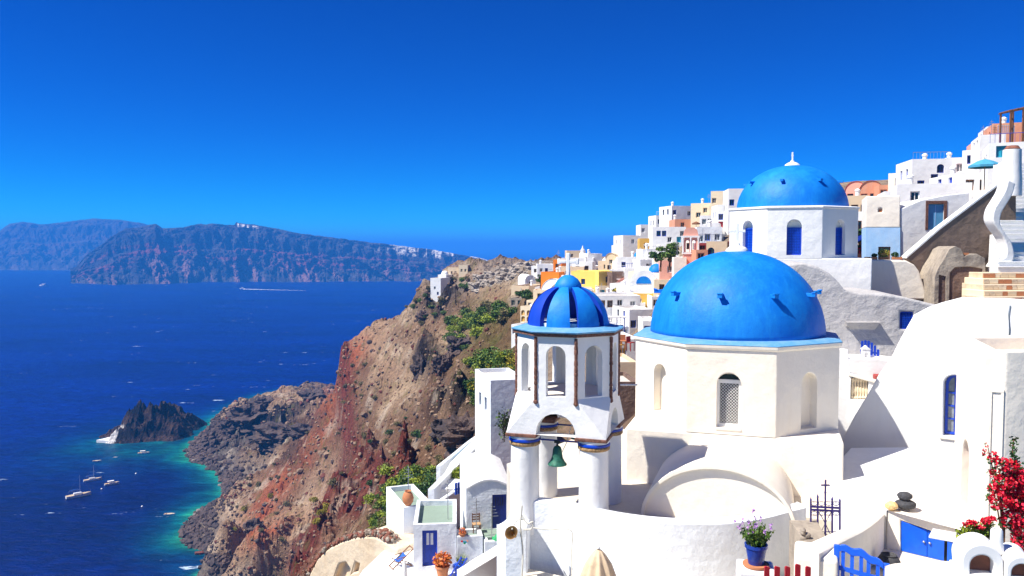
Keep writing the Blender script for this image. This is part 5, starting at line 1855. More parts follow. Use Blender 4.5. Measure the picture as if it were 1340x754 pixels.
for k in (0, 1, 7):
    n_ = octdir(k)
    U = Vector((-n_.y, n_.x, 0))
    base = n_ * (UA - .22)
    pl_ = type('L', (), {})()
    f_ = MB()
    f_.slab([(-.40, 1.92), (-.32, 1.92), (-.32, 3.46), (-.40, 3.46)], base, U, (0, 0, 1), .06)
    f_.slab([(.32, 1.92), (.40, 1.92), (.40, 3.46), (.32, 3.46)], base, U, (0, 0, 1), .06)
    f_.slab([(-.32, 3.38), (.32, 3.38), (.32, 3.46), (-.32, 3.46)], base, U, (0, 0, 1), .06)
    f_.slab([(-.32, 1.92), (.32, 1.92), (.32, 2.0), (-.32, 2.0)], base, U, (0, 0, 1), .06)
    wf = f_.build('window', 'blue_paint', t)
    MB().slab([(-.32, 2.0), (.32, 2.0), (.32, 3.38), (-.32, 3.38)], base - n_ * .05, U, (0, 0, 1), .02).build('pane', 'bright_blue', wf)
    lt = MB()
    for i in range(9):
        z = 2.05 + i * .15
        lt.slab([(-.32, z), (.32, z), (.32, z + .03), (-.32, z + .03)], base - n_ * .02, U, (0, 0, 1), .02)
    for i in range(5):
        u = -.27 + i * .125
        lt.slab([(u, 2.0), (u + .03, 2.0), (u + .03, 3.38), (u, 3.38)], base - n_ * .015, U, (0, 0, 1), .02)
    lt.build('lattice', 'blue_paint', wf)

# ------------------------------------------------------------------ grey plaster cave house below it
pv_ = Plane(1080, 38.0, -12)
t = thing('cave_house', 'grey rough-plastered cave house with a rounded hump and blue lattice window', 'house', (0, 0, 0))
outer = [pv_.uv(*p) for p in [(960, 500), (1250, 500), (1250, 404), (1228, 401), (1205, 394), (1180, 388), (1150, 384), (1122, 383), (1106, 380), (1098, 370), (1086, 358), (1070, 349), (1052, 344), (1034, 345), (1015, 352), (998, 368), (985, 395), (972, 430)]]
hole = archuv(pv_, 1178, 1195, 408, 431, False)
mb = MB()
wall_poly(mb, pv_, outer, [hole], 5.5, .22)
mb.build('wall', 'grey_plaster', t, bevel=.12)
w_ = framed(pv_, hole, .10, .06, 'blue_paint', 'navy_paint', t, mull=5, trans=6)
mb = MB()
mb.add([pv_.px(1106, 428, -.03), pv_.px(1150, 426, -.03), pv_.px(1144, 421, -.35), pv_.px(1112, 421, -.35), pv_.px(1118, 438, -.02), pv_.px(1140, 438, -.02)], [(0, 3, 2, 1), (0, 4, 5, 1), ])
mb.add([pv_.px(1106, 421, .0), pv_.px(1150, 421, .0), pv_.px(1150, 421, -.4), pv_.px(1106, 421, -.4), pv_.px(1112, 432, .0), pv_.px(1144, 432, .0)], [(0, 1, 2, 3), (3, 2, 5, 4), (0, 3, 4), (1, 5, 2)])
mb.build('ledge', 'grey_plaster', t)

# ------------------------------------------------------------------ terrace with balusters between the two churches
pb = Plane(1100, 34.0, -14)
t = thing('balcony_terrace', 'white terrace wall with a row of small balusters and a sunken balcony', 'terrace', (0, 0, 0))
hole = archuv(pb, 1113, 1136, 494, 523, False)
outer = [pb.uv(*p) for p in [(1086, 600), (1175, 600), (1175, 505), (1150, 500), (1112, 488), (1110, 458), (1086, 456)]]
mb = MB()
wall_poly(mb, pb, outer, [hole], .35, .35, back_holes=False)
mb.build('wall', 'white', t, bevel=.03)
for i in range(6):
    q = pb.px(1116 + i * 3.6, 522, .17)
    prof = [(.075, 0), (.075, .06), (.04, .1), (.055, .22), (.075, .34), (.05, .5), (.035, .64), (.05, .72), (.07, .76), (.07, .86)]
    MB().lathe(prof, 12, q).build('baluster', 'cream', t, smooth=50)
MB().slab([pb.uv(1110, 492), pb.uv(1150, 503), pb.uv(1150, 499), pb.uv(1110, 488)], pb.pt(0, 0, -.06), pb.U, pb.V, .5).build('handrail', 'warm_white', t, bevel=.03)
pb2 = Plane(1100, 36.2, -14)
MB().slab([pb2.uv(1086, 560), pb2.uv(1180, 560), pb2.uv(1180, 474), pb2.uv(1150, 470), pb2.uv(1110, 470), pb2.uv(1110, 464), pb2.uv(1086, 462)], pb2.pt(0, 0), pb2.U, pb2.V, 1.8).build('rear_wall', 'white', t, bevel=.04)
MB().slab([pb2.uv(1142, 496), pb2.uv(1156, 496), pb2.uv(1156, 489), pb2.uv(1142, 489)], pb2.pt(0, 0, -.5), pb2.U, pb2.V, .45).build('bench_cushion', 'dark_red', t, bevel=.03)
fl = [pb.px(1105, 512, .3), pb.px(1175, 512, .3), pb2.px(1180, 512), pb2.px(1105, 512)]
zf = fl[0].z
MB().add([(p.x, p.y, zf) for p in fl], [(0, 1, 2, 3)]).build('floor', 'paving', t)
# small blue gate and model chimney above the terrace
pb3 = Plane(1130, 37.0, -14)
t = thing('small_gate', 'small blue slatted gate with arched top before the grey cave house', 'gate', (0, 0, 0))
for i in range(6):
    x = 1128 + i * 4.2
    yt = 446 + (i - 1) ** 2 * .75
    u, v = pb3.uv(x, 466)
    _, v1_ = pb3.uv(x, yt)
    MB().slab([(u - .055, v), (u + .055, v), (u + .055, v1_), (u, v1_ + .03), (u - .055, v1_)], pb3.pt(0, 0), pb3.U, pb3.V, .04).build('slat', 'blue_paint', t)
MB().slab([pb3.uv(1126, 460), pb3.uv(1151, 464), pb3.uv(1151, 462), pb3.uv(1126, 458)], pb3.pt(0, 0, .042), pb3.U, pb3.V, .03).build('rail', 'blue_paint', t)
q = pb3.px(1130, 468, -.5)
t = thing('lantern_box', 'tiny white masonry lantern with a pitched top beside the small gate', 'lantern', q, R(-14))
mb = MB()
mb.panel(.34, .45, [(.17, .08, .14, .24, True, .08)], (-.17, -.15, 0), (1, 0, 0), (0, 0, 1))
mb.box(-.17, .17, -.06, .15, 0, .45)
mb.build('body', 'white', t)
MB().slab([(-.2, .45), (.2, .45), (0, .62)], (0, -.18, 0), (1, 0, 0), (0, 0, 1), .36).build('roof', 'white', t)

# ------------------------------------------------------------------ stepped ground above: apron wall, blue-fronted house, brown wall, stairs
pa_ = Plane(1120, 46.5, -6)
outer = [pa_.uv(*p) for p in [(1116, 392), (1214, 392), (1208, 370), (1203, 355), (1196, 346), (1186, 341), (1116, 340)]]
mb = MB()
wall_poly(mb, pa_, outer, [], 4.0)
tag(mb.build('apron_wall', 'warm_white', bevel=.08), 'cream retaining wall with a rounded right shoulder next to the upper church', 'wall')
for i, (x0, x1) in enumerate(((1134, 1141), (1143, 1150), (1153, 1165), (1170, 1183))):
    a, b_ = pa_.px(x0, 340, .3), pa_.px(x1, 340, .3)
    t = thing('window_box', ['small empty terracotta trough at the left end of the cream wall', 'terracotta trough with low plant on the cream wall', 'terracotta trough holding a round yellow-green bush', 'long terracotta trough with a small bush below the blue facade'][i], 'planter', ((a.x + b_.x) / 2, a.y, a.z), R(-6))
    w_ = (b_ - a).length / 2
    mb = MB()
    mb.box(-w_, w_, -.12, .12, .0, .16)
    mb.build('trough', 'terracotta', t, bevel=.02)
    if i:
        rs = random.Random(i)
        mb = MB()
        r_ = (0, .12, .26, .16)[i]
        leaf_quads(mb, leaf_cloud([(0 if i < 3 else -w_ * .4, 0, .16 + r_ * .7, r_ * 1.3, r_, r_)], 260, rs), .06, rs)
        mb.build('foliage', 'leaf_yellow' if i == 2 else 'leaf_dark', t, merge=False)
ph = Plane(1133, 52, -20)
t = thing('blue_front_house', 'cream house with a pale blue painted lower front and brown square window', 'house', (0, 0, 0))
hole = archuv(ph, 1149, 1165, 323, 341, False)
lowf = [ph.uv(*p) for p in [(1133, 345), (1178, 345), (1178, 298), (1133, 298)]]
mb = MB()
wall_poly(mb, ph, lowf, [hole], 4.0, .2)
mb.build('lower_front', 'pale_blue', t)
upf = [ph.uv(*p) for p in [(1133, 297.8), (1178, 297.8), (1178, 256), (1133, 257)]]
hole2 = archuv(ph, 1149, 1155, 272, 278)
mb = MB()
wall_poly(mb, ph, upf, [hole2], 4.0, .15)
mb.build('upper_wall', 'warm_white', t, bevel=.05)
framed(ph, hole, .12, .1, 'wood', 'dark_pane', t, mull=1, trans=1)
MB().slab([ph.uv(1150, 277.5), ph.uv(1154, 277.5), ph.uv(1154, 274), ph.uv(1150, 274)], ph.pt(0, 0, .1), ph.U, ph.V, .04).build('vent_tile', 'terracotta', t)
ph2 = Plane(1178, 51.4, -4)
t = thing('stone_door_house', 'whitewashed house with pale blue door framed in red-brown stone', 'house', (0, 0, 0))
hole = archuv(ph2, 1214, 1235, 267, 301, False)
outer = [ph2.uv(*p) for p in [(1178.5, 345), (1268, 345), (1268, 252), (1240, 255), (1205, 262), (1190, 268), (1178.5, 274)]]
mb = MB()
wall_poly(mb, ph2, outer, [hole], 3.5, .25)
mb.build('wall', 'white', t, bevel=.05)
mb = MB()
a, b_ = hole[0], hole[2]
for q in ([(a[0] - .16, a[1]), (a[0], a[1]), (a[0], b_[1]), (a[0] - .16, b_[1])], [(b_[0], a[1]), (b_[0] + .16, a[1]), (b_[0] + .16, b_[1]), (b_[0], b_[1])], [(a[0] - .16, b_[1] + .002), (b_[0] + .16, b_[1] + .002), (b_[0] + .16, b_[1] + .2), (a[0] - .16, b_[1] + .2)]):
    mb.slab(q, ph2.pt(0, 0, -.03), ph2.U, ph2.V, .1)
mb.build('door_surround', 'stone_trim', t)
d_ = MB().slab(inset_uv(hole, .02), ph2.pt(0, 0, .12), ph2.U, ph2.V, .05).build('door', 'sky_paint', t)
m0 = mid(hole[0], hole[1])
MB().slab([(m0[0] - .02, m0[1]), (m0[0] + .02, m0[1]), (m0[0] + .02, b_[1] - .05), (m0[0] - .02, b_[1] - .05)], ph2.pt(0, 0, .105), ph2.U, ph2.V, .02).build('door_strip', 'pale_blue', d_)
# brown sloping retaining wall with white capping
pw2 = Plane(1180, 47.0, 2)
t = thing('sloping_retaining_wall', 'tall brown weathered retaining wall rising along the staircase with white coping', 'wall', (0, 0, 0))
outer = [pw2.uv(*p) for p in [(1206, 405), (1330, 405), (1330, 236), (1306, 243), (1270, 270), (1230, 300), (1200, 326), (1186, 338), (1196, 346), (1203, 358)]]
mb = MB()
wall_poly(mb, pw2, outer, [], .5)
mb.build('wall', 'brown_plaster', t, bevel=.06)
mb = MB()
cp_ = [pw2.uv(*p) for p in [(1186, 338), (1200, 326), (1230, 300), (1270, 270), (1306, 243)]]
for a, b_ in zip(cp_[:-1], cp_[1:]):
    mb.slab([a, b_, (b_[0], b_[1] + .12), (a[0], a[1] + .12)], pw2.pt(0, 0, -.05), pw2.U, pw2.V, .6)
mb.build('coping', 'white', t)
pk = Plane(1225, 44.6, -8)
t = thing('ruined_block', 'crumbling tan plaster block with dark rubble core at the foot of the stairs', 'ruin', (0, 0, 0))
outer = [pk.uv(*p) for p in [(1222, 402), (1292, 402), (1290, 360), (1289, 338), (1278, 332), (1268, 333), (1262, 336), (1258, 326), (1250, 322), (1242, 326), (1236, 338), (1228, 350), (1223, 362)]]
mb = MB()
hA = [pk.uv(*p) for p in [(1242, 399), (1286, 399), (1286, 352), (1270, 349), (1250, 350), (1243, 357)]]
hB = [pk.uv(*p) for p in [(1228, 399), (1238, 399), (1238, 362), (1229, 360)]]
wall_poly(mb, pk, outer, [hA, hB], 2.4, .12, back_holes=False)
mb.build('wall', 'rough_stone', t, bevel=.025)
for h_ in (hA, hB):
    MB().slab(h_, pk.pt(0, 0, .10), pk.U, pk.V, .5).build('rubble_core', 'dark_stone', t)
MB().slab([pk.uv(1261, 334), pk.uv(1269, 334), pk.uv(1269, 331), pk.uv(1261, 331)], pk.pt(0, 0, .1), pk.U, pk.V, .3).build('brick_cap', 'terracotta', t)
# staircase
t = thing('staircase', 'white outdoor staircase with brick lower steps climbing beside the brown wall', 'staircase', (0, 0, 0))
ps = []
z, y = P(1318, 396, y=41.5).z, 41.5
xl = P(1287, 396, y=41.5).x
for i in range(5):
    x0 = xl + i * .22
    mb = MB().box(x0, x0 + 4.0 - i * .15, y, y + 2.0, z - .6, z + .30)
    mb.build('stair_step', 'cream' if i % 2 else 'tan_cave', t, bevel=.03)
    rs = random.Random(i)
    bx = x0 + .05
    while bx < x0 + 1.9:
        bw = rs.uniform(.25, .5)
        MB().box(bx, bx + bw - .03, y - .035, y + .05, z + .03, z + .24).build('brick', 'terracotta' if rs.random() < .3 else rs.choice(['beige', 'tan_cave', 'cream']), t)
        bx += bw
    z += .30
    y += .42
for i in range(26):
    x0 = P(1312, 300, y=y).x
    mb = MB().box(x0 - .2, x0 + 3.2, y, y + .9, z - .9, z + .26)
    mb.box(x0 - .22, x0 + 3.2, y - .07, y + .35, z + .262, z + .33)  # overhanging nosing added to cast shadow lines between the white steps
    mb.build('stair_step', 'white', t, bevel=.012)
    z += .262
    y += .36
ztop = z
# wavy white balustrade in front of the steps
pbz = Plane(1306, 44.0, 0)
wavp = [(1306, 352), (1312, 344), (1321, 338), (1322, 326), (1318, 313), (1310, 302), (1304, 290), (1306, 276), (1313, 264), (1320, 252), (1324, 238)]
cl = [Vector((*pbz.uv(*p), 0)) for p in wavp]
cl = smooth_path(cl, 4)
lf, rt = [], []
for i, p in enumerate(cl):
    k = i / (len(cl) - 1)
    lf.append((p.x - .20, p.y + .1))
    rt.append((p.x + .22, p.y - .1))
mb = MB()
outer = [(l_[0], l_[1]) for l_ in reversed(lf)] + rt
wall_poly(mb, pbz, list(outer), [], .9)
mb.build('balustrade', 'white', t, bevel=.07)
pch = Plane(1322, 47.25, 0)
t = thing('chimney_post', 'round white chimney post with dark cap at the head of the staircase', 'chimney', pch.px(1323, 250))
zz = pch.px(1323, 196).z - t.location.z
MB().lathe([(.56, -.3), (.55, .6), (.5, 1.4), (.48, zz)], 24).build('shaft', 'white', t, smooth=40)
MB().lathe([(.36, zz), (.42, zz + .05), (.3, zz + .22), (0, zz + .26)], 20).build('cap', 'clay_brown', t, smooth=40)

# ------------------------------------------------------------------ builder for the town houses
KIND = {'n': ('town_white', 'dark_pane'), 'b': ('blue_paint', 'dark_pane'), 'B': ('blue_paint', 'blue_paint'), 'r': ('red_paint', 'red_paint'), 't': ('teal_paint', 'teal_paint'),
        'w': ('wood', 'dark_pane'), 'g': ('lime_wash', 'grey_pane'), 'o': ('ochre', 'ochre'), 'l': ('lime_wash', 'dark_pane'), 'a': ('navy_paint', 'dark_pane')}


def house(x0, x1, yt, yb, d, dep_, yaw, mat, roof, label, ops, ext, group='houses of the hillside town', name='house', roofmat='roof_grey'):
    cx_ = (x0 + x1) / 2
    q = P(cx_, yb, y=d)
    top = P(cx_, yt, y=d).z
    W = (x1 - x0) / F * d / max(.6, math.cos(R(yaw)))
    H = top - q.z
    t = thing(name, label, 'house', (q.x, q.y, q.z), R(yaw), group)
    mpp = d / F
    body = H if roof == 'flat' else (H - W / 2 if roof == 'vault' else H - W * .32)
    po = []
    for (px_, py_, wp, hp, kd) in ops:
        u = W * (px_ - x0) / (x1 - x0)
        w_, h_ = max(.75, wp * mpp * 1.05), max(.95, hp * mpp)
        v1_ = P(px_, py_, y=d).z - q.z
        v0_ = max(-ext + .1, v1_ - h_)
        u = min(max(u, w_ / 2 + .15), W - w_ / 2 - .15)
        if v0_ + h_ > body - .2:
            v0_ = body - .25 - h_
        po.append((u, v0_, w_, h_, kd == 'a' or kd == 'o', kd))
    # drop openings that would overlap
    keep = []
    for o in po:
        if all(abs(o[0] - k[0]) >= (o[2] + k[2]) / 2 + .08 or o[1] >= k[1] + k[3] + .08 or k[1] >= o[1] + o[3] + .08 for k in keep):
            keep.append(o)
    mb = MB()
    # front face: split into bands by height
    mb.panel(W, body, [(o[0], o[1], o[2], o[3], o[4], .28) for o in keep], (-W / 2, 0, 0), (1, 0, 0), (0, 0, 1), z0=-ext)
    sops = []
    if dep_ > 5 and body > 2.2 and roof == 'flat':
        sops = [(dep_ * .35, max(.4, body * .45), .8, 1.1, False, .25), (dep_ * .7, max(.4, body * .45), .8, 1.1, False, .25)]
    mb.panel(dep_, body, sops, (-W / 2, dep_, 0), (0, -1, 0), (0, 0, 1), z0=-ext)
    mb.panel(dep_, body, [], (W / 2, 0, 0), (0, 1, 0), (0, 0, 1), z0=-ext)
    mb.panel(W, body, [], (W / 2, dep_, 0), (-1, 0, 0), (0, 0, 1), z0=-ext)
    rd = MB()
    if roof == 'flat':
        p_, e_ = .2, .30
        xs, ys = (-W / 2, W / 2), (0, dep_)
        o4 = [(xs[0], ys[0]), (xs[1], ys[0]), (xs[1], ys[1]), (xs[0], ys[1])]
        i4 = [(xs[0] + p_, ys[0] + p_), (xs[1] - p_, ys[0] + p_), (xs[1] - p_, ys[1] - p_), (xs[0] + p_, ys[1] - p_)]
        for i in range(4):
            j = (i + 1) % 4
            mb.quad((*o4[i], body), (*o4[j], body), (*i4[j], body), (*i4[i], body))
            mb.quad((*i4[i], body), (*i4[j], body), (*i4[j], body - e_), (*i4[i], body - e_))
        rd.add([(*p, body - e_) for p in i4], [(0, 1, 2, 3)])
    elif roof == 'vault':
        n_ = 16
        ar = [(-W / 2 * math.cos(math.pi * i / n_), body + W / 2 * math.sin(math.pi * i / n_)) for i in range(n_ + 1)]
        mb.add([(a, 0, b_) for a, b_ in reversed(ar)], [tuple(range(n_ + 1))])
        mb.add([(a, dep_, b_) for a, b_ in ar], [tuple(range(n_ + 1))])
        for (a, b_), (c, e_) in zip(ar[:-1], ar[1:]):
            rd.quad((a, -.12, b_), (c, -.12, e_), (c, dep_, e_), (a, dep_, b_))
    else:
        mb.quad((-W / 2, 0, body), (W / 2, 0, body), (W / 2, dep_, body), (-W / 2, dep_, body))
        rr_ = min(W, dep_) * .40
        rd.lathe([(rr_ * 1.05, -.1), (rr_, .35)] + [(r_, z + .35) for r_, z in dome_profile(rr_, W * .32, 10)], 24, (0, dep_ * .4, body))
    mb.build('wall', mat, t, smooth=False)
    rd.build('roof', roofmat if roof == 'flat' else mat, t, smooth=40)
    for (u, v, w_, h_, ar_, kd) in keep:
        fm, pm = KIND[kd]
        if kd == 'n' and mat != 'town_white':
            fm = mat
        is_door = kd in 'Br'
        fr = MB()
        b_ = .10
        xa, xb = u - W / 2 - w_ / 2, u - W / 2 + w_ / 2
        yy = .16
        if ar_:
            pts_ = [(xa, v), (xb, v)] + [(u - W / 2 + w_ / 2 * math.cos(math.pi * i / 10), v + h_ - w_ / 2 + w_ / 2 * math.sin(math.pi * i / 10)) for i in range(11)]
        else:
            pts_ = [(xa, v), (xb, v), (xb, v + h_), (xa, v + h_)]
        inn_ = inset_uv(pts_, b_)
        k = len(pts_)
        for i in range(k):
            a, c, e_, g_ = pts_[i], pts_[(i + 1) % k], inn_[(i + 1) % k], inn_[i]
            fr.quad((a[0], yy, a[1]), (c[0], yy, c[1]), (e_[0], yy, e_[1]), (g_[0], yy, g_[1]))
        fr.bar((u - W / 2, yy + .02, v + b_), (u - W / 2, yy + .02, v + h_ - b_), .06, .03)
        f_ = fr.build('door' if is_door else 'window', fm, t)
        MB().add([(a, yy + .04, c) for a, c in inn_], [tuple(range(k))]).build('door_leaf' if is_door else 'pane', pm, f_)
        if kd == 'l':
            MB().slab([(xa - .15, v - .12), (xb + .15, v - .12), (xb + .15, v), (xa - .15, v)], (0, -.05, 0), (1, 0, 0), (0, 0, 1), .1).build('sill', 'lime_wash', t)
            MB().slab([(xa - .15, v + h_), (xb + .15, v + h_), (xb + .15, v + h_ + .15), (xa - .15, v + h_ + .15)], (0, -.05, 0), (1, 0, 0), (0, 0, 1), .1).build('lintel', 'lime_wash', t)
    for (uu, v, w_, h_, _a, _d) in sops:
        yc = dep_ - uu
        MB().add([(-W / 2 + .18, yc + w_ / 2, v), (-W / 2 + .18, yc - w_ / 2, v), (-W / 2 + .18, yc - w_ / 2, v + h_), (-W / 2 + .18, yc + w_ / 2, v + h_)], [(0, 1, 2, 3)]).build('window', 'dark_pane' if random.random() < .5 else 'blue_paint', t)
    rs = random.Random(int(x0 * 7 + yt))
    if roof == 'flat' and rs.random() < .6 and W > 3:
        cxx = rs.uniform(-W * .3, W * .3)
        cyy = rs.uniform(dep_ * .4, dep_ * .8)
        MB().lathe([(.26, body - .35), (.24, body + .7), (.32, body + .75), (.32, body + .9), (.1, body + 1.05)], 10, (cxx, cyy, 0)).build('chimney', 'town_white', t, smooth=40)
    if roof == 'flat' and rs.random() < .28:
        ax, ay = rs.uniform(-W * .35, W * .35), dep_ * rs.uniform(.3, .7)
        mb = MB().tube([(ax, ay, body - .3), (ax, ay, body + 1.9)], .025, 5)
        for q_ in range(4):
            mb.tube([(ax - .35 + q_ * .06, ay, body + 1.2 + q_ * .17), (ax + .35 - q_ * .06, ay, body + 1.2 + q_ * .17)], .015, 4)
        mb.build('aerial', 'steel', t)
    if roof == 'flat' and rs.random() < .25 and W > 3:
        mb = MB().tube([(-W / 2 + .1, .1, body + .75), (W / 2 - .1, .1, body + .75)], .025, 5)
        for q_ in range(int(W / .35)):
            mb.tube([(-W / 2 + .1 + q_ * .35, .1, body), (-W / 2 + .1 + q_ * .35, .1, body + .75)], .014, 4)
        mb.build('roof_rail', rs.choice(['steel', 'blue_paint', 'lime_wash']), t)
    return t


for h in HOUSES:
    house(*h[:6], h[6], *h[7:])

# ------------------------------------------------------------------ domed chapels and towers in the town
def chapel(px_, d, dome_px, y_top, y_base, y_bot, label, vault=False, mat='town_white'):
    q = P(px_, y_bot, y=d)
    mpp = d / F
    r_ = dome_px / 2 * mpp
    zb = P(px_, y_base, y=d).z - q.z
    zt = P(px_, y_top, y=d).z - q.z
    t = thing('chapel', label, 'chapel', q, R(-12), 'blue domed chapels of the town')
    MB().lathe([(r_ * 1.06, -2), (r_ * 1.06, zb), (r_ * .98, zb + .12)], 16).build('drum', mat, t, smooth=40)
    MB().lathe(dome_profile(r_, zt - zb - .1, 14, 2.0, zb + .1), 32).build('dome', 'dome_blue', t, smooth=True)
    mb = MB()
    cross(mb, (0, 0, zt - .05), .7, .45, .08)
    mb.build('cross', 'lime_wash', t)
    for a in (-20, 35):
        dr = Vector((math.sin(R(a)), -math.cos(R(a)), 0))
        U = Vector((-dr.y, dr.x, 0))
        MB().slab([(-.22, zb - 1.3), (.22, zb - 1.3), (.22, zb - .5), (-.22, zb - .5)], dr * (r_ * 1.06 + .06), U, (0, 0, 1), .12).build('window', 'navy_paint', t)
    if vault:
        mb = MB()
        ar = [(-2.0 * math.cos(math.pi * i / 14) - r_ - .6, zb - 1.5 + 2.0 * math.sin(math.pi * i / 14)) for i in range(15)]
        ar = [(ar[0][0], -3)] + ar + [(ar[-1][0], -3)]
        n_ = len(ar)
        mb.add([(a, -2.2, b_) for a, b_ in reversed(ar)], [tuple(range(n_))])
        for (a, b_), (c, e_) in zip(ar[:-1], ar[1:]):
            mb.quad((a, -2.2, b_), (c, -2.2, e_), (c, 5, e_), (a, 5, b_))
        mb.build('nave', 'cool_white', t, smooth=40)
        cxx = -r_ - .6
        MB().slab([(cxx + 1.1 * math.cos(math.pi * i / 12), zb - 1.5 + 1.1 * math.sin(math.pi * i / 12)) for i in range(13)], (0, -2.26, 0), (1, 0, 0), (0, 0, 1), .05).build('fanlight', 'dome_blue', t)
        MB().box(-r_ - 2.6, r_ * 1.1, -2.0, 4, -4, zb - 1.6).build('wall', mat, t)
    return t


chapel(838, 150, 18.5, 328.5, 337.5, 350, 'small blue domed chapel beside the dark red wall')
chapel(858.5, 120, 20, 345, 357.5, 380, 'larger blue domed town chapel with blue fanlight in its vault', vault=True)

# pink bell tower
q = P(903.5, 345, y=93)
t = thing('bell_tower', 'pink bell tower with white columns in its open arches', 'bell tower', q, R(-10))
mb = MB()
mb.box(-.85, .85, -.6, .6, -3, 1.1)
mb.build('shaft', 'pink', t)
MB().box(-.95, .95, -.7, .7, 1.1, 1.3).build('string_course', 'lime_wash', t)
mb = MB()
mb.panel(1.7, 1.7, [(.5, .05, .44, 1.35, True, 1.19), (1.2, .05, .44, 1.35, True, 1.19)], (-.85, -.6, 1.3), (1, 0, 0), (0, 0, 1), back=False)
mb.panel(1.7, 1.7, [(.5, .05, .44, 1.35, True, .01), (1.2, .05, .44, 1.35, True, .01)], (.85, .6, 1.3), (-1, 0, 0), (0, 0, 1), back=False)
mb.panel(1.2, 1.7, [], (-.85, .6, 1.3), (0, -1, 0), (0, 0, 1))
mb.panel(1.2, 1.7, [], (.85, -.6, 1.3), (0, 1, 0), (0, 0, 1))
mb.build('bell_storey', 'pink', t)
for x in (-.85, 0, .85):
    MB().lathe([(.1, 1.3), (.09, 2.7), (.14, 2.85), (.14, 3.0)], 10, (x, -.64, 0)).build('column', 'lime_wash', t, smooth=40)
MB().box(-1.0, 1.0, -.75, .75, 3.0, 3.2).build('cornice', 'lime_wash', t)
MB().slab([(-.85, 3.2), (.85, 3.2), (.7, 3.9), (.35, 4.15), (-.35, 4.15), (-.7, 3.9)], (0, -.5, 0), (1, 0, 0), (0, 0, 1), 1.0).build('gable', 'pink', t)
# slim white bell spire
q = P(762.5, 340, y=203)
t = thing('bell_spire', 'slim white church spire standing above the flat white roofs', 'bell tower', q)
MB().lathe([(.9, -2), (.85, 1.6), (.55, 1.7), (.5, 2.6), (.3, 2.7), (.05, 3.6)], 10).build('shaft', 'town_white', t)

# ------------------------------------------------------------------ the small cubes packed between the bigger houses
rs = random.Random(2024)
CUBE = [('town_white', 'small white cube house wedged between the larger hillside houses'), ('warm_white', 'small ivory cube house wedged between the larger hillside houses'), ('cream', 'small cream cube house wedged between the larger hillside houses'),
        ('pink', 'small pink cube house wedged between the larger hillside houses'), ('ochre', 'small ochre cube house wedged between the larger hillside houses'), ('beige', 'small tan cube house wedged between the larger hillside houses')]
placed = [((h[0] + h[1]) / 2, (h[2] + h[3]) / 2) for h in HOUSES]
n_ok = 0
for i in range(900):
    if rs.random() < .8:
        px_ = rs.uniform(702, 955)
        py_ = rs.uniform(345, 430)
    else:
        continue
    h_ = ground_at(px_, py_, 62)
    if h_ is None or h_.y > 235 or h_.y < (104 if px_ < 1000 else 64):
        continue
    if min(abs(px_ - a) + abs(py_ - b_) * 1.3 for a, b_ in placed) < 11:
        continue
    placed.append((px_, py_))
    d = h_.y
    m_ = CUBE[0] if rs.random() < .62 else rs.choice(CUBE)
    wpx, hpx = rs.uniform(3.2, 5.5) / d * F, rs.uniform(2.4, 3.6) / d * F
    ops = [(px_ - wpx * .22, py_ - hpx * .75, 2.2, 4, rs.choice('nbwtg')), (px_ + wpx * .22, py_ - hpx * .75, 2.2, 4, rs.choice('nbwn'))]
    house(px_ - wpx / 2, px_ + wpx / 2, py_ - hpx, py_, d, 4.5, rs.uniform(-35, 10), m_[0], 'vault' if rs.random() < .25 else 'flat', m_[1], ops, 2.5, m_[1].replace('house', 'houses'))
    n_ok += 1
    if n_ok > 60:
        break

# ------------------------------------------------------------------ lower houses on the cliff edge, left of the belfry
GL = 'houses on the lower cliff terraces'
struct(MB().prism([(-8.0, 42.2), (-8.3, 38.5), (1.0, 38.0), (2.5, 44.5), (-3.5, 46.5), (-6.7, 47.6)], -21, -17.25).build('terrace_floor', 'white'))
house(541, 598, 686, 750, 42.0, 4.2, 4, 'cool_white', 'flat', 'white cube house with sage green roof and blue door with pale pane', [(562.5, 694, 19, 49, 'B')], 1.5, GL, roofmat='sage_roof')
t = bpy.data.objects[[o.name for o in COL.objects if o.get('label', '').startswith('white cube house with sage')][0]]
for ch in t.children:
    if ch.name.startswith('door'):
        for lf_ in ch.children:
            c = [v.co for v in lf_.data.vertices]
            x0, x1, zt_ = min(v.x for v in c), max(v.x for v in c), max(v.z for v in c)
            MB().slab([(x0 + .12, zt_ - .75), (x1 - .12, zt_ - .75), (x1 - .12, zt_ - .12), (x0 + .12, zt_ - .12)], (0, c[0].y - .01, 0), (1, 0, 0), (0, 0, 1), .02).build('door_glass', 'curtain', ch)
house(529, 566, 662, 712, 46.6, 4.4, 22, 'cool_white', 'flat', 'white cube with sage green roof and clay jar on its parapet', [], 3, GL, roofmat='sage_roof')
house(598.5, 632, 702, 746, 42.0, 1.2, 8, 'cool_white', 'flat', 'low white terrace block with a small painted flower on its front', [], 2, GL, roofmat='sage_roof')
house(634, 668, 708, 735, 41.9, 1.2, 8, 'cool_white', 'flat', 'small white block with sage roof at the foot of the vaulted house steps', [], 2, GL, roofmat='sage_roof')
house(642, 690, 497, 580, 61, 6, 14, 'pale_white' if 'pale_white' in MATS else 'cool_white', 'flat', 'tall plain white block with a painted tree, behind the belfry columns', [], 3, GL)
q_ = [P(a, b_, z=-17.6) for a, b_ in ((570, 640), (610, 640), (642, 606), (650, 566), (626, 569), (590, 604))]
tag(MB().prism([(p.x, p.y) for p in q_], -22, -17.6).build('roof_terrace', 'white', bevel=.05), 'long flat white roof terrace behind the vaulted house', 'terrace')
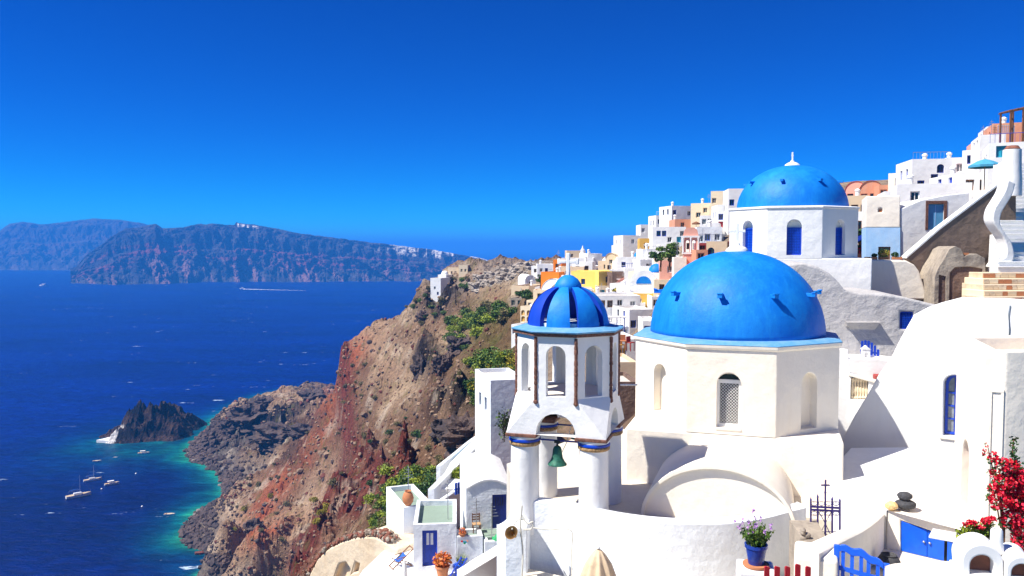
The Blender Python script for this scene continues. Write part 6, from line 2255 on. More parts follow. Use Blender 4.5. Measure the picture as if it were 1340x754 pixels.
# painted flower and tree: flat paint on those walls
o = thing('painted_flower', 'small painted flower motif on the white terrace block', 'painting', (0, 0, 0))
for i, (x, y, m_) in enumerate(((607, 709, 'teal_paint'), (609.5, 709.5, 'teal_paint'), (604.5, 708.5, 'petal_red'), (611.5, 708, 'pink'), (608, 711, 'green_cloth'))):
    q = P(x, y, y=41.75)
    MB().lathe([(0, -.006), (.06, -.006), (.06, .006), (0, .006)], 8).build('petal', m_, o, loc=q)
    o.children[-1].rotation_euler.x = R(90)
o = thing('painted_tree', 'faint green tree painted on the tall white block', 'painting', (0, 0, 0))
rs = random.Random(5)
mb = MB()
pt_ = Plane(660, 60.4, 14)
mb.tube([pt_.px(660, 578), pt_.px(659, 560), pt_.px(661, 545)], .05, 5)
for k in range(9):
    a = pt_.px(660, 572 - k * 3)
    b_ = pt_.px(660 + rs.uniform(-9, 9), 562 - k * 3 - rs.uniform(0, 8))
    mb.tube([a, b_], [.03, .012], 4)
mb.build('branches', 'leaf_dry', o)
mb = MB()
for k in range(160):
    leaf_quads(mb, [pt_.px(660 + rs.gauss(0, 5), 553 + rs.gauss(0, 9), .0)], .16, rs, 1.4)
mb.build('leaves', 'leaf_green', o, merge=False)
# vaulted house with navy door
q = P(640, 692, y=43.7)
t = thing('vaulted_house', 'white barrel-vaulted house with navy door and round white roof', 'house', q, R(7), GL)
W, Hs, rise, dpv = 2.52, 2.32, .46, 6.0
mb = MB()
mb.panel(W, Hs, [(W * .73, .0, .80, 1.9, False, .2)], (-W / 2, 0, 0), (1, 0, 0), (0, 0, 1), z0=-2)
ar = [(-W / 2 + W * i / 16, Hs + rise * math.sin(math.pi * i / 16)) for i in range(17)]
mb.add([(a, 0, b_) for a, b_ in reversed(ar)], [tuple(range(17))])
mb.panel(dpv, Hs, [], (-W / 2, dpv, 0), (0, -1, 0), (0, 0, 1), z0=-2)
mb.panel(dpv, Hs, [], (W / 2, 0, 0), (0, 1, 0), (0, 0, 1), z0=-2)
mb.panel(W, Hs, [], (W / 2, dpv, 0), (-1, 0, 0), (0, 0, 1), z0=-2)
mb.build('wall', 'cool_white', t)
mb = MB()
for (a, b_), (c, d_) in zip(ar[:-1], ar[1:]):
    mb.quad((a, -.06, b_ + .01), (c, -.06, d_ + .01), (c, dpv, d_ + .01 + .5 * math.sin(0)), (a, dpv, b_ + .01))
    mb.quad((a, -.06, b_ - .09), (c, -.06, d_ - .09), (c, -.06, d_ + .01), (a, -.06, b_ + .01))
mb.build('vault_roof', 'white', t, smooth=40)
dr = MB().box(W * .23 - .38, W * .23 + .38, .08, .14, .0, 1.88).build('door', 'navy_paint', t)
mb = MB()
for i in range(4):
    mb.box(W * .23 - .22 + i * .13, W * .23 - .19 + i * .13, .055, .08, 1.25, 1.75)
mb.build('door_grille', 'black_iron', dr)
MB().lathe([(0, -.03), (.03, 0), (0, .03)], 8, (W * .23 - .3, .05, .95)).build('handle', 'steel', dr)
zf = q.z
# paved forecourt before that house
struct(MB().prism([(P(604, 700, y=42.4).x, 42.4), (P(672, 700, y=42.4).x, 42.4), (P(674, 700, y=44).x, 44.2), (P(606, 700, y=44).x, 44.2)], zf - 2, zf - .01).build('forecourt', 'sage_roof'))


def wooden_chair(loc, rz):
    t = thing('wooden_chair', 'brown wooden chair with straw seat against the vaulted house', 'chair', loc, rz)
    for x in (-.2, .2):
        MB().box(x - .022, x + .022, -.2, -.156, 0, .45).build('leg', 'wood', t)
        MB().box(x - .022, x + .022, .156, .2, 0, 1.0).build('leg', 'wood', t)
    MB().box(-.23, .23, -.22, .2, .45, .49).build('seat', 'pale_wood', t, bevel=.01)
    for z in (.62, .76, .9):
        MB().box(-.18, .18, .165, .19, z, z + .06).build('back_slat', 'wood', t)
    mb = MB()
    for z in (.18, .3):
        mb.box(-.2, .2, -.19, -.165, z, z + .025)
    mb.build('stretcher', 'wood', t)
    return t


q2 = P(623.5, 690, y=43.2)
wooden_chair(Vector((q2.x, 43.2, zf - .008)), R(12))


def deckchair(loc, rz):
    t = thing('deck_chair', 'folding wooden deckchair with blue canvas on the bright terrace', 'deckchair', loc, rz)
    for y in (-.28, .28):
        MB().bar((-.6, y, .02), (.62, y, .95), .06, .04).build('side_rail', 'wood', t)
        MB().bar((-.45, y * .9, .42), (.55, y * .9, .02), .06, .04).build('cross_leg', 'wood', t)
        MB().bar((-.35, y * 1.1, .55), (.2, y * 1.1, .62), .04, .03).build('armrest', 'wood', t)
    mb = MB()
    n_ = 8
    cv = [(-.36 + .55 * i / n_, .40 + .26 * i / n_ - .14 * math.sin(math.pi * i / n_)) for i in range(n_ + 1)]
    for (a, b_), (c, d_) in zip(cv[:-1], cv[1:]):
        mb.quad((a, -.26, b_), (c, -.26, d_), (c, .26, d_), (a, .26, b_))
    mb.build('canvas', 'blue_canvas', t, smooth=True)
    for x, z in ((-.58, .04), (.6, .94), (.52, .04)):
        MB().bar((x, -.28, z), (x, .28, z), .035).build('cross_bar', 'wood', t)
    return t


q = P(525, 741, z=-17.24)
deckchair(q, R(28))
# pots
def potted(name, label, loc, r_, h_, potm, leafm, n_, lr, seed, spiky=False):
    t = thing(name, label, 'potted plant', loc)
    MB().lathe([(0, 0), (r_ * .68, 0), (r_ * .95, h_ * .85), (r_ * 1.08, h_ * .86), (r_ * 1.08, h_), (r_ * .9, h_), (r_ * .85, h_ * .9), (0, h_ * .88)], 20).build('pot', potm, t, smooth=40)
    rs = random.Random(seed)
    mb = MB()
    if spiky:
        for i in range(n_):
            a = rs.uniform(0, 6.28)
            e_ = Vector((math.cos(a) * lr * rs.uniform(.3, 1), math.sin(a) * lr * rs.uniform(.3, 1), h_ + lr * rs.uniform(.5, 1.4)))
            s_ = Vector((-math.sin(a), math.cos(a), 0)) * .03
            mb.add([Vector((0, 0, h_ * .9)) - s_, Vector((0, 0, h_ * .9)) + s_, e_], [(0, 1, 2)])
    else:
        leaf_quads(mb, leaf_cloud([(0, 0, h_ + lr * .6, lr, lr, lr * .8)], n_, rs), lr * .22, rs)
    mb.build('foliage', leafm, t, merge=False)
    return t


q = P(579, 749, y=41.2)
potted('potted_shrub', 'terracotta pot with a rust-red leafy plant beside the blue door', Vector((q.x, 41.2, -17.245)), .36, .68, 'terracotta', 'petal_orange', 420, .50, 1)
q = P(603, 738, y=41.6)
potted('potted_agave', 'round blue pot with a spiky yellow-green plant', Vector((q.x, 41.7, -17.245)), .42, .48, 'bright_blue', 'leaf_lime', 70, .55, 2, True)
tb = [o for o in COL.objects if o.get('label', '').startswith('low white terrace block')][0]
q = P(604, 692, y=42.1)
potted('potted_flower', 'small clay bowl of orange flowers on the terrace block parapet', Vector((q.x + .05, 42.05, P(615, 702, y=42.0).z)), .20, .16, 'terracotta', 'petal_orange', 160, .22, 3)
q = P(540.5, 660, y=47.0)
o = MB().lathe([(0, 0), (.16, 0), (.30, .22), (.34, .45), (.26, .72), (.16, .82), (.2, .88), (.17, .88), (.13, .8), (0, .75)], 24).build('clay_jar', 'terracotta', smooth=40)
qq = P(547, 662, y=46.6)
o.location = (qq.x - .6, 46.7, qq.z)
tag(o, 'large orange clay jar on the sage-roofed white cube', 'jar')
# closed white parasol on the terrace
q = P(529, 733, y=41.0)
t = thing('folded_parasol', 'closed white parasol standing on the bright lower terrace', 'parasol', (q.x, 41.0, -17.25))
hh_ = q.z + 17.25
mb = MB().lathe([(.02, hh_), (.08, hh_ - .15), (.16, hh_ - .6), (.2, hh_ - 1.2), (.14, hh_ - 1.5)], 10, cap=False)
mb.build('canopy', 'white_canvas', t, smooth=True)
MB().tube([(0, 0, 0), (0, 0, hh_)], .025, 6).build('pole', 'pale_wood', t)
# parapets, steps and rails right of the cube house
t = thing('stair_parapet', 'thick white sloping parapet with grey flank below the vaulted house', 'wall', (0, 0, 0))
mb = MB()
path = [P(607, 752, y=39.6), P(625, 741, y=40.0), P(645, 729, y=40.6), P(668, 714, y=41.2), P(690, 700, y=41.8)]
ribbon_wall(mb, smooth_path(path, 4), .8, -19.5, .06)
mb.build('wall', 'white', t, smooth=45)
t = thing('blue_rail', 'blue painted ladder-like handrail beside the blue pot', 'handrail', (0, 0, 0))
a0, a1 = P(588, 756, y=40.2), P(604, 729, y=41.4)
for off in (Vector((0, 0, 0)), Vector((.28, 0, -.06))):
    MB().bar(a0 + off, a1 + off, .06).build('stringer', 'blue_paint', t)
for i in range(8):
    k = (i + .5) / 8
    MB().bar(a0.lerp(a1, k), a0.lerp(a1, k) + Vector((.28, 0, -.06)), .035).build('rung', 'blue_paint', t)
for k in (0.05, .95):
    p = a0.lerp(a1, k)
    MB().bar(p, Vector((p.x, p.y, -17.3)), .05).build('post', 'blue_paint', t)
o = MB().bar(P(605, 643, y=54), P(599, 641, y=54.3), .1, 1.0).build('small_panel_gate', 'bright_blue')
q = P(602, 640, y=54)
bpy.data.objects.remove(o)
t = thing('blue_hatch', 'small bright blue gate in the white terrace wall', 'gate', P(602, 646, y=54), R(40))
for i in range(4):
    MB().box(-.42 + i * .22, -.26 + i * .22, -.03, .03, 0, .8).build('slat', 'bright_blue', t)
MB().box(-.45, .45, .03, .06, .3, .4).build('rail', 'bright_blue', t)
# green cloth on the parapet
q = P(653, 708, y=41.0)
mb = MB()
rs = random.Random(9)
g = np.linspace(-.4, .4, 9)
vv, ff = [], []
for i, a in enumerate(g):
    for j, b_ in enumerate(g):
        vv.append((q.x + a * .9, q.y + b_ * .6, q.z + .06 + .12 * math.sin(7 * a + 2) * math.cos(6 * b_) + .25 * math.exp(-6 * (a * a + b_ * b_))))
for i in range(8):
    for j in range(8):
        ff.append((i * 9 + j, (i + 1) * 9 + j, (i + 1) * 9 + j + 1, i * 9 + j + 1))
mb.add(vv, ff)
tag(mb.build('green_cloth', 'green_cloth', smooth=True), 'crumpled green cloth lying on the sloping white parapet', 'cloth')
# long low white walls of the terraces behind
for pth, th, zz_, lab in (([(553, 672, -17.2), (575, 657, -17.0), (600, 640, -16.9), (612, 632, -16.8)], .3, 0, 'low white wall climbing behind the sage-roofed houses'),
                     ([(568, 640, -17.1), (590, 618, -17.1), (612, 596, -17.1), (640, 570, -17.1)], .45, 0, 'long grey-white terrace wall along the cliff edge'),
                     ([(576, 610, -18.3), (596, 594, -18.3), (618, 576, -18.3), (640, 562, -18.3)], .35, 0, 'outer white parapet beside the turquoise pool')):
    path = [P(a, b_, z=c) for a, b_, c in pth]
    mb = MB()
    ribbon_wall(mb, smooth_path(path, 4), th, min(p.z for p in path) - 3.5, .05)
    tag(mb.build('terrace_wall', 'cool_white', smooth=45), lab, 'wall')
q_ = [P(a, b_, z=-18.6) for a, b_ in ((592, 602), (598, 602), (625, 578), (618, 577))]
struct(MB().prism([(p.x, p.y) for p in q_], -20, -18.6).build('pool_water', 'teal_paint'))
# cream cave-house forecourt with rubble rim, bottom left
pt2 = Plane(450, 47.0, -38)
t = thing('cave_forecourt', 'curved cream cave-house wall with rubble rim on the cliff edge', 'wall', (0, 0, 0))
outer = [pt2.uv(*p) for p in [(395, 790), (520, 790), (520, 720), (505, 710), (492, 703), (470, 703), (450, 708), (430, 718), (415, 732), (405, 752)]]
hA = [pt2.uv(*p) for p in [(436, 760), (452, 760), (458, 745), (452, 736), (444, 738)]]
hB = [pt2.uv(*p) for p in [(461, 750), (468, 748), (470, 738), (465, 736)]]
mb = MB()
wall_poly(mb, pt2, outer, [hA, hB], 4.0, .4, back_holes=True)
mb.build('wall', 'tan_cave', t, bevel=.12)
rs = random.Random(31)
rim = [Vector((*pt2.uv(*p), 0)) for p in [(403, 752), (414, 731), (430, 716), (450, 706), (470, 701), (492, 701), (507, 708)]]
rim = smooth_path(rim, 8)
for i, p in enumerate(rim):
    for r_ in range(4):
        mb = MB()
        c = pt2.pt(p.x + rs.uniform(-.1, .1), p.y + .02 + rs.uniform(-.05, .1), .05 + r_ * .24)
        s_ = rs.uniform(.09, .17)
        bm = bmesh.new()
        bmesh.ops.create_icosphere(bm, subdivisions=1, radius=s_)
        for v in bm.verts:
            v.co *= rs.uniform(.75, 1.2)
        me = bpy.data.meshes.new('rim_stone')
        bm.to_mesh(me)
        bm.free()
        me.materials.append(MATS[rs.choice(['rough_stone', 'clay_brown', 'clay_brown', 'brown_plaster'])])
        o = bpy.data.objects.new('rim_stone', me)
        COL.objects.link(o)
        o.location = c
        o.parent = t

# ------------------------------------------------------------------ islet, rocks, boats, plants
def rock_mesh(name, seed, mat, sub=4, amp=.55, flat=.75):
    bm = bmesh.new()
    bmesh.ops.create_icosphere(bm, subdivisions=sub, radius=1)
    co = np.array([v.co[:] for v in bm.verts])
    n1 = ridged(co[:, 0] * 1.1 + seed, co[:, 1] * 1.1, co[:, 2] * 1.1, oct=5, seed=seed)
    n2 = fbm(co[:, 0] * 2.5 + seed, co[:, 1] * 2.5, co[:, 2] * 2.5, oct=4, seed=seed + 3)
    k = 1 + amp * (n1 - .5) + amp * .6 * (n2 - .5)
    for v, s_ in zip(bm.verts, k):
        v.co = v.co * s_
        v.co.z *= flat
    me = bpy.data.meshes.new(name)
    bm.to_mesh(me)
    bm.free()
    me.materials.append(MATS[mat])
    return me


plaster('lava', (0.055, 0.042, 0.042), dirt=(0.16, 0.10, 0.075), amount=0.7, scale=.25, bump=1.0, fine=10)
plaster('lava_red', (0.16, 0.05, 0.035), dirt=(0.05, 0.03, 0.03), amount=0.7, scale=.25, bump=1.0, fine=10)
plaster('boulder_grey', (0.26, 0.22, 0.19), dirt=(0.08, 0.065, 0.06), amount=0.8, scale=.4, bump=1.0)

# islet as a small height field
ic = P(192, 573, z=SEA)
gx, gy = np.meshgrid(np.linspace(-48, 48, 170), np.linspace(-45, 60, 150))
mpp_ = ic.y / F
sil = [(-68, 0), (-62, 5), (-52, 8), (-42, 13), (-34, 22), (-25, 30), (-15, 36), (-8, 42), (0, 44), (8, 40), (14, 33), (20, 27), (28, 25), (35, 22), (42, 17), (48, 6), (56, 1), (60, 0)]
hx = np.interp(gx / mpp_, [s_[0] for s_ in sil], [s_[1] for s_ in sil]) * mpp_ * 1.12
fy = np.clip(1 - (np.maximum(0, -gy - 4 + 3 * np.sin(gx / 7)) / 18) ** 2, 0, 1) * np.clip(1 - (np.maximum(0, gy - 6) / 36) ** 2, 0, 1)
rg = ridged((gx + 9) / 13, gy / 13, oct=6, seed=61)
hz_ = hx * fy * (.45 + .95 * rg) + (fbm(gx / 4, gy / 4, seed=64) - .5) * 5 * (fy > 0.05) * (hx > .8) - 2.0 + 1.5 * (rg - .5)
ccol = lerp(np.array([.016, .013, .014]), np.array([.07, .042, .034]), sstep(.4, .65, fbm(gx / 8, gy / 8, hz_ / 6, seed=67))[..., None])
wpatch = (np.exp(-((gx / mpp_ + 38) / 16) ** 2 - ((gy + 16) / 9) ** 2) * 1.5).clip(0, 1)[..., None] * sstep(12, 6, hz_)[..., None]
ccol = lerp(ccol, np.array([.72, .68, .64]), sstep(.45, .6, wpatch * (.6 + .6 * fbm(gx / 5, gy / 5, seed=70)[..., None])))
isl = grid_mesh('rock_islet', gx + ic.x, gy + ic.y + 8, hz_ + SEA, 'hillside_ground', {'ground': ccol}, smooth=False)
struct(isl)
# small landing and chapel on the islet
q = P(150, 577, z=SEA)
mb = MB().prism([(-9, -3), (4, -5), (7, 2), (-5, 4)], -3, 1.6)
tag(mb.build('landing_stage', 'town_white', loc=(q.x, q.y - 1.5, SEA)), 'white landing quay at the foot of the rock islet', 'quay')

# boulders along the shore: big ones singly, the rest as one mass
RM = [rock_mesh('shore_rock', 200 + i, ('lava', 'boulder_grey', 'lava', 'lava_red')[i % 4], sub=3) for i in range(6)]
rs = random.Random(77)
shore = [(345, 800), (318, 760), (285, 740), (243, 715), (236, 695), (262, 665), (290, 640), (286, 622), (250, 604), (242, 590), (272, 562), (285, 546), (310, 528)]
big = []
for i in range(40):
    k = rs.uniform(2, len(shore) - 1.01)
    a, b_ = shore[int(k)], shore[int(k) + 1]
    f_ = k - int(k)
    px_, py_ = a[0] + (b_[0] - a[0]) * f_ + rs.uniform(-1, 10), a[1] + (b_[1] - a[1]) * f_ + rs.uniform(-4, 3)
    q = P(px_, py_, z=SEA)
    z = ground_z(q.x, q.y)
    z = max(SEA - .3, z if z is not None else SEA)
    o = bpy.data.objects.new('shore_boulder', RM[i % 6])
    COL.objects.link(o)
    s_ = rs.uniform(.7, 1.9)
    o.scale = (s_ * rs.uniform(.8, 1.4), s_ * rs.uniform(.8, 1.3), s_ * rs.uniform(.7, 1.2))
    o.rotation_euler = (rs.uniform(-.3, .3), rs.uniform(-.3, .3), rs.uniform(0, 6.28))
    o.location = (q.x, q.y, z + s_ * .15)
    tag(o, ('dark lava boulder lying at the waterline', 'grey boulder lying at the waterline', 'dark lava boulder lying at the waterline', 'reddish lava boulder lying at the waterline')[(i % 6) % 4], 'boulder', 'boulders along the shore')
# scattered stones and rubble over the slope as one mass
bm = bmesh.new()
base = [rock_mesh('tmp', 300 + i, 'boulder_grey', sub=1, amp=.7) for i in range(4)]
V, Fc, Mi = [], [], []
cnt = 0
for i in range(6500):
    px_ = rs.uniform(235, 660)
    py_ = rs.uniform(345, 754)
    if rs.random() < .35:
        k = rs.uniform(2, len(shore) - 1.01)
        a, b_ = shore[int(k)], shore[int(k) + 1]
        px_ = a[0] + (b_[0] - a[0]) * (k - int(k)) + abs(rs.gauss(0, 16)) + 1
        py_ = a[1] + (b_[1] - a[1]) * (k - int(k)) + rs.gauss(0, 7)
    h = ground_at(px_, py_, 40)
    if h is None or h.z < SEA - .4 or h.y < 62:
        continue
    if h.x > -3 and h.y < 330 and h.y > 90 and rs.random() < .8:
        continue
    s_ = (abs(rs.gauss(0, .45)) + .15) * h.y / 330
    s_ *= 1.5 if h.z < SEA + 9 else 1.0
    me = base[i % 4]
    k0 = len(V)
    m3 = Matrix.Rotation(rs.uniform(0, 6.28), 3, 'Z') @ Matrix.Rotation(rs.uniform(0, 3), 3, 'X')
    for v in me.vertices:
        V.append(tuple(h + m3 @ (v.co * s_)))
    for p in me.polygons:
        Fc.append(tuple(k0 + j for j in p.vertices))
    Mi += [(0 if h.z < SEA + 12 else rs.choice((0, 1, 2, 2, 2, 2)))] * len(me.polygons)
me = bpy.data.meshes.new('slope_rubble')
me.from_pydata(V, [], Fc)
plaster('slope_stone', (0.30, 0.20, 0.13), dirt=(0.12, 0.075, 0.05), amount=0.8, scale=.4, bump=1.0)
for m_ in ('lava', 'lava_red', 'slope_stone'):
    me.materials.append(MATS[m_])
me.polygons.foreach_set('material_index', Mi)
o = bpy.data.objects.new('slope_rubble', me)
COL.objects.link(o)
struct(o, 'stuff', 'loose stones and rubble scattered over the cliff slope')

# crags: large dark outcrops
CR = [rock_mesh('crag', 400 + i, 'lava', sub=5, amp=1.1, flat=.9) for i in range(5)]
for i, (px_, py_, sx, sy, lab) in enumerate([(610, 568, 34, 26, 'large black crag below the white terraces'), (582, 560, 20, 18, 'black rock left of the large black crag'), (552, 478, 13, 22, 'tall dark rock outcrop in the middle of the slope'), (578, 478, 15, 18, 'dark rock beside the tall outcrop'),
                                            (600, 452, 20, 16, 'dark rock above the yellow shrubs'), (556, 415, 11, 10, 'dark rock under the white headland house'), (330, 545, 36, 22, 'long black lava ridge above the turquoise shore'), (365, 570, 34, 20, 'black lava cliff behind the shore'), (305, 560, 20, 18, 'black lava knob at the bay entrance'),
                                            (405, 520, 22, 12, 'dark outcrop high on the seaward shoulder'), (345, 528, 18, 10, 'small dark summit rock on the lava ridge'),
                                            (330, 690, 14, 14, 'dark boulder cluster on the lower slope'), (400, 565, 20, 14, 'dark rock step beneath the rust-red gully')]):
    h = ground_at(px_, py_, 60)
    if h is None:
        continue
    mpp_ = h.y / F
    o = bpy.data.objects.new('crag', CR[i % 5])
    COL.objects.link(o)
    o.scale = (sx * mpp_ * 1.0, sx * mpp_ * .8, sy * mpp_ * .95)
    o.rotation_euler = (0, 0, i * 1.3)
    o.location = h + Vector((0, .25 * sx * mpp_, -.2 * sy * mpp_))
    tag(o, lab, 'rock')

# the grey fortress rock on the headland
plaster('fort_rock', (0.36, 0.31, 0.26), dirt=(0.14, 0.11, 0.09), amount=0.8, scale=.3, bump=1.0)
CG = [rock_mesh('crag_grey', 500 + i, 'fort_rock', sub=4, amp=1.2) for i in range(3)]
for i in range(26):
    px_ = 624 + (i % 13) * 6.2
    h = ground_at(px_, (364 if i < 13 else 374) - (i % 13) * 1.7 + (i * 7) % 5, 100)
    if h is None:
        continue
    o = bpy.data.objects.new('crag', CG[i % 3])
    COL.objects.link(o)
    s_ = h.y / F * (6 + (i * 5) % 6)
    o.scale = (s_ * 1.1, s_, s_ * .95)
    o.rotation_euler = (0, 0, i * 2.1)
    o.location = h + Vector((0, 2, -.2 * s_))
    tag(o, 'grey jagged rock of the ruined fortress on the headland', 'rock', 'grey fortress rocks')


# ------------------------------------------------------------------ boats
def hull_mesh(mb, L, B, H, mi=0, mi2=1):
    n_ = 12
    st = []
    for i in range(n_ + 1):
        k = i / n_
        x = -L / 2 + L * k
        b_ = B / 2 * (1 - max(0, (k - .45) / .55) ** 2.2) * (.82 + .18 * min(1, k / .25))
        sh_ = H * (1 + .35 * k * k)
        b_ = max(b_, .02)
        st.append([(x, -b_, sh_), (x, -b_ * .85, .1), (x, 0, -.35), (x, b_ * .85, .1), (x, b_, sh_)])
    for i in range(n_):
        for j in range(4):
            mb.quad(st[i][j], st[i + 1][j], st[i + 1][j + 1], st[i][j + 1], mi)
        mb.quad(tuple(np.array(st[i][0]) - (0, 0, .12)), tuple(np.array(st[i][4]) - (0, 0, .12)), tuple(np.array(st[i + 1][4]) - (0, 0, .12)), tuple(np.array(st[i + 1][0]) - (0, 0, .12)), mi2)
    mb.add(st[0], [(0, 1, 2, 3, 4)], mi)


def sailboat(label, px_, py_, L, rz):
    t = thing('sailing_boat', label, 'boat', P(px_, py_, z=SEA), rz)
    mb = MB()
    hull_mesh(mb, L, L * .3, L * .11)
    mb.build('hull', ['hull_white', 'deck_tan'], t, smooth=40)
    MB().slab([(-L * .22, 0), (L * .14, 0), (L * .08, L * .07), (-L * .2, L * .07)], (0, -L * .09, L * .11), (1, 0, 0), (0, 0, 1), L * .0 + .001).build('cabin_side', 'hull_white', t)
    mb = MB().box(-L * .2, L * .12, -L * .085, L * .085, L * .1, L * .185)
    mb.build('cabin', 'hull_white', t, bevel=.08)
    MB().tube([(L * .06, 0, L * .1), (L * .06, 0, L * .95)], [.06, .035], 8).build('mast', 'hull_white', t)
    MB().tube([(L * .05, 0, L * .3), (-L * .38, 0, L * .28)], .07, 8).build('boom', 'hull_white', t)
    MB().tube([(L * .04, 0, L * .325), (-L * .17, 0, L * .335), (-L * .36, 0, L * .305)], [.16, .26, .14], 10).build('furled_sail', 'blue_canvas', t)
    mb = MB()
    for e_ in ((L * .5, 0, L * .15), (-L * .5, 0, L * .12), (0, L * .14, L * .12), (0, -L * .14, L * .12)):
        mb.tube([(L * .06, 0, L * .93), e_], .012, 4)
    mb.build('rigging', 'steel', t)
    return t


sailboat('white sailing yacht with furled blue sail, longer of the two moored yachts', 103, 650, 11.0, R(40))
sailboat('shorter white sailing yacht moored beside the longer yacht', 121.5, 629, 8.5, R(35))


def motorboat(label, px_, py_, L, rz, cabin=True):
    t = thing('motor_boat', label, 'boat', P(px_, py_, z=SEA), rz)
    mb = MB()
    hull_mesh(mb, L, L * .34, L * .12)
    mb.build('hull', ['hull_white', 'deck_tan'], t, smooth=40)
    if cabin:
        MB().box(-L * .12, L * .15, -L * .1, L * .1, L * .08, L * .24).build('cabin', 'hull_white', t, bevel=.08)
        MB().box(.152 * L, .158 * L, -L * .08, L * .08, L * .16, L * .22).build('windscreen', 'dark_pane', t)
        MB().box(-L * .30, L * .14, -L * .11, L * .11, L * .27, L * .285).build('sun_roof', 'white_canvas', t)
    for y in (-.1, .15):
        MB().box(-L * (.36 + y * .2), -L * (.30 + y * .2), -L * .12, L * .12, L * .09, L * .13).build('thwart', 'pale_wood', t)
    return t


motorboat('cream motor boat with a sun roof near the two yachts', 146.5, 634, 6.8, R(35))
motorboat('small white open boat between yachts and islet', 127, 604, 4.6, R(10), False)
motorboat('white motor boat moored off the rock islet', 188, 594, 6.5, R(15))
motorboat('tiny white dinghy alone in the dark bay', 151, 599, 2.6, R(0), False)
motorboat('white open boat near the turquoise shore', 222, 674, 5.0, R(0), False)
motorboat('distant white ferry boat heading along the far cliffs', 57, 374.3, 26, R(180))
t = motorboat('distant white speedboat at the head of a long wake', 317, 378.3, 16, R(180))
a, b_ = P(318, 378.5, z=SEA), P(400, 380.5, z=SEA)
mb = MB()
n_ = 30
L_ = []
for i in range(n_ + 1):
    k = i / n_
    c = a.lerp(b_, k)
    wd = 14 * (1 - k) + 3 + 3 * math.sin(i * 2.3)
    L_.append((Vector((c.x, c.y - wd / 2, SEA + .25)), Vector((c.x, c.y + wd / 2, SEA + .25))))
for p, q in zip(L_[:-1], L_[1:]):
    mb.quad(p[0], q[0], q[1], p[1])
o = mb.build('boat_wake', 'town_white')
struct(o, 'stuff', 'white foaming wake behind the distant speedboat')
# mooring buoys
for i, (x, y) in enumerate(((178, 620), (186, 663), (133, 640))):
    o = stone('mooring_buoy', 'small pale mooring buoy floating in the bay', 'buoy', P(x, y, z=SEA), (.45, .45, .45), 'hull_white', i)
    o['group'] = 'mooring buoys'

# ------------------------------------------------------------------ shrubs
def shrub_mesh(name, seed, mat, n_=800, lobes=9):
    rs = random.Random(seed)
    bl = []
    for i in range(lobes):
        a = rs.uniform(0, 6.28)
        r_ = rs.uniform(0, .65)
        bl.append((r_ * math.cos(a), r_ * math.sin(a), rs.uniform(.1, .55), rs.uniform(.3, .5), rs.uniform(.3, .5), rs.uniform(.22, .4)))
    mb = MB()
    leaf_quads(mb, leaf_cloud(bl, n_, rs), .105, rs, 1.5)
    return mb.mesh(name, mat, merge=False)


SM = {m_: [shrub_mesh('foliage_' + m_, 40 + i + len(m_), m_) for i in range(3)] for m_ in ('leaf_green', 'leaf_dark', 'leaf_lime', 'leaf_yellow', 'leaf_dry')}
stem_me = MB().tube([(0, 0, -.5), (.05, 0, .1), (.1, .05, .45)], [.07, .05, .02], 6).mesh('stem_mesh', 'wood')
LAB = {'leaf_green': 'mid green rounded bush on the cliff slope', 'leaf_dark': 'dark green bush on the cliff slope', 'leaf_lime': 'bright lime green bush on the cliff slope', 'leaf_yellow': 'yellow flowering broom bush on the cliff slope', 'leaf_dry': 'dry olive brown bush on the cliff slope'}


def shrub(p, s_, mat, rs, label=None, sz=1.0):
    t = thing('shrub', label or LAB[mat], 'shrub', p, rs.uniform(0, 6.28), LAB[mat].replace(' bush', ' bushes') if not label else None)
    t.scale = (s_ * rs.uniform(.9, 1.3), s_ * rs.uniform(.9, 1.3), s_ * sz * rs.uniform(.85, 1.2))
    o = bpy.data.objects.new('crown', rs.choice(SM[mat]))
    COL.objects.link(o)
    o.parent = t
    o = bpy.data.objects.new('trunk', stem_me)
    COL.objects.link(o)
    o.parent = t
    return t


rs = random.Random(99)
AREAS = [  # px, py, spread x, spread y, count, size, kinds
    (622, 425, 24, 12, 34, 2.6, ['leaf_lime', 'leaf_green', 'leaf_lime']), (650, 408, 18, 10, 24, 2.4, ['leaf_green', 'leaf_dark', 'leaf_dry']), (600, 448, 12, 14, 14, 2.2, ['leaf_lime', 'leaf_green']),
    (640, 478, 16, 12, 26, 2.0, ['leaf_green', 'leaf_yellow', 'leaf_lime']), (632, 510, 14, 12, 22, 1.7, ['leaf_green', 'leaf_dark', 'leaf_yellow']), (662, 486, 12, 10, 16, 1.7, ['leaf_yellow', 'leaf_green']),
    (545, 632, 24, 11, 46, 1.5, ['leaf_green', 'leaf_lime', 'leaf_dark']), (515, 660, 16, 10, 34, 1.3, ['leaf_green', 'leaf_lime']), (500, 690, 10, 14, 26, 1.0, ['leaf_green', 'leaf_lime', 'leaf_dry']), (590, 618, 18, 7, 20, 1.0, ['leaf_yellow', 'leaf_dry', 'leaf_yellow']),
    (655, 592, 12, 6, 12, .9, ['leaf_yellow', 'leaf_lime']), (520, 590, 70, 40, 24, 1.2, ['leaf_dry', 'leaf_dry', 'leaf_dark']), (380, 640, 60, 60, 22, 1.8, ['leaf_dry', 'leaf_dry', 'leaf_yellow']), (560, 400, 30, 20, 14, 1.8, ['leaf_dry', 'leaf_green']), (480, 500, 40, 40, 12, 1.6, ['leaf_dry']),
    (610, 372, 20, 8, 8, 1.8, ['leaf_green', 'leaf_dry'])]
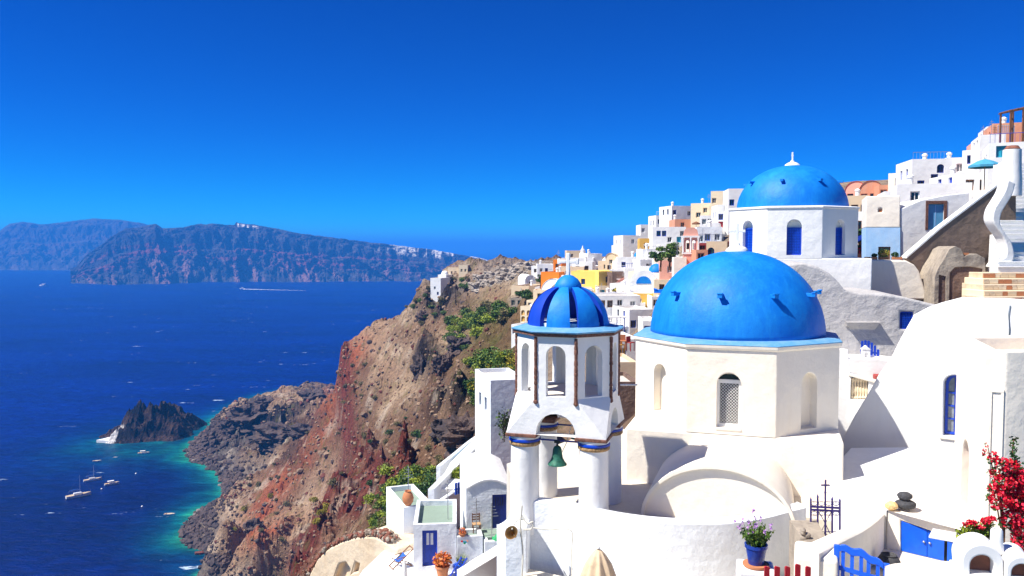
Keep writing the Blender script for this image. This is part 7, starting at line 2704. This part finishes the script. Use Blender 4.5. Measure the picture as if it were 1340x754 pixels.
WHERE = ['above the cliff path', 'below the beige house', 'on the edge of the upper path', 'above the tall white block', 'on the ledge over the black crag', 'beside the tall white block', 'above the sage-roofed cubes', 'behind the bright terrace', 'by the cream cave wall', 'along the white terrace wall', 'behind the vaulted house', 'around the black crag', 'above the rocky shore', 'below the white headland house', 'on the bare middle slope', 'under the brown headland house']
for wh, (cx_, cy_, sx, sy, n_, s_, kinds) in zip(WHERE, AREAS):
    for i in range(n_):
        h = ground_at(cx_ + rs.gauss(0, .6) * sx, cy_ + rs.gauss(0, .6) * sy, 45)
        if h is None or h.z < SEA + 2 or h.y > 420:
            continue
        kd_ = rs.choice(kinds)
        o = shrub(h, s_ * rs.uniform(.6, 1.15), kd_, rs)
        o['label'] = LAB[kd_].replace('on the cliff slope', wh)
        o['group'] = LAB[kd_].replace(' bush', ' bushes').replace('on the cliff slope', wh)

for i in range(26):
    k = rs.random()
    q = P(596 + 22 * k + rs.uniform(-5, 5), 626 - 20 * k + rs.uniform(-4, 4), z=-17.62) if i < 14 else P(650 + rs.uniform(-10, 14), 592 + rs.uniform(-9, 10), z=-17.62)
    kd_ = rs.choice(['leaf_yellow', 'leaf_yellow', 'leaf_lime', 'leaf_dry'])
    o = shrub(q, rs.uniform(.5, .85), kd_, rs)
    o['label'] = LAB[kd_].replace('on the cliff slope', 'planted on the white roof terrace')
    o['group'] = LAB[kd_].replace(' bush', ' bushes').replace('on the cliff slope', 'planted on the white roof terrace')


# ------------------------------------------------------------------ trees in the town
def tree(px_, py_base, d, h_, w_, label, mat='leaf_dark', seed=1):
    rs = random.Random(seed)
    q = P(px_, py_base, y=d)
    t = thing('tree', label, 'tree', q)
    mb = MB().tube([(0, 0, -1), (.1, 0, h_ * .25), (.05, .1, h_ * .55)], [.18, .13, .06], 8)
    for k in range(5):
        a = k * 1.3
        mb.tube([(.08, 0, h_ * .3), (math.cos(a) * w_ * .3, math.sin(a) * w_ * .3, h_ * (.5 + .07 * k))], [.07, .02], 6)
    mb.build('trunk', 'wood', t)
    bl = [(rs.gauss(0, .24) * w_, rs.gauss(0, .24) * w_, h_ * rs.uniform(.3, .85), w_ * rs.uniform(.16, .28), w_ * rs.uniform(.16, .28), h_ * rs.uniform(.1, .18)) for i in range(12)]
    mb = MB()
    leaf_quads(mb, leaf_cloud(bl, 1500, rs), w_ * .075, rs, 1.5)
    mb.build('crown', mat, t, merge=False)
    return t


tree(876, 344, 108, 3.2, 3.0, 'dark green leafy tree left of the pink bell tower', 'leaf_green', 1)
tree(864, 346, 112, 1.8, 2.4, 'low dark green bush-like tree beside the larger town dome', 'leaf_dark', 2)
tree(690, 396, 152, 2.6, 3.4, 'dark green tree beside the beige house', 'leaf_dark', 3)
tree(707, 374, 158, 2.4, 2.0, 'narrow dark green tree beside the orange cube house', 'leaf_dark', 4)
tree(816, 388, 124, 1.4, 3.6, 'spreading yellow-green shrub tree below the stone house', 'leaf_yellow', 5)
tree(1124, 326, 60, 1.5, 2.6, 'flowering green shrub tree under the navy awning', 'leaf_dark', 6)

# ------------------------------------------------------------------ parasols, pergolas, rails in the town
def open_parasol(px_, py_top, d, w_px, label, mat):
    q = P(px_, py_top, y=d)
    r_ = w_px / 2 * d / F
    t = thing('open_parasol', label, 'parasol', (q.x, q.y, q.z - 2.4))
    MB().lathe([(.02, 2.4), (r_ * .5, 2.4 - r_ * .16), (r_, 2.4 - r_ * .42), (r_, 2.4 - r_ * .42 - .18), (r_ * .98, 2.4 - r_ * .42 - .02), (r_ * .5, 2.4 - r_ * .2)], 8, cap=False).build('canopy', mat, t)
    MB().tube([(0, 0, -1.5), (0, 0, 2.45)], .035, 6).build('pole', 'pale_wood', t)


open_parasol(850, 318, 152, 13, 'white open parasol before the ochre house', 'white_canvas')
open_parasol(911, 290, 126, 11, 'brown open parasol above the pink bell tower', 'wood')
open_parasol(1289, 208, 64, 40, 'wide blue-green parasol on the terrace near the staircase', 'awning_blue')
open_parasol(1318, 196.5, 70, 10, 'small dark straw parasol by the chimney post', 'wood')
t = thing('pergola', 'brown timber pergola at the top of the slope', 'pergola', P(1322, 176, y=78))
for x in (0, 1.2, 2.4, 3.6):
    for y in (0, 1.6):
        MB().box(x - .07, x + .07, y - .07, y + .07, -1, 2.2 + x * .22).build('post', 'wood', t)
for y in (0, 1.6):
    MB().bar((-.2, y, 2.2), (3.9, y, 3.05), .12).build('beam', 'wood', t)
for i in range(7):
    x = i * .6
    MB().bar((x, -.2, 2.32 + x * .22), (x, 1.8, 2.32 + x * .22), .09).build('rafter', 'wood', t)
t = thing('terrace_rail', 'white metal railing on the topmost white block', 'railing', P(1306, 174.5, y=81))
for i in range(9):
    MB().box(i * .2 - .02, i * .2 + .02, -.02, .02, 0, .75).build('baluster', 'sky_paint', t)
MB().box(-.05, 1.7, -.03, .03, .75, .8).build('handrail', 'lime_wash', t)
t = thing('pergola', 'small dark pergola over a blue-cushioned terrace below the brown-shuttered house', 'pergola', P(797, 431, y=91.5))
for x in (0, .9, 1.75):
    MB().box(x - .05, x + .05, -.05, .05, -.3, 1.35).build('post', 'blue_paint', t)
MB().box(-.2, 1.95, -.6, 1.0, 1.35, 1.45).build('roof', 'white_canvas', t)
MB().box(.2, 1.6, -.3, .2, 0, .5).build('sofa', 'blue_canvas', t)
t = thing('awning', 'navy awning sloping above the flowers beside the upper church', 'awning', P(1112, 313, y=58))
MB().add([(-.6, -.8, -.5), (1.4, -.8, .35), (1.4, .6, .45), (-.6, .6, -.4), (-.6, -.8, -.58), (1.4, -.8, .27), (1.4, .6, .37), (-.6, .6, -.48)], [(0, 1, 2, 3), (7, 6, 5, 4), (0, 4, 5, 1), (1, 5, 6, 2), (2, 6, 7, 3), (3, 7, 4, 0)]).build('cloth', 'navy_paint', t)
for x in (-.5, 1.3):
    MB().tube([(x, .5, -2.4), (x, .5, -.3)], .03, 6).build('post', 'black_iron', t)
rs = random.Random(3)
t = thing('flower_bed', 'bed of red and green flowers under the navy awning', 'flower bed', P(1121, 330, y=58))
mb = MB()
leaf_quads(mb, leaf_cloud([(-.2, 0, .1, .9, .3, .35), (.5, 0, .3, .5, .3, .3)], 350, rs), .11, rs)
mb.build('leaves', 'leaf_green', t, merge=False)
mb = MB()
leaf_quads(mb, leaf_cloud([(-.2, -.25, .0, .8, .15, .2), (.4, -.2, .25, .4, .15, .2)], 130, rs), .11, rs, 1.1)
mb.build('blossom', 'petal_red', t, merge=False)
MB().box(-1.1, 1.1, -.4, .4, -.6, -.1).build('trough', 'terracotta', t)
# coloured furniture on the white terrace roof
for i, (x, y, m_, lab) in enumerate(((815, 452, 'terracotta', 'red framed chair on the white terrace roof'), (812, 457, 'ochre', 'yellow chair on the white terrace roof'), (825, 454, 'dark_red', 'dark red seat on the white terrace roof'))):
    q = P(x, y, y=76)
    t = thing('terrace_chair', lab, 'chair', q, R(20 * i))
    MB().box(-.3, .3, -.3, .3, .38, .46).build('seat', m_, t)
    MB().box(-.3, .3, .24, .3, .46, 1.0).build('backrest', m_, t)
    for a in (-.25, .25):
        for b_ in (-.25, .25):
            MB().box(a - .03, a + .03, b_ - .03, b_ + .03, -.4, .38).build('leg', m_, t)
# people on the terrace above the tan house are only specks: railing instead
t = thing('terrace_rail', 'thin grey railing along the terrace above the tan arched-window house', 'railing', P(913, 317, y=95))
for i in range(16):
    MB().box(i * .2 - .015, i * .2 + .015, -.015, .015, 0, .9).build('baluster', 'steel', t)
MB().box(-.05, 3.1, -.02, .02, .9, .95).build('handrail', 'steel', t)
